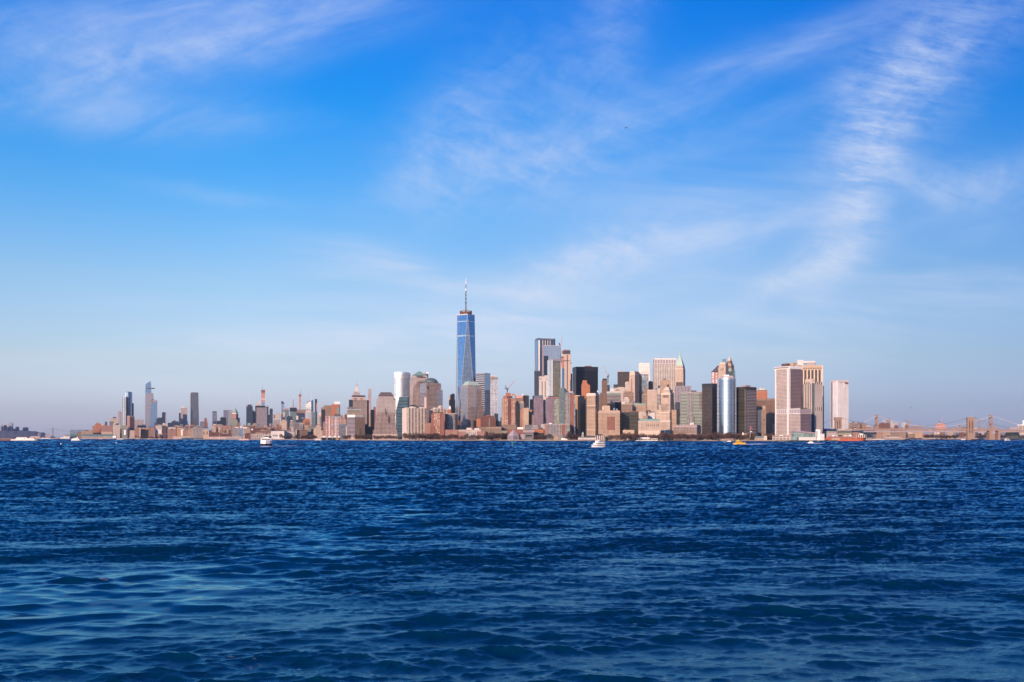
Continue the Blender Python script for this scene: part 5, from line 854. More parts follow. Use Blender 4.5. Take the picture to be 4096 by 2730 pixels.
# ================================================================== dense low blocks that fill the ground between the named buildings
def filler(n, px0, px1, d0, d1, y0, y1, mats, label, group, w0=8, w1=20, name='city_block'):
    rr = random.Random(int(px0*7+d0))
    for i in range(n):
        w_ = rr.uniform(w0, w1); a = px0+(px1-px0-w_)*(i+rr.uniform(0,.9))/n; d = rr.uniform(d0, d1); yt = rr.uniform(y0, y1); m = rr.choice(mats)
        ex = [('roof_parapet', rr.choice(['brown_roof','tan_stone','pale_stone','brick_trim']), yt-1.0, yt, a-.2, a+w_+.2, -.02, 1.02)]
        q = rr.random()
        if q < .65: ex.append(('rooftop_bulkhead', rr.choice(['brown_roof','mauve_panel','tan_stone','grey_panel','offwhite']), yt-rr.uniform(2,4), yt-1.0, a+w_*rr.uniform(.1,.4), a+w_*rr.uniform(.5,.85), .2, .8))
        if q > .45: ex.append(('setback', m, yt-rr.uniform(2,5), yt-1.0, a+w_*.3, a+w_*.95, .3, .9))
        B = T(name, label, a, None, a+w_, yt, d, m, ex)
        B.root['group'] = group
        if rr.random() < .3: x = a+w_*rr.uniform(.2,.8); B.cyl('roof_tank', 'brown_roof', x, 1.6, yt-5.5, yt-2.5, n=8); B.cyl('tank_roof', 'rust', x, 1.7, yt-6.6, yt-5.5, n=8, r1=.3)
BR = ['brick','brick_pink','brick_dark','brown','tan','brown_stone','brick_dark','cream','grey','pale']
filler(14, 380, 600, 6850, 7300, 1706, 1728, BR, 'small block among the dense low roofs under the sun struck glass pair at left', 'low roofs under the left glass towers')
filler(14, 590, 720, 6250, 6900, 1704, 1724, BR, 'small block among the low roofs behind the cream and white lofts', 'low roofs behind the white and cream lofts')
filler(13, 700, 835, 5950, 6700, 1702, 1724, BR, 'small block among the low roofs around the twin white striped blocks', 'low roofs by the white striped blocks')
filler(16, 830, 1000, 5750, 6500, 1704, 1722, BR, 'small block among the low brick roofs under the flying gull', 'low brick roofs under the gull')
filler(16, 1000, 1150, 5500, 6300, 1696, 1720, BR+['grey','dark'], 'small block among the roofs below the great grey fronted slab', 'roofs below the grey fronted slab')
filler(14, 1140, 1300, 4850, 5600, 1700, 1726, BR+['grey'], 'small block among the roofs around the copper orange tower', 'roofs around the copper orange tower')
filler(9, 1290, 1400, 4450, 4750, 1668, 1712, ['brown','brick','grey','dark','tan'], 'small block squeezed between brick towers left of the white topped tan offices', 'blocks left of the tan offices')
filler(9, 2396, 2520, 3300, 3420, 1605, 1672, ['brown','tan','brown_stone','cream','bronze'], 'small old block packed above the reddish tan hotel', 'old blocks above the tan hotel', 12, 26)
filler(8, 2500, 2640, 3270, 3420, 1606, 1668, ['cream','tan','brown_stone','pale','dark'], 'small old block packed above the green roofed cream block', 'old blocks above the cream block', 12, 24)
filler(9, 2080, 2300, 3560, 3680, 1640, 1690, ['dark','brown','dark_blue','tan'], 'shaded block glimpsed between the park side grid towers', 'blocks between the grid towers', 10, 22)
filler(15, 3396, 3640, 5050, 5650, 1701, 1719, ['brown_stone','tan','brick_dark','brown','brick_pink'], 'brownish block behind the stone bridge left of mid span', 'brown blocks behind the bridge', 10, 28)
filler(13, 3700, 4030, 5050, 5650, 1712, 1727, ['brown_stone','brown','brick_dark','far_block','tan'], 'brownish low block behind the right half of the stone bridge', 'brown low blocks behind the right span', 12, 32)
# ================================================================== ferry terminals, right shore and bridges
B = Bd('ferry_terminal','glass fronted ferry terminal hall with sloping roof and a white end tower','terminal',3167,None,3296,2885,dep=36)
mb = MB(); x0, x1 = B.X(3167), B.X(3263); za, zb_ = B.z(1725), B.z(1735); y0, y1 = -B.D/2, B.D/2
mb.quad([(x0,y0,0),(x1,y0,0),(x1,y0,zb_),(x0,y0,za)],[(0,0),(x1-x0,0),(x1-x0,zb_),(0,za)]); mb.quad([(x1,y0,0),(x1,y1,0),(x1,y1,zb_),(x1,y0,zb_)],[(0,0),(60,0),(60,zb_),(0,zb_)]); mb.quad([(x0,y1,0),(x0,y0,0),(x0,y0,za),(x0,y1,za)],[(0,0),(60,0),(60,za),(0,za)]); mb.quad([(x1,y1,0),(x0,y1,0),(x0,y1,za),(x1,y1,zb_)],[(0,0),(60,0),(60,za),(0,zb_)]); mb.quad([(x0,y0,za),(x1,y0,zb_),(x1,y1,zb_),(x0,y1,za)],[(0,0)]*4,1)
mb.build('hall',[M['low_glass'],M['grey_panel']],B.root)
mb = MB(); mb.tube([(x0,y0-1,za),(x1,y0-1,zb_)],2.6,4); mb.tube([(x0-1,y0-1,za),(x0-1,y0-1,0)],1.4,4); mb.build('roof_fascia',M['mauve_panel'],B.root)
B.box('end_tower','white_paint',1719,None,(3263,3281),(-.15,.5)); B.box('end_tower','offwhite',1736,None,(3281,3297),(-.12,.5)); B.strip('tower_slot','grey_panel','L',.76,.785,1725,1752,9.2)
B.box('front_podium','offwhite',1750,None,(3195,3264),(-.30,.0))
B = Bd('ferry_shed','long dark roofed ferry shed with white posts beside the white end tower','terminal',3284,None,3346,3020,dep=50)
B.box('wall','mauve_panel',1731,None); B.box('roof','blue_roof',1715.5,1724,(-.02,1.02),(-.1,1.05),ta=(.0,.96),tb=(.3,1.0)); B.box('dark_gallery','dark_metal',1724,1731,(0,1),(0,1))
for i in range(11): B.strip('gallery_post','white_paint','L',.02+i*.09,.045+i*.09,1725,1730,.6)
T('maritime_building', 'green grey arcaded ferry house with a flat roof behind the orange ferry', 3349,None,3406,1722,3120,'grey_green',[('roof_slab','mauve_panel',1718.5,1722,3347,3409,-.05,1.02),('gallery_band','dark_metal',1725,1731,3350,3405,-.03,.1),('roof_plant','offwhite',1716.5,1718.5,3354,3380),('base','tan_stone',1740,1757,3350,3406,-.1,.2)],cat='terminal')
T('low_building', 'long low beige coast building with small windows below the broad pale tower', 3089,None,3190,1745,2905,'shed',[('roof_edge','cream_stone',1743.5,1745,3089,3190,-.01,1),('roof_hut','white_paint',1741,1743.5,3118,3132),('lit_end','white_paint',1748,1754,3174,3189,-.06,.2)],dep=25)
T('park_building', 'low park building with green pitched roof and pale end wall', 3018,None,3064,1752,2900,'tan',[('roof','teal_roof',1746,1752,3020,3056,-.05,1.0),('end_wall','cream_stone',1744,1761,3055,3068,-.04,.9)],dep=16,cat='pavilion')
T('small_house', 'tiny pale hut among the park trees beside the yellow boat', 2869,None,2882,1750,2960,'offwhite',[('roof','mauve_panel',1748.5,1750,2868.5,2882.5,-.1,1.1)],dep=8,cat='hut')
T('white_pavilion', 'long white glazed boat pavilion on the park seawall', 2545,None,2631,1756,2945,'pale_fins',[('roof','white_paint',1750.5,1756,2546,2598,-.1,1.05),('roof_slab','offwhite',1754,1756,2596,2632,-.1,1.0),('base','white_paint',1762,1764,2543,2632,-.12,.2)],dep=18,cat='pavilion')
T('stone_gatehouse', 'small stone house with a white sail like panel below the dark bronze tower', 2972,None,3000,1737,2990,'brown_stone',[('white_panel','white_paint',1731,1741,2969,2974,-.1,.0),('roof','tan_stone',1735,1737,2976,2998)],dep=14,cat='house')
# pier house with clock tower
B = Bd('pier_house','white pier house with a pointed clock tower at its left end','pier house',2312,None,2420,3010,dep=20)
B.box('wall','white_fine',1751,None,(2312,2346),(0,1)); B.box('roof','slate_roof',1744.5,1751,(2313,2382),(-.05,1.05),ta=(2316,2381),tb=(.35,.65)); B.box('long_wing','white_fine',1751,None,(2346,2384),(.0,1.)); B.box('end_hall','pale_fins',1743,None,(2382,2420),(-.1,1.1)); B.box('hall_roof','slate_roof',1737.5,1743,(2384,2411),(-.1,1.1),ta=(2390,2408),tb=(.3,.7))
t = B.box('clock_tower','pale',1737,None,(2327,2335),(.1,.6)); B.box('tower_roof','copper_pale',1728,1737,(2326.5,2335.5),(.06,.64),ta=(2330.6,2331.4),tb=(.33,.37),parent=t); B.strip('clock_face','brown_roof','L',.155,.195,1739,1742,-1.9,parent=t)
B.box('pier_deck','seawall',1760,1763.5,(2308,2422),(-.4,1.1))
mb = MB()
for i in range(22): mb.tube([(B.X(2311+i*5),-B.D*.85,-3),(B.X(2311+i*5),-B.D*.85,B.z(1763))],.5,5)
mb.build('pier_piles',M['rust'],B.root)
# shelter roofs of the commuter ferry dock
for i,(a,b) in enumerate(((1284,1308),(1308,1330),(1329,1350),(1349,1362))):
    B = Bd('dock_canopy',['leftmost peaked white canopy of the ferry dock, beside the moored yacht','second peaked white canopy from the left at the ferry dock','third peaked white canopy from the left at the ferry dock','half hidden rightmost peaked canopy at the ferry dock'][i],'canopy',a,None,b,3640,dep=16,group='peaked canopies of the ferry dock')
    B.box('canopy_roof','tent_white',1743.5,1751,(0,1),(0,1),ta=(.47,.53),tb=(0,1)); B.box('under_hall','dark_glass',1751,1761,(.06,.94),(.2,.9)); B.strip('roof_fascia','grey_panel','L',0,1,1750.4,1751.4,.4)
T('dock_house', 'small ochre hut beside the peaked dock canopies', 1342,None,1357,1755,3625,'tan_orange',[('roof','slate_roof',1753.5,1755,1341,1358,-.1,1.1)],dep=10,cat='hut')
# small west side shore sheds
for a,b,y,m,lb,dd in [(692,760,1748,'pink_shed','white walled pier shed low on the water left of the navy barge',5500),(835,905,1749,'pink_shed','long white pier shed left part, beneath the dark brick blocks',5050),(905,967,1749,'shed','pale pier shed right part, beneath the white banded modern block',5020),(516,560,1751,'shed','grey quay shed near the small moored boats at left',6050),(455,480,1750,'shed','tiny quay shed next to a slanted white crane at left',6250)]:
    T('pier_shed',lb,a,None,b,y,dd,m,[('roof_edge','offwhite',y-1.2,y,a-.5,b+.5,-.05,1.02)],dep=40)
# sports nets
B = Bd('sports_net_frame','tall see through net frame on thin poles beside the pier shed','net frame',281,None,371,7000,dep=50)
for j,p in enumerate((281,294,307,320,333,346,359,371)):
    for bb in ((0,1) if j in (0,7) else (0,)): B.mast('pole','slate_roof',p,1721,1744,.55,.55,b=bb)
mb = MB(); mb.tube([(B.X(281),B.Yl(0),B.z(1721)),(B.X(371),B.Yl(0),B.z(1721))],.6,4); mb.tube([(B.X(281),B.Yl(0),B.z(1733)),(B.X(371),B.Yl(0),B.z(1733))],.3,4); mb.build('top_cable',M['slate_roof'],B.root)
nm = bpy.data.materials.new('net'); nm.use_nodes = True; kk = N(nm.node_tree); bs = nm.node_tree.nodes['Principled BSDF']; bs.inputs['Base Color'].default_value = (.08,.16,.17,1); bs.inputs['Alpha'].default_value = .28; M['net'] = nm
mb = MB(); mb.box(B.X(281),B.X(371),B.Yl(0),B.Yl(0)+.3,B.z(1738),B.z(1721)); mb.build('net',nm,B.root)
B.box('hedge_wall','teal_roof',1738,None,(281,330),(.0,.4))
# floating crane
c = empty('harbor_crane', W(462,1751,6000), 0, 'slanted white lattice boom of a dockside crane at left', 'crane')
o = c.location; mb = MB(); mb.tube([W(459,1748,6000)-o, W(470,1718,6000)-o],1.6,4,1.0); mb.build('boom',M['offwhite'],c); mb = MB(); q = W(459,1748,6000)-o; mb.box(q.x-9,q.x+9,-6,6,q.z-6,q.z+4); mb.build('house',M['white_paint'],c)
# ---------------------------------------------------------------- bridges
def cable(B_, pts, d0, d1, r, m, name, sag=None):
    """pts: photo points along the cable, depth runs from d0 to d1"""
    n = len(pts); P_ = [W(x, y, d0+(d1-d0)*i/(n-1)) for i,(x,y) in enumerate(pts)]
    mb = MB(); mb.tube([p-B_.location for p in P_], r, 4); return mb.build(name, M[m], B_)
def curve(x0,y0,x1,y1,sagy,n=14):
    """parabola between two points with its middle at sagy"""
    out = []
    for i in range(n+1):
        t = i/n; a = y0+(y1-y0)*t; mid = (y0+y1)/2
        out.append((x0+(x1-x0)*t, a+(sagy-mid)*4*t*(1-t)))
    return out
def stone_tower(root, px0, pxm, px1, ytop, d, name='stone_tower'):
    o = root.location; x0, x1, xm = W(px0,0,d).x-o.x, W(px1,0,d).x-o.x, W(pxm,0,d).x-o.x; y0 = d-o.y; z1 = H+(HY-ytop)/F*d-o.z
    w_ = x1-x0; D_ = 14; zd = 36
    mb = MB()
    for a,b in ((0,.20),(.40,.60),(.80,1.0)): mb.box(x0+a*w_, x0+b*w_, y0, y0+D_, -3, z1-11)
    mb.box(x0-.6, x1+.6, y0-.8, y0+D_+.8, z1-11, z1-3); mb.box(x0-1.4, x1+1.4, y0-1.5, y0+D_+1.5, z1-3, z1)
    mb.box(x0-.8, x1+.8, y0-1, y0+D_+1, -3.2, zd-9)
    for c0,c1 in ((.20,.40),(.60,.80)):   # pointed arch heads
        xa, xb = x0+c0*w_, x0+c1*w_; xc_ = (xa+xb)/2; zz = z1-24
        for sx, ex in ((xa, xc_), (xb, xc_)):
            p = [(sx, y0+1, zz), (sx, y0+1, z1-11), (ex, y0+1, z1-11)]
            mb.quad(p if sx < ex else p[::-1], [(0,0)]*3)
    return mb.build(name, M['bridge_stone'], root)
bb = empty('suspension_bridge', (W(3620,0,4150).x, 4150, 0), 0, 'old suspension bridge with two massive stone towers', 'bridge')
stone_tower(bb, 3342, 3354, 3367, 1670, 4150); stone_tower(bb, 3871, 3884, 3898, 1670, 4150)
o = bb.location
mb = MB(); dk = 4155-o.y; z0, z1 = H+(HY-1721)/F*4150, H+(HY-1714)/F*4150
xa, xb_ = W(3296,0,4150).x-o.x, W(4100,0,4150).x-o.x
def deck_z(px): return H+(HY-(1715+3.5*((px-3640)/300.0)**2*.6))/F*4150
prev = None
for i in range(31):
    px = 3290+ i*27; X_ = W(px,0,4150).x-o.x; zt_ = deck_z(px)
    if prev: mb.quad([(prev[0],dk,prev[1]-6.0),(X_,dk,zt_-6.0),(X_,dk,zt_),(prev[0],dk,prev[1])],[(0,0)]*4); mb.quad([(prev[0],dk,prev[1]),(X_,dk,zt_),(X_,dk+26,zt_),(prev[0],dk+26,prev[1])],[(0,0)]*4); mb.quad([(X_,dk+26,zt_-6),(prev[0],dk+26,prev[1]-6),(prev[0],dk+26,prev[1]),(X_,dk+26,zt_)],[(0,0)]*4); mb.quad([(prev[0],dk+26,prev[1]-6),(X_,dk+26,zt_-6),(X_,dk,zt_-6),(prev[0],dk,prev[1]-6)],[(0,0)]*4)
    prev = (X_, zt_)
mb.build('deck', M['bridge_steel'], bb)
for dd in (0, 24):
    cable(bb, curve(3366,1673,3872,1673,1711,18), 4156+dd, 4156+dd, .55, 'cable_dark', 'main_cable'); cable(bb, curve(3342,1673,3230,1712,1696,6), 4156+dd, 4156+dd, .55, 'cable_dark', 'side_cable'); cable(bb, curve(3898,1673,4062,1716,1699,8), 4156+dd, 4156+dd, .55, 'cable_dark', 'side_cable')
mb = MB()
for px in range(3380,3866,9):
    t = (px-3366)/506; y = 1673+(1711-1673)*4*t*(1-t); a = W(px,y,4156)-o; mb.tube([(a.x,a.y,a.z),(a.x,a.y,deck_z(px))],.14,3)
for px in range(3905,4058,9):
    t = (px-3898)/164; y = 1673+43*t+(1699-1694.5)*4*t*(1-t); a = W(px,y,4156)-o; mb.tube([(a.x,a.y,a.z),(a.x,a.y,deck_z(px))],.14,3)
tag(mb.build('suspender_cables', M['cable_dark'], bb), kind='stuff')
mb = MB()
for i in range(100):
    px = 3300+i*7.6; a = W(px,0,4150); mb.tube([(a.x-o.x,dk-.2,deck_z(px)),(a.x-o.x+3.5,dk-.2,deck_z(px)+3.2),(a.x-o.x+7,dk-.2,deck_z(px))],.25,3)
tag(mb.build('truss', M['bridge_steel'], bb), kind='stuff')
f0 = W(3886,1670,4158)-o; mb = MB(); mb.tube([f0,(f0.x,f0.y,f0.z+9)],.35,4); fp = mb.build('flagpole', M['cable_pale'], bb)
for px in (3965,4000): a = W(px,0,4150); mb = MB(); mb.box(a.x-o.x-4,a.x-o.x+4,dk+1,dk+25,-2,deck_z(px)-6); mb.build('approach_pier', M['bridge_stone'], bb)
# the steel bridge behind
mbr = empty('suspension_bridge', (W(3739,0,4650).x, 4650, 0), 0, 'steel suspension bridge with pale main cables behind the stone one', 'bridge')
o = mbr.location
for pxc in (3510, 3968):
    x = W(pxc,0,4650).x-o.x; mb = MB(); zt = H+(HY-1662.5)/F*4650
    for dy in (0, 24):
        mb.prism([(x-4.4,dy-2),(x+4.4,dy-2),(x+4.4,dy+2),(x-4.4,dy+2)], 0, zt, [(x-2.6,dy-1.6),(x+2.6,dy-1.6),(x+2.6,dy+1.6),(x-2.6,dy+1.6)])
        mb.box(x-3.6,x+3.6,dy-2.4,dy+2.4,zt,zt+2.0); mb.lathe([(1.9,zt+2),(1.2,zt+4.5),(0,zt+6)],8,(x,dy))
    for z_ in (30, 62, 92): mb.box(x-1.8,x+1.8,2,22,z_,z_+5)
    mb.build('steel_tower', M['bridge_steel'], mbr)
    mb = MB(); mb.box(x-9,x+9,-10,36,-3,22); mb.build('stone_pier', M['bridge_stone'], mbr)
for dd in (0,24):
    cable(mbr, curve(3512,1665,3966,1665,1707.5,18), 4650+dd, 4650+dd, .95, 'cable_pale', 'main_cable'); cable(mbr, curve(3508,1665,3360,1718,1697,8), 4650+dd, 4650+dd, .95, 'cable_pale', 'side_cable'); cable(mbr, curve(3970,1665,4120,1712,1690,8), 4650+dd, 4650+dd, .95, 'cable_pale', 'side_cable')
mb = MB(); a, b = W(3330,0,4650).x-o.x, W(4140,0,4650).x-o.x; mb.box(a,b,-2,28,H+(HY-1730)/F*4650,H+(HY-1724)/F*4650); mb.build('deck', M['mauve_panel'], mbr)
mb = MB()
for px in list(range(3520,3964,10))+list(range(3976,4110,10)):
    if px < 3966: t = (px-3512)/454; y = 1665+42.5*4*t*(1-t)
    else: t = (px-3970)/150; y = 1665+47*t+(1690-1688.5)*4*t*(1-t)
    q = W(px,y,4650)-o; mb.tube([(q.x,0,q.z),(q.x,0,H+(HY-1724)/F*4650)],.16,3)
tag(mb.build('suspender_cables', M['cable_dark'], mbr), kind='stuff')
# third, far steel bridge
wbr = empty('suspension_bridge', (W(3777,0,5900).x, 5900, 0), 0, 'far lattice towered bridge seen through the two nearer ones', 'bridge'); o = wbr.location
for pa, pb in ((3625,3647),(3907,3929)):
    xa, xb_ = W(pa,0,5900).x-o.x, W(pb,0,5900).x-o.x; zt = H+(HY-1682)/F*5900; mb = MB()
    for x in (xa+2, (xa+xb_)/2-5, (xa+xb_)/2+5, xb_-2): mb.tube([(x,0,0),(x,0,zt)],.9,4); mb.tube([(x,18,0),(x,18,zt)],.9,4)
    for i in range(4): z_ = 45+i*13; mb.tube([(xa+2,0,z_),((xa+xb_)/2-5,0,z_+13)],.5,4); mb.tube([(xb_-2,0,z_),((xa+xb_)/2+5,0,z_+13)],.5,4); mb.tube([(xa+2,0,z_),(xb_-2,0,z_)],.6,4)
    mb.box(xa,xb_,-1.5,20,zt-4,zt)
    mb.build('lattice_tower', M['mauve_panel'], wbr)
cable(wbr, curve(3647,1684,3907,1684,1716,10), 5905, 5905, .6, 'mauve_panel', 'main_cable'); mb = MB(); mb.box(W(3560,0,5900).x-o.x, W(4040,0,5900).x-o.x, -2, 26, 40, 46); mb.build('deck', M['mauve_panel'], wbr)
# distant bridge at far left
gw = empty('suspension_bridge', (W(209,0,16500).x, 16500, 0), 0, 'faint grey suspension bridge tower and cable on the far left horizon', 'bridge'); o = gw.location
mb = MB(); zt = H+(HY-1711)/F*16500
for x in (-7.5, 7.5):
    mb.tube([(x,0,0),(x*.8,0,zt)],2.6,4); mb.tube([(x,24,0),(x*.8,24,zt)],2.6,4)
mb.box(-9,9,-2,26,zt-8,zt); mb.box(-9,9,-2,26,70,78); mb.build('steel_tower', M['grey_panel'], gw)
for pts in (curve(208,1711,290,1729,1723,8), curve(207,1711,180,1724,1718.5,4), curve(290,1729,420,1712,1731,8)): cable(gw, pts, 16500, 16500, 2.4, 'grey_panel', 'main_cable')
mb = MB(); mb.box(W(195,0,16500).x-o.x, W(420,0,16500).x-o.x, -2, 26, H+(HY-1739)/F*16500, H+(HY-1736.4)/F*16500); mb.build('deck', M['grey_panel'], gw)
# ---------------------------------------------------------------- right shore buildings
for args in [
    ('apartment_block','broad brown apartment slab right of the lone white dotted tower',3394,3441,1693,5300,'brown_stone',[('rooftop_bulkhead','brown',1688,1693,3408,3417)]),
    ('apartment_block','second brown apartment slab, joined right of the broad one',3441,3465,1693.5,5320,'brown_stone',[('rooftop_bulkhead','brown',1689,1693.5,3430,3440,.1,.9)]),
    ('apartment_block','brown apartment block just right of the steel bridge tower',3517,3559,1693,5300,'brick_dark',[('rooftop_bulkhead','brown',1690,1693,3528,3536)]),
    ('apartment_tower','tall grey pink apartment tower rising above the pale cable by the steel bridge tower',3547,3562,1675,6300,'far_block',[('rooftop_bulkhead','far_block',1672.5,1675,3549,3560),('pale_bay','far_pale',1684,1740,3562,3572,.1,.8)]),
    ('apartment_tower','pale apartment tower between steel bridge tower and the tall grey pink one',3529,3541,1682,6200,'far_pale',[('rooftop_bulkhead','far_pale',1680,1682,3531,3537)]),
    ('apartment_block','low pale stepped block beneath the descending pale cable',3571,3592,1695,6100,'far_pale',[('setback','far_pale',1691,1695,3575,3588)]),
    ('apartment_block','small white topped block left of the far lattice bridge tower',3606,3624,1695,6100,'far_pale',[('setback','offwhite',1692,1695,3610,3624)]),
    ('low_building','low red roofed block behind the stone bridge deck',3464,3484,1706,5200,'brick_pink',[('roof','offwhite',1704,1706,3465,3482)]),
    ('apartment_block','long grey brown apartment row over the deck between the bridge towers',3624,3690,1703,5800,'far_block',[('rooftop_bulkhead','far_block',1701,1703,3630,3640),('rooftop_bulkhead','far_block',1700.5,1703,3668,3676)]),
    ('striped_building','pale striped block under the bridge deck left of the steel bridge tower',3466,3503,1723,4900,'pale_fins',[('roof_edge','mauve_panel',1722,1723,3466,3503)]),
    ('brick_warehouse','tan brick block under the deck immediately left of pale striped block',3444,3466,1722,4880,'tan',[('roof_edge','brown_roof',1721,1722,3444,3466)]),
    ('brick_warehouse','plain tan brick block under the deck right of the steel bridge pier',3529,3561,1720,4980,'tan',[('roof_edge','brown_roof',1719,1720,3529,3561),('doorway','brown_roof',1742,1750,3548,3556,-.02,.1)]),
    ('brick_warehouse','long tan waterfront block right of the plain tan brick block',3561,3625,1724,4960,'brown_stone',[('roof_edge','brown_roof',1722.8,1724,3561,3625),('setback','tan',1720,1724,3586,3612)]),
    ('brick_warehouse','wide tan block under the middle of the stone bridge span',3625,3693,1718,4990,'tan',[('roof_edge','brown_roof',1717,1718,3650,3693),('front_hall','brown_stone',1735,1752,3622,3656,-.4,.2),('gable','pale_stone',1732,1735,3626,3652,-.4,.2)]),
    ('brick_warehouse','small red brick block beside the wide tan block under the span',3690,3715,1738,4950,'brick',[('roof_edge','brick_trim',1736.6,1738,3690,3715)]),
    ('unfinished_building','unfinished orange brick block with a crane above the bridge deck',3743,3782,1698,5600,'red_work',[('setback','red_work',1694,1698,3750,3772),('hoist','pink_steel',1690,1698,3757,3759,.1,.3)]),
    ('apartment_tower','left one of two white and orange edged blocks under the bridge span',3747,3769,1726,5400,'white_fine',[('orange_edge','orange_paint',1727,1744,3766,3770,-.03,.5)]),
    ('apartment_tower','right one of two white and orange edged blocks under the bridge span',3771,3783,1727,5420,'white_fine',[('rooftop_bulkhead','offwhite',1725.5,1727,3774,3780)]),
    ('low_building','little pale house row left of the white blocks under the span',3718,3745,1734,5380,'far_pale',[('setback','offwhite',1731,1734,3734,3744)]),
    ('low_building','grey pink row of sheds under the span left of the right stone tower',3800,3872,1727,5300,'far_block',[('dark_shed','dark_blue',1734,1742,3822,3872,-.4,.2),('pale_bay','far_pale',1726,1740,3802,3812,-.05,.3)]),
    ('chimney_building','block with one stubby dark chimney over the bridge deck',3820,3860,1707,5700,'far_block',[('chimney','brown',1699,1707,3837,3842,.3,.7)]),
    ('low_building','pale block seen under the deck just right of the right stone tower',3903,3935,1728,4880,'far_pale',[('dark_end','dark_blue',1730,1752,3901,3912,-.1,.3)]),
    ('low_building','blue grey shed row under the deck at right, behind the bare trees',3935,4022,1732,5000,'far_blue',[('pale_bay','far_pale',1730,1745,3962,3985,-.05,.3),('white_tank','white_paint',1739,1746,3976,3983,-.1,-.05)]),
    ('green_netted_building','dark green grey block at the right end of the stone bridge',4023,4074,1719,4700,'black',[('netting','teal_roof',1720,1742,4056,4074,-.03,.3),('roof_plant','mauve_panel',1710,1719,4040,4066)]),
    ('white_building','white corner block with dark windows cut by the right edge of the picture',4069,4110,1702,4750,'pale_fins',[('setback','white_paint',1699,1702,4070,4105),('clock_stage','white_paint',1681,1699,4091,4108,.2,.8),('cap','brown_roof',1677,1681,4093,4107,.25,.75),('front_wing','pale',1718,1744,4074,4110,-.3,.2)]),
    ('bridge_end_house','low brown house where the stone bridge meets the right shore',3958,3990,1704,5600,'far_block',[('dome_house','far_block',1699,1704,3948,3970)])]:
    nm_, lb, a, b, y, dd, m_, ex = args
    T(nm_, lb, a, None, b, y, dd, m_, ex, dep=40)
c = empty('tower_crane', W(3761,1692,5650), 0, 'thin reddish crane leaning right over the unfinished orange block', 'crane')
crane(c, [(3761,1700),(3761,1690)], [(3761,1691),(3776,1667)], [(3761,1690),(3755,1684),(3761,1688)], 5650, 'pink_steel', False)
# vaulted market roof on the pier
B = Bd('market_hall','low pier market hall with a pale ribbed swooping roof under the bridge','market hall',3530,None,3612,4420,dep=60)
B.box('wall','shed',1754,None,(.02,.98)); mb = MB(); n = 12
pr = [(B.X(3530+82*i/n), B.z(1754-6.0*math.sin(math.pi*min(1,(i/n)*1.0))**.6) if 0<i<n else B.z(1754)) for i in range(n+1)]
for (xa_,za_),(xb2,zb2) in zip(pr,pr[1:]): mb.quad([(xa_,-B.D/2-2,za_),(xb2,-B.D/2-2,zb2),(xb2,B.D/2,zb2+2),(xa_,B.D/2,za_+2)],[(0,0)]*4)
mb.quad([(x,-B.D/2-2,z) for x,z in pr],[(0,0)]*(n+1)); mb.build('vaulted_roof',M['pale_stone'],B.root)
for i in range(1,n): 
    mb = MB(); mb.tube([(pr[i][0],-B.D/2-2.4,pr[i][1]+.3),(pr[i][0]-8,-B.D/2-2.6,B.z(1755))],.7,4); mb.build('roof_rib',M['brown_stone'],B.root)
for a,b,y,lb,dd in [(3466,3485,1753,'small tan pier hut beside the ferry slips',4380),(3690,3740,1754,'low tan ferry landing on the right shore',4700),(3612,3700,1755,'long low white quay shed under the bridge',4780),(3825,3868,1754,'little brown boat house left of the right stone tower base',4600)]:
    T('quay_shed',lb,a,None,b,y,dd,'shed',[('roof','mauve_panel',y-1.5,y,a-1,b+1,-.1,1.05)],dep=25,cat='shed')
# flagpoles
for px, yt, yb, fl, lb in [(3001,1705,1742,1,'tall flagpole with two flags in the park below the dark bronze tower'),(2660,1719,1740,0,'tall mast with a cross arm rising from the park trees below the wedding cake tower'),(2590,1741,1752,1,'flagpole with a small red flag over the white boat pavilion'),(878,1735,1756,0,'thin white flagpole on the left pier sheds'),(1408,1735,1761,0,'lone lamp mast on the seawall before the tan office block')]:
    d = 2925 if px > 2000 else (4990 if px < 900 else 3600); r = empty('flagpole', W(px,yb,d), 0, lb, 'flagpole'); z = (yb-yt)/F*d
    mb = MB(); mb.tube([(0,0,-6),(0,0,z)],.45,5,.2); mb.build('pole', M['white_paint'], r)
    if fl:
        mb = MB(); mb.quad([(.2,0,z*.86),(3.2,.5,z*.84),(3.2,.5,z*.72),(.2,0,z*.73)],[(0,0)]*4); mb.quad([(3.2,.5,z*.84),(6,-.3,z*.80),(6,-.3,z*.70),(3.2,.5,z*.72)],[(0,0)]*4); mb.build('flag', M['flag_red'], r)
        if px == 3001: mb = MB(); mb.quad([(.2,0,z*.46),(3.2,.5,z*.44),(3.2,.5,z*.36),(.2,0,z*.37)],[(0,0)]*4); mb.quad([(3.2,.5,z*.44),(5,-.3,z*.41),(5,-.3,z*.34),(3.2,.5,z*.36)],[(0,0)]*4); mb.build('flag', M['white_paint'], r)
    if px == 2660: mb = MB(); mb.box(-3.5,3.5,-.3,.3,z*.93,z*.93+.6); mb.build('cross_arm', M['white_paint'], r)
    if px == 1408: mb = MB(); mb.box(-1.2,1.2,-.6,.6,z,z+1); mb.build('lamp_head', M['grey_panel'], r)

B = Bd('dock_platform','tan timber dock fender in front of the long orange ferry','dock',3327,None,3360,2950,dep=6)
B.box('fender_wall','tan_stone',1752.5,None,(0,1)); 
for q in (.1,.3,.5,.7,.9): B.strip('pile','rust','L',q,q+.04,1751,1764,.4)
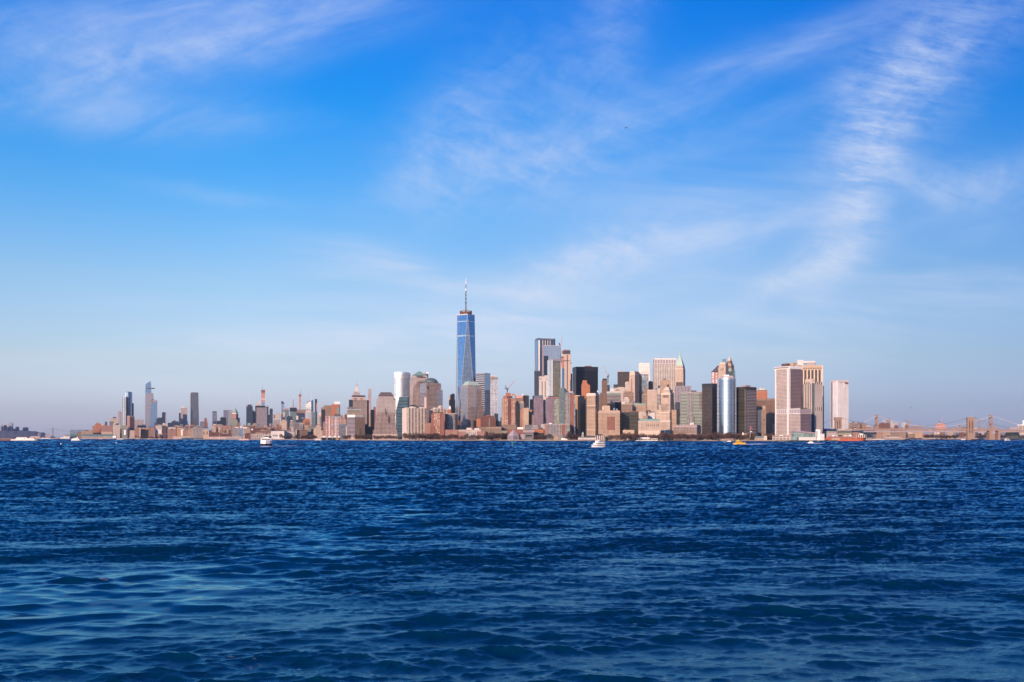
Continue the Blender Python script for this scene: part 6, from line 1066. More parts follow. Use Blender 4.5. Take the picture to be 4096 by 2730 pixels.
# ================================================================== boats, birds, trees, land, water, air
def hull_mesh(L, Bm, z0, z1, bow=.28, stern=.04, flare=1.12, n=10):
    """boat hull along +x (bow at +L/2)"""
    mb = MB(); st = []
    for i in range(n+1):
        t = i/n; x = -L/2+L*t
        hw = Bm/2*(1.0 if t < 1-bow else max(.02, max(0.0,math.cos((t-(1-bow))/bow*math.pi/2))**.8))
        if t < stern: hw *= .9
        st.append((x, hw))
    for (xa,ha),(xb,hb) in zip(st, st[1:]):
        for s in (-1,1):
            p = [(xa,s*ha/flare,z0),(xb,s*hb/flare,z0),(xb*1.0,s*hb,z1),(xa,s*ha,z1)]
            mb.quad(p if s < 0 else p[::-1], [(0,0)]*4)
        mb.quad([(xa,-ha,z1),(xb,-hb,z1),(xb,hb,z1),(xa,ha,z1)],[(0,0)]*4,1)
    x,h_ = st[0]; mb.quad([(x,h_/flare,z0),(x,-h_/flare,z0),(x,-h_,z1),(x,h_,z1)],[(0,0)]*4)
    return mb
def bx(name, root, m, x0,x1,y0,y1,z0,z1, parent=None, ta=0, label=None):
    mb = MB(); mb.prism([(x0,y0),(x1,y0),(x1,y1),(x0,y1)],z0,z1,[(x0+ta,y0+ta*.4),(x1-ta,y0+ta*.4),(x1-ta,y1-ta*.4),(x0+ta,y1-ta*.4)],bottom=True); return mb.build(name,[mat(m),mat(m)],parent or root,label)
def boat(name, label, px, yw, heading, cat='boat', group=None):
    d = F*H/(yw-HY); return empty(name, (W(px,0,d).x, d, 0), math.radians(heading), label, cat, group), d
def wake(name, label, px0, px1, yw, spread, d=None):
    pass
# --- approaching white ferry (bow towards us, turned a little right)
r, d = boat('ferry_boat','white passenger ferry coming straight at the viewer with a dark hull and bow wave',1066,1784.5,-80,'ferry'); 
hull_mesh(34,13.2,-.5,2.6,.30).build('hull',[M['navy_hull'],M['offwhite']],r); 
mb = hull_mesh(32,13.0,2.6,6.6,.24,flare=1.0); mb.build('main_deck',[M['white_paint'],M['offwhite']],r)
bx('upper_deck',r,'white_paint',-14,9,-6,6,6.6,9.2); bx('window_band',r,'dark_glass',-13,9.1,-6.1,6.1,5.2,6.3); c_ = bx('wheelhouse',r,'white_paint',1,7.5,-2.6,2.6,9.2,12.2); bx('wheelhouse_window',r,'dark_glass',6.2,7.6,-2.4,2.4,10.6,11.7,c_); bx('funnel',r,'black_panel',-9,-6,3.2,5.2,9.2,11.4); bx('side_opening',r,'black_panel',-8,6,6.2,6.62,3.4,5.2); bx('wheelhouse_window',r,'dark_glass',7.0,7.7,-2.2,2.2,10.4,11.6); bx('front_gallery',r,'black_panel',8.6,9.3,-5.2,5.2,7.2,8.2); bx('stern_house',r,'offwhite',-13,-8,-4,4,9.2,11); bx('deck_canopy',r,'offwhite',-13,-1,-5.4,5.4,10.8,11.1)
mb = MB(); mb.tube([(2,0,12.2),(2,0,16)],.25,5); mb.tube([(2,-1.6,14.4),(2,1.6,14.4)],.15,4); mb.build('mast',M['dark_metal'],r)
for q in range(6): mb = MB(); mb.tube([(-12+q*2.2,-5.3,9.2),(-12+q*2.2,-5.3,10.8)],.12,4); mb.build('canopy_post',M['white_paint'],r)
F_BOATS = [(r, 26, 13)]
# --- white cruise boat with dark stripes
r, d = boat('cruise_boat','white three deck cruise boat with navy stripes and tinted windows, seen from its bow quarter',2391,1788.5,-152,'boat')
hull_mesh(15.4,6.0,-.4,2.4,.46,flare=1.3).build('hull',[M['white_paint'],M['offwhite']],r); hull_mesh(15.5,6.12,1.3,1.75,.46,flare=1.02).build('hull_stripe',[M['navy_hull'],M['navy_hull']],r)
def aft(o, dx): o.location.x = dx; return o
aft(hull_mesh(13.0,5.7,2.4,4.3,.34,flare=1.02).build('main_deck',[M['white_paint'],M['white_paint']],r),-1.2); aft(hull_mesh(12.8,5.82,3.0,3.7,.34,flare=1.0).build('window_band',[M['navy_hull'],M['navy_hull']],r),-1.2); aft(hull_mesh(10.4,5.4,4.3,6.0,.26,flare=1.02).build('upper_deck',[M['white_paint'],M['offwhite']],r),-2.2); aft(hull_mesh(10.2,5.5,4.85,5.5,.26,flare=1.0).build('window_band',[M['dark_glass'],M['white_paint']],r),-2.2)
bx('wheelhouse',r,'white_paint',-1.6,2.2,-1.9,1.9,6.0,7.3,None,.4); bx('wheelhouse_window',r,'dark_glass',1.2,2.0,-1.75,1.75,6.5,6.95); bx('deck_awning',r,'white_paint',-7,-1.8,-2.4,2.4,7.0,7.2)
mb = MB(); mb.tube([(0,0,7.2),(-.3,0,8.8)],.22,5); mb.tube([(-.1,-.8,8.0),(-.1,.8,8.0)],.14,4); mb.build('mast',M['offwhite'],r); F_BOATS.append((r,24,10))
# --- yellow water taxi
r, d = boat('water_taxi','yellow catamaran taxi boat heading left with a white wake',2957,1778,180,'boat')
hull_mesh(17.5,6,-.4,1.9,.3).build('hull',[M['yellow_paint'],M['yellow_paint']],r); bx('cabin',r,'yellow_paint',-3.5,5.5,-2.5,2.5,1.9,4.3,None,.5); bx('window_band',r,'dark_glass',-3.2,5.2,-2.62,2.62,2.9,3.7); bx('wheelhouse',r,'yellow_paint',.5,4.2,-2,2,4.3,6.3,None,.5); bx('aft_rail',r,'yellow_paint',-8,-3.6,-2.5,2.5,2.6,3.0)
mb = MB(); mb.tube([(1.5,0,6.3),(1.2,0,8.2)],.2,5); mb.build('mast',M['offwhite'],r)
for q in (-7.6,-5.8): mb = MB(); mb.tube([(q,-2.4,1.9),(q,-2.4,2.7)],.12,4); mb.build('rail_post',M['rust'],r)
F_BOATS.append((r,12,7))
# --- docked orange ferries
r, d = boat('orange_ferry','long orange double ended ferry docked by the white terminal tower',3363,1764.3,178,'ferry')
d = 2990; r.location = (W(3363,0,d).x, d, 0)
hull_mesh(92,18,-.5,4.6,.14,.14).build('hull',[M['orange_paint'],M['orange_paint']],r)
for i,(z,l) in enumerate(((4.6,86),(7.2,80),(9.8,66))): 
    bx('passenger_deck',r,'orange_paint',-l/2,l/2,-8.6+i*.3,8.6-i*.3,z,z+2.6,None,1.6); bx('window_band',r,'dark_glass',-l/2+4,l/2-4,-8.75+i*.3,8.75-i*.3,z+.9,z+1.9); bx('rail_band',r,'offwhite',-l/2+3,l/2-3,-8.8+i*.3,8.8-i*.3,z+2.35,z+2.75)
bx('wheelhouse',r,'white_paint',-28,-22,-4,4,12.4,16.4); bx('wheelhouse',r,'white_paint',18,24,-4,4,12.4,16.2); bx('funnel',r,'black_panel',-4,5,-3,3,12.4,15.8); bx('ventilator',r,'white_paint',-13,-10,-3,3,12.4,15); bx('ventilator',r,'white_paint',9,12,-3,3,12.4,15)
r, d = boat('orange_ferry','second orange ferry bow first at the slip, partly behind the long one',3444,1764,-105,'ferry')
d = 3035; r.location = (W(3444,0,d).x, d, 0)
hull_mesh(60,19,-.5,5,.3,.2).build('hull',[M['orange_paint'],M['orange_paint']],r); hull_mesh(56,18,5,9,.3,.2,flare=1.0).build('passenger_deck',[M['orange_paint'],M['orange_paint']],r); bx('bridge_deck',r,'pale_fins',6,18,-13,13,9,17); bx('roof_house',r,'white_paint',8,15,-5,5,17,20)
# --- long white ferry and barge at far left
r, d = boat('ferry_boat','long low white ferry with a dark bow crossing at far left',100,1764,0,'ferry')
hull_mesh(76,12,-.5,4.2,.12).build('hull',[M['white_paint'],M['offwhite']],r); bx('boot_stripe',r,'navy_hull',-36,33,-6.1,6.1,-.4,1.0); bx('dark_bow',r,'navy_hull',28,37,-4.2,4.2,.5,4.6,None,.6); bx('passenger_deck',r,'white_paint',-24,28,-5.6,5.6,4.2,7.6); bx('upper_deck',r,'offwhite',-22,8,-5,5,7.6,10.2)
for q in (2,12,22): bx('window_group',r,'dark_glass',q-2.5,q+2.5,-5.75,5.75,4.9,6.2)
r, d = boat('cargo_barge','dark rusty barge pushed at the left edge of the picture',16,1763.4,0,'barge')
hull_mesh(62,12,-.5,3.6,.06).build('hull',[M['rust'],M['brown_roof']],r); bx('cargo_heap',r,'brown_roof',-26,24,-4.6,4.6,3.6,6.0,None,2.5); bx('deck_house',r,'rust',24,29,-3,3,3.6,6.6)
r, d = boat('ferry_boat','small white two deck ferry with a dark waterline left of the pier shed',306,1764.2,0,'ferry')
hull_mesh(27,8,-.4,2.4,.24).build('hull',[M['white_paint'],M['offwhite']],r); bx('boot_stripe',r,'navy_hull',-12,12.6,-4.05,4.05,-.3,1.0); bx('main_deck',r,'white_paint',-12.5,9,-3.8,3.8,2.4,5.6); bx('upper_deck',r,'white_paint',-8,6,-3.4,3.4,5.6,8.2); bx('window_band',r,'dark_glass',-7.5,6.1,-3.5,3.5,6.6,7.4); bx('doorway',r,'black_panel',3,5,-3.95,3.95,2.6,4.4); bx('wheelhouse',r,'white_paint',1,5,-2,2,8.2,10)
# --- smaller boats near the shore
def small(label, px, yw, L, hd=0, m='white_paint', name='motor_boat', decks=1, d=None, cab='offwhite'):
    r, dd = boat(name, label, px, yw, hd)
    if d: r.location = (W(px,0,d).x, d, 0)
    b_ = min(9, L*.26); hull_mesh(L,b_,-.3,L*.06+.9,.3).build('hull',[M[m],M['offwhite']],r); z = L*.06+.9
    for i in range(decks):
        l = L*(.66-.16*i); bx('cabin',r,cab,-l*.55,l*.45,-b_*.4,b_*.4,z,z+2.3,None,.3); bx('window_band',r,'dark_glass',-l*.5,l*.4,-b_*.42,b_*.42,z+1.0,z+1.7); z += 2.3
    mb = MB(); mb.tube([(0,0,z),(0,0,z+2.5)],.15,4); mb.build('mast',M['offwhite'],r); return r
small('white tour boat moored at the park with a red funnel',2828,1765.3,29,180,decks=2,d=2935,name='tour_boat')
bx('funnel',bpy.data.objects['tour_boat'],'red_paint',-4,-2,-1,1,6.5,9.5)
r = small('white speedboat throwing spray in front of the pale terminal',3243,1773.5,9,160); F_BOATS.append((r,9,4))
r = small('tiny white launch left of the yellow taxi boat',2916,1768,9,170); F_BOATS.append((r,6,3))
small('white motor yacht moored beside the peaked dock canopies',1275,1761.6,26,0,decks=2,d=3690,name='motor_yacht')
small('flat pinkish white boat crossing before the left pier sheds',976,1762,36,180,'pink_steel',decks=1,name='tour_boat')
small('white boat with a low wake among the left quays',482,1758.8,34,0,'offwhite',decks=1,name='tour_boat')
small('dark blue long barge with a deckhouse beside the white pier shed',770,1758.2,104,0,'navy_hull',decks=1,d=5250,name='cargo_barge',cab='grey_panel')
small('white boat with red hull line moored near the left quay shed',404,1757.6,24,0,'red_paint',decks=1,d=5900)
small('white and navy boat moored below the red brick lofts',530,1757.8,26,0,'navy_hull',decks=1,d=5800)
small('tiny white boat passing the small sheds on the far shore',183,1756.5,60,0,decks=1,d=6700)
small('white excursion boat turning before the trees at far right',4028,1763,24,-150,decks=2,name='tour_boat')
small('small white boat at the foot of the right stone tower',3853,1760.5,16,180,d=4060)
small('small white boat passing under the bridge span at right',3748,1758.6,16,0,d=4780)
small('white sided barge moored under the bridge by the market hall',3508,1761.4,58,0,'offwhite',decks=0,d=4080,name='cargo_barge')
small('tan work barge moored right of the orange ferries',3476,1763,26,0,'rust',decks=1,d=3300,name='cargo_barge')
small('little white sailing boat with furled mast off the left waterfront',595,1757.4,9,0,d=5700)
small('tiny dark launch close to the seawall below the stepped stone tower',1476,1763,9,0,'navy_hull',d=3380)
small('small black barge moored against the right shore beneath the bridge',3905,1760,34,0,'navy_hull',decks=0,d=4020,name='cargo_barge')
# --- buoys
r, d = boat('navigation_buoy','green navigation buoy floating in the middle distance',2049,1783,0,'buoy')
mb = MB(); mb.lathe([(0,-.4),(1.1,-.4),(1.35,0),(1.25,.55),(.5,.7)],14); mb.build('float',M['rust'],r,smooth=True); mb = MB(); mb.lathe([(.55,.7),(.5,3.6),(.85,3.65),(.85,5.0),(.3,5.2),(.25,5.6),(0,5.6)],12); mb.build('tower',M['green_paint'],r)
for px,yw,lb in ((244,1778,'small white round buoy left of the small two deck ferry'),(465,1774.5,'small white round buoy nearer the tall glass towers')):
    r, d = boat('mooring_buoy',lb,px,yw,0,'buoy',None); mb = MB(); mb.lathe([(0,-.5),(.8,-.3),(1.1,.5),(.9,1.3),(.4,1.7),(0,1.8)],14); mb.build('float',M['white_paint'],r,smooth=True); mb = MB(); mb.tube([(0,0,1.7),(0,0,2.4)],.12,5); mb.build('ring_post',M['steel'],r)
# --- birds and plane
def bird(label, px, py, d, span, bank, m1, m2, hd):
    r = empty('flying_gull', W(px,py,d), math.radians(hd), label, 'bird'); r.rotation_euler[1] = math.radians(bank); s = span/2
    mb = MB(); prof = [(0,-.30),(.035,-.26),(.07,-.12),(.075,.02),(.05,.16),(.03,.22),(0,.28)]; mb.lathe([(rr*span,z*span) for rr,z in prof],8); b = mb.build('body',M[m1],r,smooth=True); b.rotation_euler = (0,math.pi/2,0)
    for sg in (-1,1):
        mb = MB(); pts = [(0,0,.02),(.18,.30*s*2*.5,.22*s),(.0,.62*s,.30*s),(-.10,1.0*s,.12*s)]
        le = [(.10*s,.05*s*sg,.03*s),(.22*s,.40*s*sg,.26*s),(.06*s,.72*s*sg,.30*s),(-.16*s,1.02*s*sg,.14*s)]; te = [(-.16*s,.05*s*sg,.03*s),(-.08*s,.40*s*sg,.24*s),(-.16*s,.70*s*sg,.28*s),(-.22*s,.98*s*sg,.13*s)]
        for i in range(3):
            a,b2,c2,d2 = le[i],le[i+1],te[i+1],te[i]; mb.quad([a,b2,c2,d2],[(0,0)]*4, 1 if i==2 else 0)
            lo = lambda p: (p[0],p[1],p[2]-.02*s); mb.quad([lo(d2),lo(c2),lo(b2),lo(a)],[(0,0)]*4, 1 if i==2 else 0)
        mb.build('wing',[M[m2],M['dark_metal']],r)
    mb = MB(); mb.prism([(-.26*span,-.05*span),(-.2*span,-.02*span),(-.2*span,.02*span),(-.26*span,.05*span)],-.01,.01); mb.build('tail',M[m1],r); return r
bird('gull in flight before the grey glass tower, wings raised',859,1668,300,1.35,14,'bird_white','bird_grey',-100)
bird('distant gull small and dark in the sky right of the lone white tower',3644,1631,340,1.0,-25,'bird_grey','bird_grey',-60)
p = empty('airplane', W(2505,512,4200), math.radians(-62), 'tiny dark airplane high in the blue sky', 'airplane'); p.rotation_euler[0] = math.radians(6); p.rotation_euler[1] = math.radians(-4)
mb = MB(); mb.lathe([(0,-6.5),(.55,-5.8),(.95,-3.5),(1.0,1.5),(.6,5),(.25,7),(0,7.2)],10); b = mb.build('fuselage',M['plane_grey'],p,smooth=True); b.rotation_euler = (0,math.pi/2,0)
for sg in (-1,1):
    mb = MB(); mb.prism([(1.4,0),(.2,8.2*sg),(-.9,8.2*sg),(-1.6,0)] if sg > 0 else [(-1.6,0),(-.9,-8.2),(.2,-8.2),(1.4,0)],-.15,.25,bottom=True); w2 = mb.build('wing',[M['plane_grey'],M['plane_grey']],p); w2.rotation_euler = (math.radians(7*sg),0,0)
    mb = MB(); mb.box(.2,2.4,2.6*sg-.5,2.6*sg+.5,-.9,.1); mb.build('engine',[M['plane_grey']],p)
mb = MB(); mb.quad([(-5,0,.4),(-6.8,0,3.0),(-7.4,0,3.0),(-7,0,.3)],[(0,0)]*4); mb.quad([(-7,.12,.3),(-7.4,.12,3.0),(-6.8,.12,3.0),(-5,.12,.4)],[(0,0)]*4); mb.build('tail_fin',M['plane_grey'],p)
mb = MB(); mb.box(-7.2,-6,-2.6,2.6,.3,.5); mb.build('tail_plane',M['plane_grey'],p)
# ---------------------------------------------------------------- bare winter trees
plain('twigs',(.125,.075,.06),.95,var=.3,scale=.5); plain('twigs_dark',(.075,.045,.042),.95,var=.3,scale=.5); plain('evergreen',(.035,.06,.035),.9,var=.3,scale=.5)
def crown_mesh(seed, h, rx, n, base, mname):
    rr = random.Random(seed); mb = MB()
    for _ in range(n):
        while True:
            x,y,z = rr.uniform(-1,1),rr.uniform(-1,1),rr.uniform(-1,1)
            q = x*x+y*y+z*z
            if q < 1 and q > .05: break
        lump = 1+.25*math.sin(3*x+seed)+.2*math.sin(4*y+2*seed)
        c_ = Vector((x*rx*lump, y*rx*lump, base+(h-base)*(.5+.5*z*(.95+.1*lump))))
        out = Vector((x,y,z+.7)).normalized(); t = out.cross(Vector((rr.uniform(-1,1),rr.uniform(-1,1),rr.uniform(-1,1)))).normalized()
        l, w_ = rr.uniform(.8,1.9), rr.uniform(.12,.36)
        mb.quad([c_-t*w_, c_+t*w_, c_+out*l+t*w_*.2, c_+out*l-t*w_*.2],[(0,0)]*4)
    for i in range(7):
        a = i*2.4+seed; p0 = Vector((0,0,base*.9)); p1 = Vector((math.cos(a)*rx*.45,math.sin(a)*rx*.45,base+(h-base)*.5)); p2 = Vector((math.cos(a)*rx*.8,math.sin(a)*rx*.8,base+(h-base)*(.7+.04*i)))
        mb.tube([p0,p1,p2],.22,4,.06)
    o = mb.build('crown', M[mname]); return o
def trunk_mesh(h):
    mb = MB(); mb.tube([(0,0,-.3),(.1,0,h*.5),(0,.1,h)],.42,6,.26); return mb.build('trunk', M['bark'])
PROT = []
for sd_, (h, rx, nn, mn) in enumerate([(13,5.2,460,'twigs'),(11,4.6,420,'twigs'),(14,4.4,440,'twigs_dark'),(10,5.4,440,'twigs_dark'),(12,5.0,460,'twigs'),(7,3.8,420,'evergreen')]):
    c_ = crown_mesh(sd_+3, h, rx, nn, h*.26, mn); t_ = trunk_mesh(h*.34); PROT.append((t_, c_))
def tree(x, y, s, kind, label, group):
    t0, c0 = PROT[kind]; r = empty('bare_tree' if kind < 5 else 'evergreen_tree', (x,y,G), random.uniform(0,6.28), label, 'tree', group)
    for src in (t0, c0):
        o = src.copy(); COL.objects.link(o); o.parent = r
    s *= 1.42; r.scale = (s*random.uniform(.9,1.15), s*random.uniform(.9,1.15), s*random.uniform(.85,1.15))
TR = [ # px range, distance range, count, scale, kinds, label
    (1120,1195,4450,4560,9,.95,(2,3),'bare dark tree of the row below the two big warehouse boxes'),
    (1205,1262,3950,4100,12,1.0,(0,3),'bare brown tree of the clump left of the moored yacht'),
    (1372,1400,3610,3680,5,.85,(0,1),'bare tree of the group in front of the banded office face'),
    (1420,1500,3590,3680,15,.85,(0,2,3),'bare tree of the dense row between tan office block and stepped stone tower'),
    (1500,1612,3440,3540,16,.75,(0,1,4),'bare tree of the row along the arcade of the stepped stone tower'),
    (1614,1668,3370,3420,9,.95,(0,1),'bare tree in front of the pale striped apartment slab'),
    (1668,1752,3320,3400,17,1.0,(0,1,4,2),'bare tree of the thick clump before the red brick crowned tower'),
    (1752,1836,3290,3370,14,.85,(0,2,1),'bare tree of the row before the low red brick row'),
    (1840,1942,3250,3310,13,.85,(0,1,4),'bare tree of the row before the white topped brick apartments'),
    (1942,2030,3210,3300,18,1.05,(0,2,3),'bare dark tree of the clump left of the stepped museum'),
    (2078,2098,3180,3250,3,.7,(1,),'bare tree between the museum and its wing'),
    (2136,2206,3170,3260,14,.9,(2,3,0),'bare tree of the clump right of the museum wing'),
    (2270,2312,3080,3160,10,1.0,(3,2),'bare dark rounded tree between the marquee and the pier house'),
    (2410,2480,3000,3040,9,.75,(0,1),'bare tree at the foot of the reddish tan hotel'),
    (2478,2560,2930,3000,16,.9,(0,1,4,2),'bare park tree around the windowless tan slab'),
    (2560,2645,2950,3010,16,.85,(0,1,4),'bare park tree above the white boat pavilion'),
    (2640,2720,2900,2980,18,.95,(0,1,4,2),'bare park tree below the wedding cake tower'),
    (2720,2808,2890,2970,18,.95,(0,1,4),'bare park tree below the green banded office block'),
    (2808,2870,2890,2970,12,.95,(0,1,2),'bare park tree behind the moored tour boat'),
    (2870,2945,2885,2970,15,.95,(0,4,2),'bare park tree at the foot of the shining curved tower'),
    (2945,3030,2890,2970,13,.9,(0,1,4),'bare park tree below the dark bronze banded tower'),
    (3064,3092,2900,2960,5,.9,(0,1),'bare tree left of the low beige coast building'),
    (3700,3830,4800,4900,18,1.15,(2,3),'bare dark tree of the wood under the bridge span at right'),
    (3905,4096,4760,4880,26,1.25,(2,3),'bare tree of the wooded right shore beyond the stone bridge'),
    (2085,2096,3330,3380,2,1.0,(5,),'dark evergreen between the stepped museum and its wing'),
    (1945,1962,3330,3336,3,1.1,(5,),'dark evergreen beside the low brown brick row'),
    (540,640,5950,6050,10,.8,(3,2),'bare dark tree of the low row on the left waterfront'),
]
for (a,b,d0,d1,n,s,kinds,lb) in TR:
    for i in range(n):
        px = a+(b-a)*(i+random.uniform(.2,.8))/n; d = random.uniform(d0,d1)
        tree(W(px,0,d).x, d, s*random.uniform(.85,1.12), random.choice(kinds), lb, lb.replace('bare','bare').split(' of the ')[-1] if ' of the ' in lb else lb)
for t_, c_ in PROT:
    bpy.data.objects.remove(t_); bpy.data.objects.remove(c_)
# ---------------------------------------------------------------- land
SH = [(-700,1756),(460,1757),(640,1757.8),(800,1758.5),(1000,1760),(1300,1761.9),(1600,1763),(2000,1763.6),(2400,1764.5),(2700,1765),(3100,1765.2),(3300,1764.9),(3462,1764.4)]
def shore(name, pts, back):
    fr = [Vector((W(px,0,F*H/(y-HY)).x, F*H/(y-HY))) for px,y in pts]
    poly = [tuple(v) for v in fr]+back; mb = MB(); mb.prism(poly, -4, G)
    o = mb.build(name,[M['seawall'],M['land']]); tag(o, kind='structure'); return o
bk = 14500
shore('ground', SH, [(W(3462,0,3300).x,3300),(W(3440,0,4600).x,4600),(W(3400,0,9000).x,9000),(3200,bk),(-6200,bk),(-5200,8000)])
shore('ground_far_shore', [(3442,1760.2),(3540,1760.6),(3620,1760.6),(3640,1759),(3900,1758.9),(4096,1759.3),(5200,1759.3)], [(5200,9000),(1600,9000)])
sw = MB()
fr = [Vector((W(px,0,F*H/(y-HY)).x, F*H/(y-HY)-1.0)) for px,y in SH]
for a_,b_ in zip(fr,fr[1:]): sw.prism([(a_.x,a_.y-1.2),(b_.x,b_.y-1.2),(b_.x,b_.y),(a_.x,a_.y)],G-.1,G+.5,bottom=True)
o = sw.build('promenade_wall',M['pale_stone']); tag(o,'low pale seawall parapet running along the whole waterfront','wall')
# wooded hill across the river
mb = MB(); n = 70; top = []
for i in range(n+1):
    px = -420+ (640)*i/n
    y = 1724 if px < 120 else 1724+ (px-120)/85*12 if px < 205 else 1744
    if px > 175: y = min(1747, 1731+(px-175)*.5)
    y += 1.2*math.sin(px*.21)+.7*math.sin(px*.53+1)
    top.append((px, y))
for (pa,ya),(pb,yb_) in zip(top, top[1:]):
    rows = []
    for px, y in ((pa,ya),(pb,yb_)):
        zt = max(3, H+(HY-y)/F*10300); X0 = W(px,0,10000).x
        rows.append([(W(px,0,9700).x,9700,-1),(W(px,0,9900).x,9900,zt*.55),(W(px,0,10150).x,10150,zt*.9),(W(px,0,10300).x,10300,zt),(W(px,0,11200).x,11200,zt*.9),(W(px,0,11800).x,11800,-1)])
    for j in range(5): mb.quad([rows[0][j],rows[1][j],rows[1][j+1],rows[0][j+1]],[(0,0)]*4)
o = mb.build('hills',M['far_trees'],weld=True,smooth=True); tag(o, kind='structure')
mb = MB(); mb.box(-9000,-2500,15500,19000,-2,4); o = mb.build('land_far_shore',M['far_trees']); tag(o, kind='structure')
# ---------------------------------------------------------------- water: real waves, finer near the camera
def water():
    ys = [1751.0]; 
    py = 1752.0; step = 1.0
    rows = []
    y = 1752.2
    while y < 3350: rows.append(y); y += 1.0 if y < 1775 else (1.6 if y < 1850 else 2.3)
    PY = np.array(rows); PX = np.arange(-520, 4620, 4.4)
    D = F*H/(PY-HY); D = np.concatenate([[30000.0], D])
    KX = (PX-CX)/F
    X = D[:,None]*KX[None,:]; Y = np.repeat(D[:,None], len(PX), 1)
    dr = np.gradient(D); dr = np.abs(dr)[:,None]; dc = (D*4.4/F)[:,None]
    # photo bearings for regional differences in the chop (a ship's slick, a rough front)
    QX = CX+F*X/Y; QY = HY+F*H/Y
    def blob(cx, cy, rx, ry, ang=0):
        a = math.radians(ang); u = (QX-cx)*math.cos(a)+(QY-cy)*math.sin(a); v = -(QX-cx)*math.sin(a)+(QY-cy)*math.cos(a)
        return np.exp(-((u/rx)**2+(v/ry)**2))
    nx = np.zeros_like(X)
    r2 = np.random.default_rng(5)
    for i in range(30):
        lam = 10**r2.uniform(.8,2.9); th = r2.uniform(0,6.28); nx += np.sin((X*np.cos(th)+Y*np.sin(th))*2*math.pi/lam*np.array(1.0)+r2.uniform(0,6.28))
    nx /= 4.0
    grp = np.zeros_like(X)
    for i in range(26):
        lam = 10**r2.uniform(.75,1.75); th = r2.normal(math.radians(-80),.7); grp += np.sin((X*np.cos(th)+Y*np.sin(th))*2*math.pi/lam+r2.uniform(0,6.28))
    grp = np.clip(.80+.26*grp/3.6, .42, 1.25)
    slick = np.clip(1.25*blob(250,2390,560,150,-3)+.8*blob(900,2330,520,90,-10)+.68*blob(1350,2140,460,75,-14)+.45*blob(300,2610,420,110,0)+.55*blob(1600,2040,170,60,35)+.5*blob(1560,1950,120,40,40)+.45*blob(1470,1885,110,16,14)+.3*blob(1180,1840,160,12,3), 0, 1)
    edge = 1/(1+np.exp(-(QY-(2250-np.clip(QX-500,0,2000)*.11)+nx*6)/7.0)); slick_l = np.where(QX < 1000, slick*edge, slick)
    slick = np.clip(slick_l+ .10*nx*slick_l, 0, 1)
    rough_front = blob(450,2222,620,22,-1)
    far_streak = .5*blob(1490,1890,110,5,12)+.5*blob(1420,1872,120,4,8)
    patch = np.clip(.5+.35*nx, 0, 1)
    Z = np.zeros_like(X); SX = np.zeros_like(X); var_lost = np.zeros_like(X)
    wind = math.radians(-100)
    comps = []
    for i in range(96):
        lam = .32*(26.0)**(r2.uniform(0,1)); m_ = math.radians(-74) if r2.uniform() < .6 else math.radians(-116)
        comps.append((lam, m_+r2.normal(0,.70 if lam < .9 else .34), .0))
    for i in range(12): comps.append((r2.uniform(7,18), math.radians(-70)+r2.normal(0,.25), 1.0))
    for i in range(12): comps.append((18*(3.0)**r2.uniform(0,1), wind+.2+r2.normal(0,.4), 2.0))
    DX = np.zeros_like(X); DY = np.zeros_like(X); TX = np.zeros_like(X); TY = np.zeros_like(X)
    for lam, th, sw in comps:
        kk = 2*math.pi/lam; cx_, sy_ = math.cos(th), math.sin(th)
        sl = (.026 if lam < .6 else .037 if lam < 1.6 else .029 if lam < 5 else .014) if not sw else (.010 if sw == 1 else .006)
        amp = sl/kk
        eff = np.maximum(np.abs(sy_)*dr, np.abs(cx_)*dc)
        keep = np.clip((lam/np.maximum(eff,1e-6)-1.4)/1.4, 0, 1)
        calm = 1-slick*(.93 if lam < .9 else .55 if lam < 1.8 else -.45) if not sw else np.ones_like(X)
        gust = (.72+.45*patch)*(1+.5*rough_front)*(grp*1.16 if lam < 5 else 1)
        a = amp*calm*gust
        ph = kk*(X*cx_+Y*sy_)+r2.uniform(0,6.28)
        Z += a*keep*np.sin(ph); c_ = a*keep*np.cos(ph)*1.5; DX += c_*cx_; DY += c_*sy_
        var_lost += .5*(a*kk)**2*(1-keep**2)
        g_ = a*kk*np.sqrt(1-keep**2)*np.cos(ph); TX += g_*cx_; TY += g_*sy_
    X = X+DX; Y = Y+DY
    # slope of the waves too fine for the mesh, as met at each vertex; troughs are hidden behind crests, so the faces turned to the shore breeze dominate
    def soft(A):
        B = A.copy(); B[:,1:-1] = .25*A[:,:-2]+.5*A[:,1:-1]+.25*A[:,2:]; return B*1.1
    TX, TY = soft(TX), soft(TY); lost_ = np.sqrt(var_lost)
    tilt = np.stack([-TX*.5, np.minimum(.02, -np.abs(-TY*1.5+.6*lost_) - .45*lost_), np.zeros_like(X)], -1)
    # wakes of moving boats: low ridges and foam
    foam = np.zeros_like(X)
    def foam_px(cx, cy, rx, ry, ang, st):
        nonlocal foam; foam = np.maximum(foam, st*blob(cx,cy,rx,ry,ang))
    for a in [(1015,2665,46,18,-20,.30),(930,2640,60,12,10,.26),(720,2690,120,10,0,.24),(160,2600,45,18,0,.28),(430,2318,46,3.5,0,.40),(540,2322,36,3,0,.36),
              (1062,1786.6,30,2.6,0,1.0),(1140,1784.5,70,1.6,0,.8),(2388,1790,36,2.3,0,.9),(3010,1777.5,60,1.9,0,1.0),(3060,1775.5,60,1.0,0,.6),(2938,1778,14,1.3,0,.8),(3262,1774,36,2.0,0,1.0),(3238,1772.5,14,2.2,0,1.0),(2160,1769.2,14,.7,0,.7),(2935,1769,30,.7,0,.6),(508,1759.6,14,.5,0,.5),(1480,1895,50,3,16,.12),(1430,1880,60,2.5,10,.10),(4060,1763.3,40,.6,0,.7),(2520,1840,150,2,0,.05),(2300,1838,120,2,0,.06)]:
        foam_px(*a)
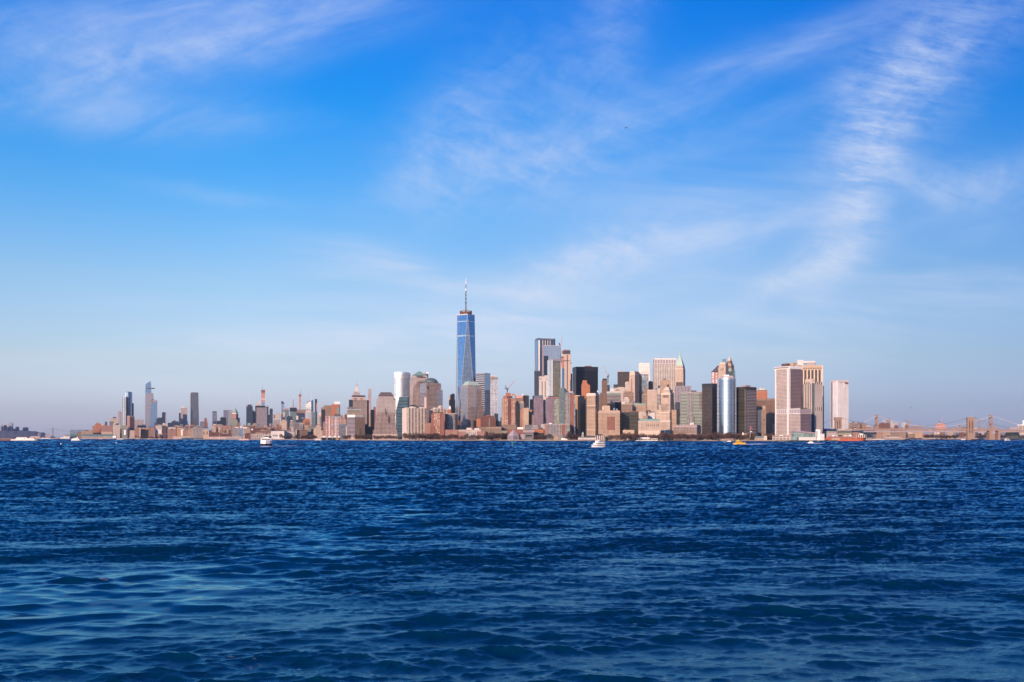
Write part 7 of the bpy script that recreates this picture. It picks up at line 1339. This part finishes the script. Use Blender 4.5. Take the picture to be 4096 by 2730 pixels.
    Z = Z + .12*blob(1062,1787,30,2,0)
    nr, nc = X.shape; verts = np.stack([X,Y,Z],-1).reshape(-1,3)
    idx = np.arange(nr*nc).reshape(nr,nc); q = np.stack([idx[1:,:-1],idx[1:,1:],idx[:-1,1:],idx[:-1,:-1]],-1).reshape(-1,4)
    me = bpy.data.meshes.new('water'); me.vertices.add(len(verts)); me.vertices.foreach_set('co', verts.ravel().astype(np.float32))
    me.loops.add(q.size); me.polygons.add(len(q)); me.loops.foreach_set('vertex_index', q.ravel().astype(np.int32))
    me.polygons.foreach_set('loop_start', np.arange(0,q.size,4,dtype=np.int32)); me.polygons.foreach_set('loop_total', np.full(len(q),4,dtype=np.int32)); me.polygons.foreach_set('use_smooth', np.ones(len(q),dtype=bool)); me.update()
    lost = np.sqrt(var_lost); rough = np.clip(.055+.8*lost, .05, .30); rough = np.clip(rough*(1-.45*slick), .05, .42)
    at = me.attributes.new('tilt','FLOAT_VECTOR','POINT'); at.data.foreach_set('vector', tilt.reshape(-1).astype(np.float32))
    for nm, arr in (('chop', rough), ('foam', foam), ('calm', slick), ('lost', lost)):
        at = me.attributes.new(nm,'FLOAT','POINT'); at.data.foreach_set('value', arr.ravel().astype(np.float32))
    m = bpy.data.materials.new('sea_water'); m.use_nodes = True; k = N(m.node_tree); b = m.node_tree.nodes['Principled BSDF']
    def attr(n_): x = k.n('Attribute', attribute_name=n_); return x.outputs['Fac']
    t = k.n('TexCoord'); ob = t.outputs['Object']
    mp = k.n('Mapping'); k.put(mp.inputs[0], ob); mp.inputs[3].default_value = (1.0,1.7,1)
    n1 = k.noise(mp.outputs[0], 3.2, 7, .70, .5); n2 = k.noise(ob, .9, 3, .6)
    bmp = k.n('Bump'); bmp.inputs['Strength'].default_value = 1.0; bmp.inputs['Distance'].default_value = 1.0
    hgt = k.m('MULTIPLY', k.m('MULTIPLY_ADD', n1, .026, k.m('MULTIPLY', n2, .02)), k.m('MULTIPLY_ADD', attr('calm'), -.85, 1.0)); k.put(bmp.inputs['Height'], hgt)
    ta = k.n('Attribute', attribute_name='tilt'); av = k.n('VectorMath', operation='ADD'); k.put(av.inputs[0], bmp.outputs[0]); k.put(av.inputs[1], ta.outputs['Vector'])
    nv = k.n('VectorMath', operation='NORMALIZE'); k.put(nv.inputs[0], av.outputs[0])
    fn = k.noise(ob, 1.9, 8, .72, .8); fo = k.m('MULTIPLY', k.sstep(k.m('ADD', fn, k.m('MULTIPLY', attr('foam'), .52)), .64, .88), k.sstep(attr('foam'), .04, .5))
    k.put(b.inputs['Base Color'], (.85,.86,.88,1)); b.inputs['Roughness'].default_value = .7
    rg = attr('chop'); df = k.n('BsdfDiffuse'); df.inputs['Color'].default_value = (.0002,.026,.062,1); gl = k.n('BsdfGlossy'); gl.inputs['Color'].default_value = (.46,.86,.98,1)
    k.put(gl.inputs['Roughness'], rg); k.put(gl.inputs['Normal'], nv.outputs[0]); fr_ = k.n('Fresnel'); fr_.inputs['IOR'].default_value = 1.33; k.put(fr_.inputs['Normal'], nv.outputs[0])
    m1 = k.n('MixShader'); k.put(m1.inputs[0], fr_.outputs[0]); k.put(m1.inputs[1], df.outputs[0]); k.put(m1.inputs[2], gl.outputs[0])
    m2 = k.n('MixShader'); k.put(m2.inputs[0], fo); k.put(m2.inputs[1], m1.outputs[0]); k.put(m2.inputs[2], b.outputs[0])
    om = [n_ for n_ in m.node_tree.nodes if n_.type == 'OUTPUT_MATERIAL'][0]; k.put(om.inputs['Surface'], m2.outputs[0])
    me.materials.append(m); o = bpy.data.objects.new('water', me); COL.objects.link(o); tag(o, kind='structure')
water()
# ---------------------------------------------------------------- air
HAZE = 1.1e-5
hm = bpy.data.materials.new('haze_air'); hm.use_nodes = True; nt = hm.node_tree
for n_ in list(nt.nodes):
    if n_.type != 'OUTPUT_MATERIAL': nt.nodes.remove(n_)
out = [n_ for n_ in nt.nodes if n_.type == 'OUTPUT_MATERIAL'][0]; pv = nt.nodes.new('ShaderNodeVolumePrincipled'); pv.inputs['Color'].default_value = (.68,.80,1.0,1); pv.inputs['Density'].default_value = HAZE; pv.inputs['Anisotropy'].default_value = .0
nt.links.new(pv.outputs[0], out.inputs['Volume'])
mb = MB(); mb.box(-16000,16000,-600,31000,-6,585); hz = mb.build('haze', hm); tag(hz, kind='stuff')

# faint steam above two roofs
sm = bpy.data.materials.new('steam'); sm.use_nodes = True; nt = sm.node_tree
for n_ in list(nt.nodes):
    if n_.type != 'OUTPUT_MATERIAL': nt.nodes.remove(n_)
out = [n_ for n_ in nt.nodes if n_.type == 'OUTPUT_MATERIAL'][0]; pv = nt.nodes.new('ShaderNodeVolumePrincipled'); pv.inputs['Color'].default_value = (.95,.90,.92,1); pv.inputs['Density'].default_value = .006
nt.links.new(pv.outputs[0], out.inputs['Volume'])
for px, py, d, hh, lean, lb in ((1878,1240,3760,38,10,'faint pinkish steam rising beside the antenna of the tallest tower'),(3172,1450,2990,30,9,'faint pinkish steam rising from the roof of the broad pale tower')):
    rr = random.Random(px); mb = MB(); rings = []
    for i in range(9):
        t = i/8; r_ = (2.5+6.5*t**.7*(1-.55*t**4))*(1+.25*math.sin(5*t+px)); rings.append([(lean*t+r_*(1+.3*math.sin(j*1.7+i*2.1))*math.cos(2*math.pi*j/10), 2*math.sin(3*t)+r_*(1+.3*math.sin(j*2.3+i))*math.sin(2*math.pi*j/10), hh*t) for j in range(10)])
    for A, B_ in zip(rings, rings[1:]):
        for j in range(10): mb.quad([A[j],A[(j+1)%10],B_[(j+1)%10],B_[j]],[(0,0)]*4)
    mb.quad(list(reversed(rings[0])),[(0,0)]*10); mb.quad(rings[-1],[(0,0)]*10)
    o = mb.build('steam', sm, weld=True); o.location = W(px,py,d); tag(o, lb, None, None, 'stuff')
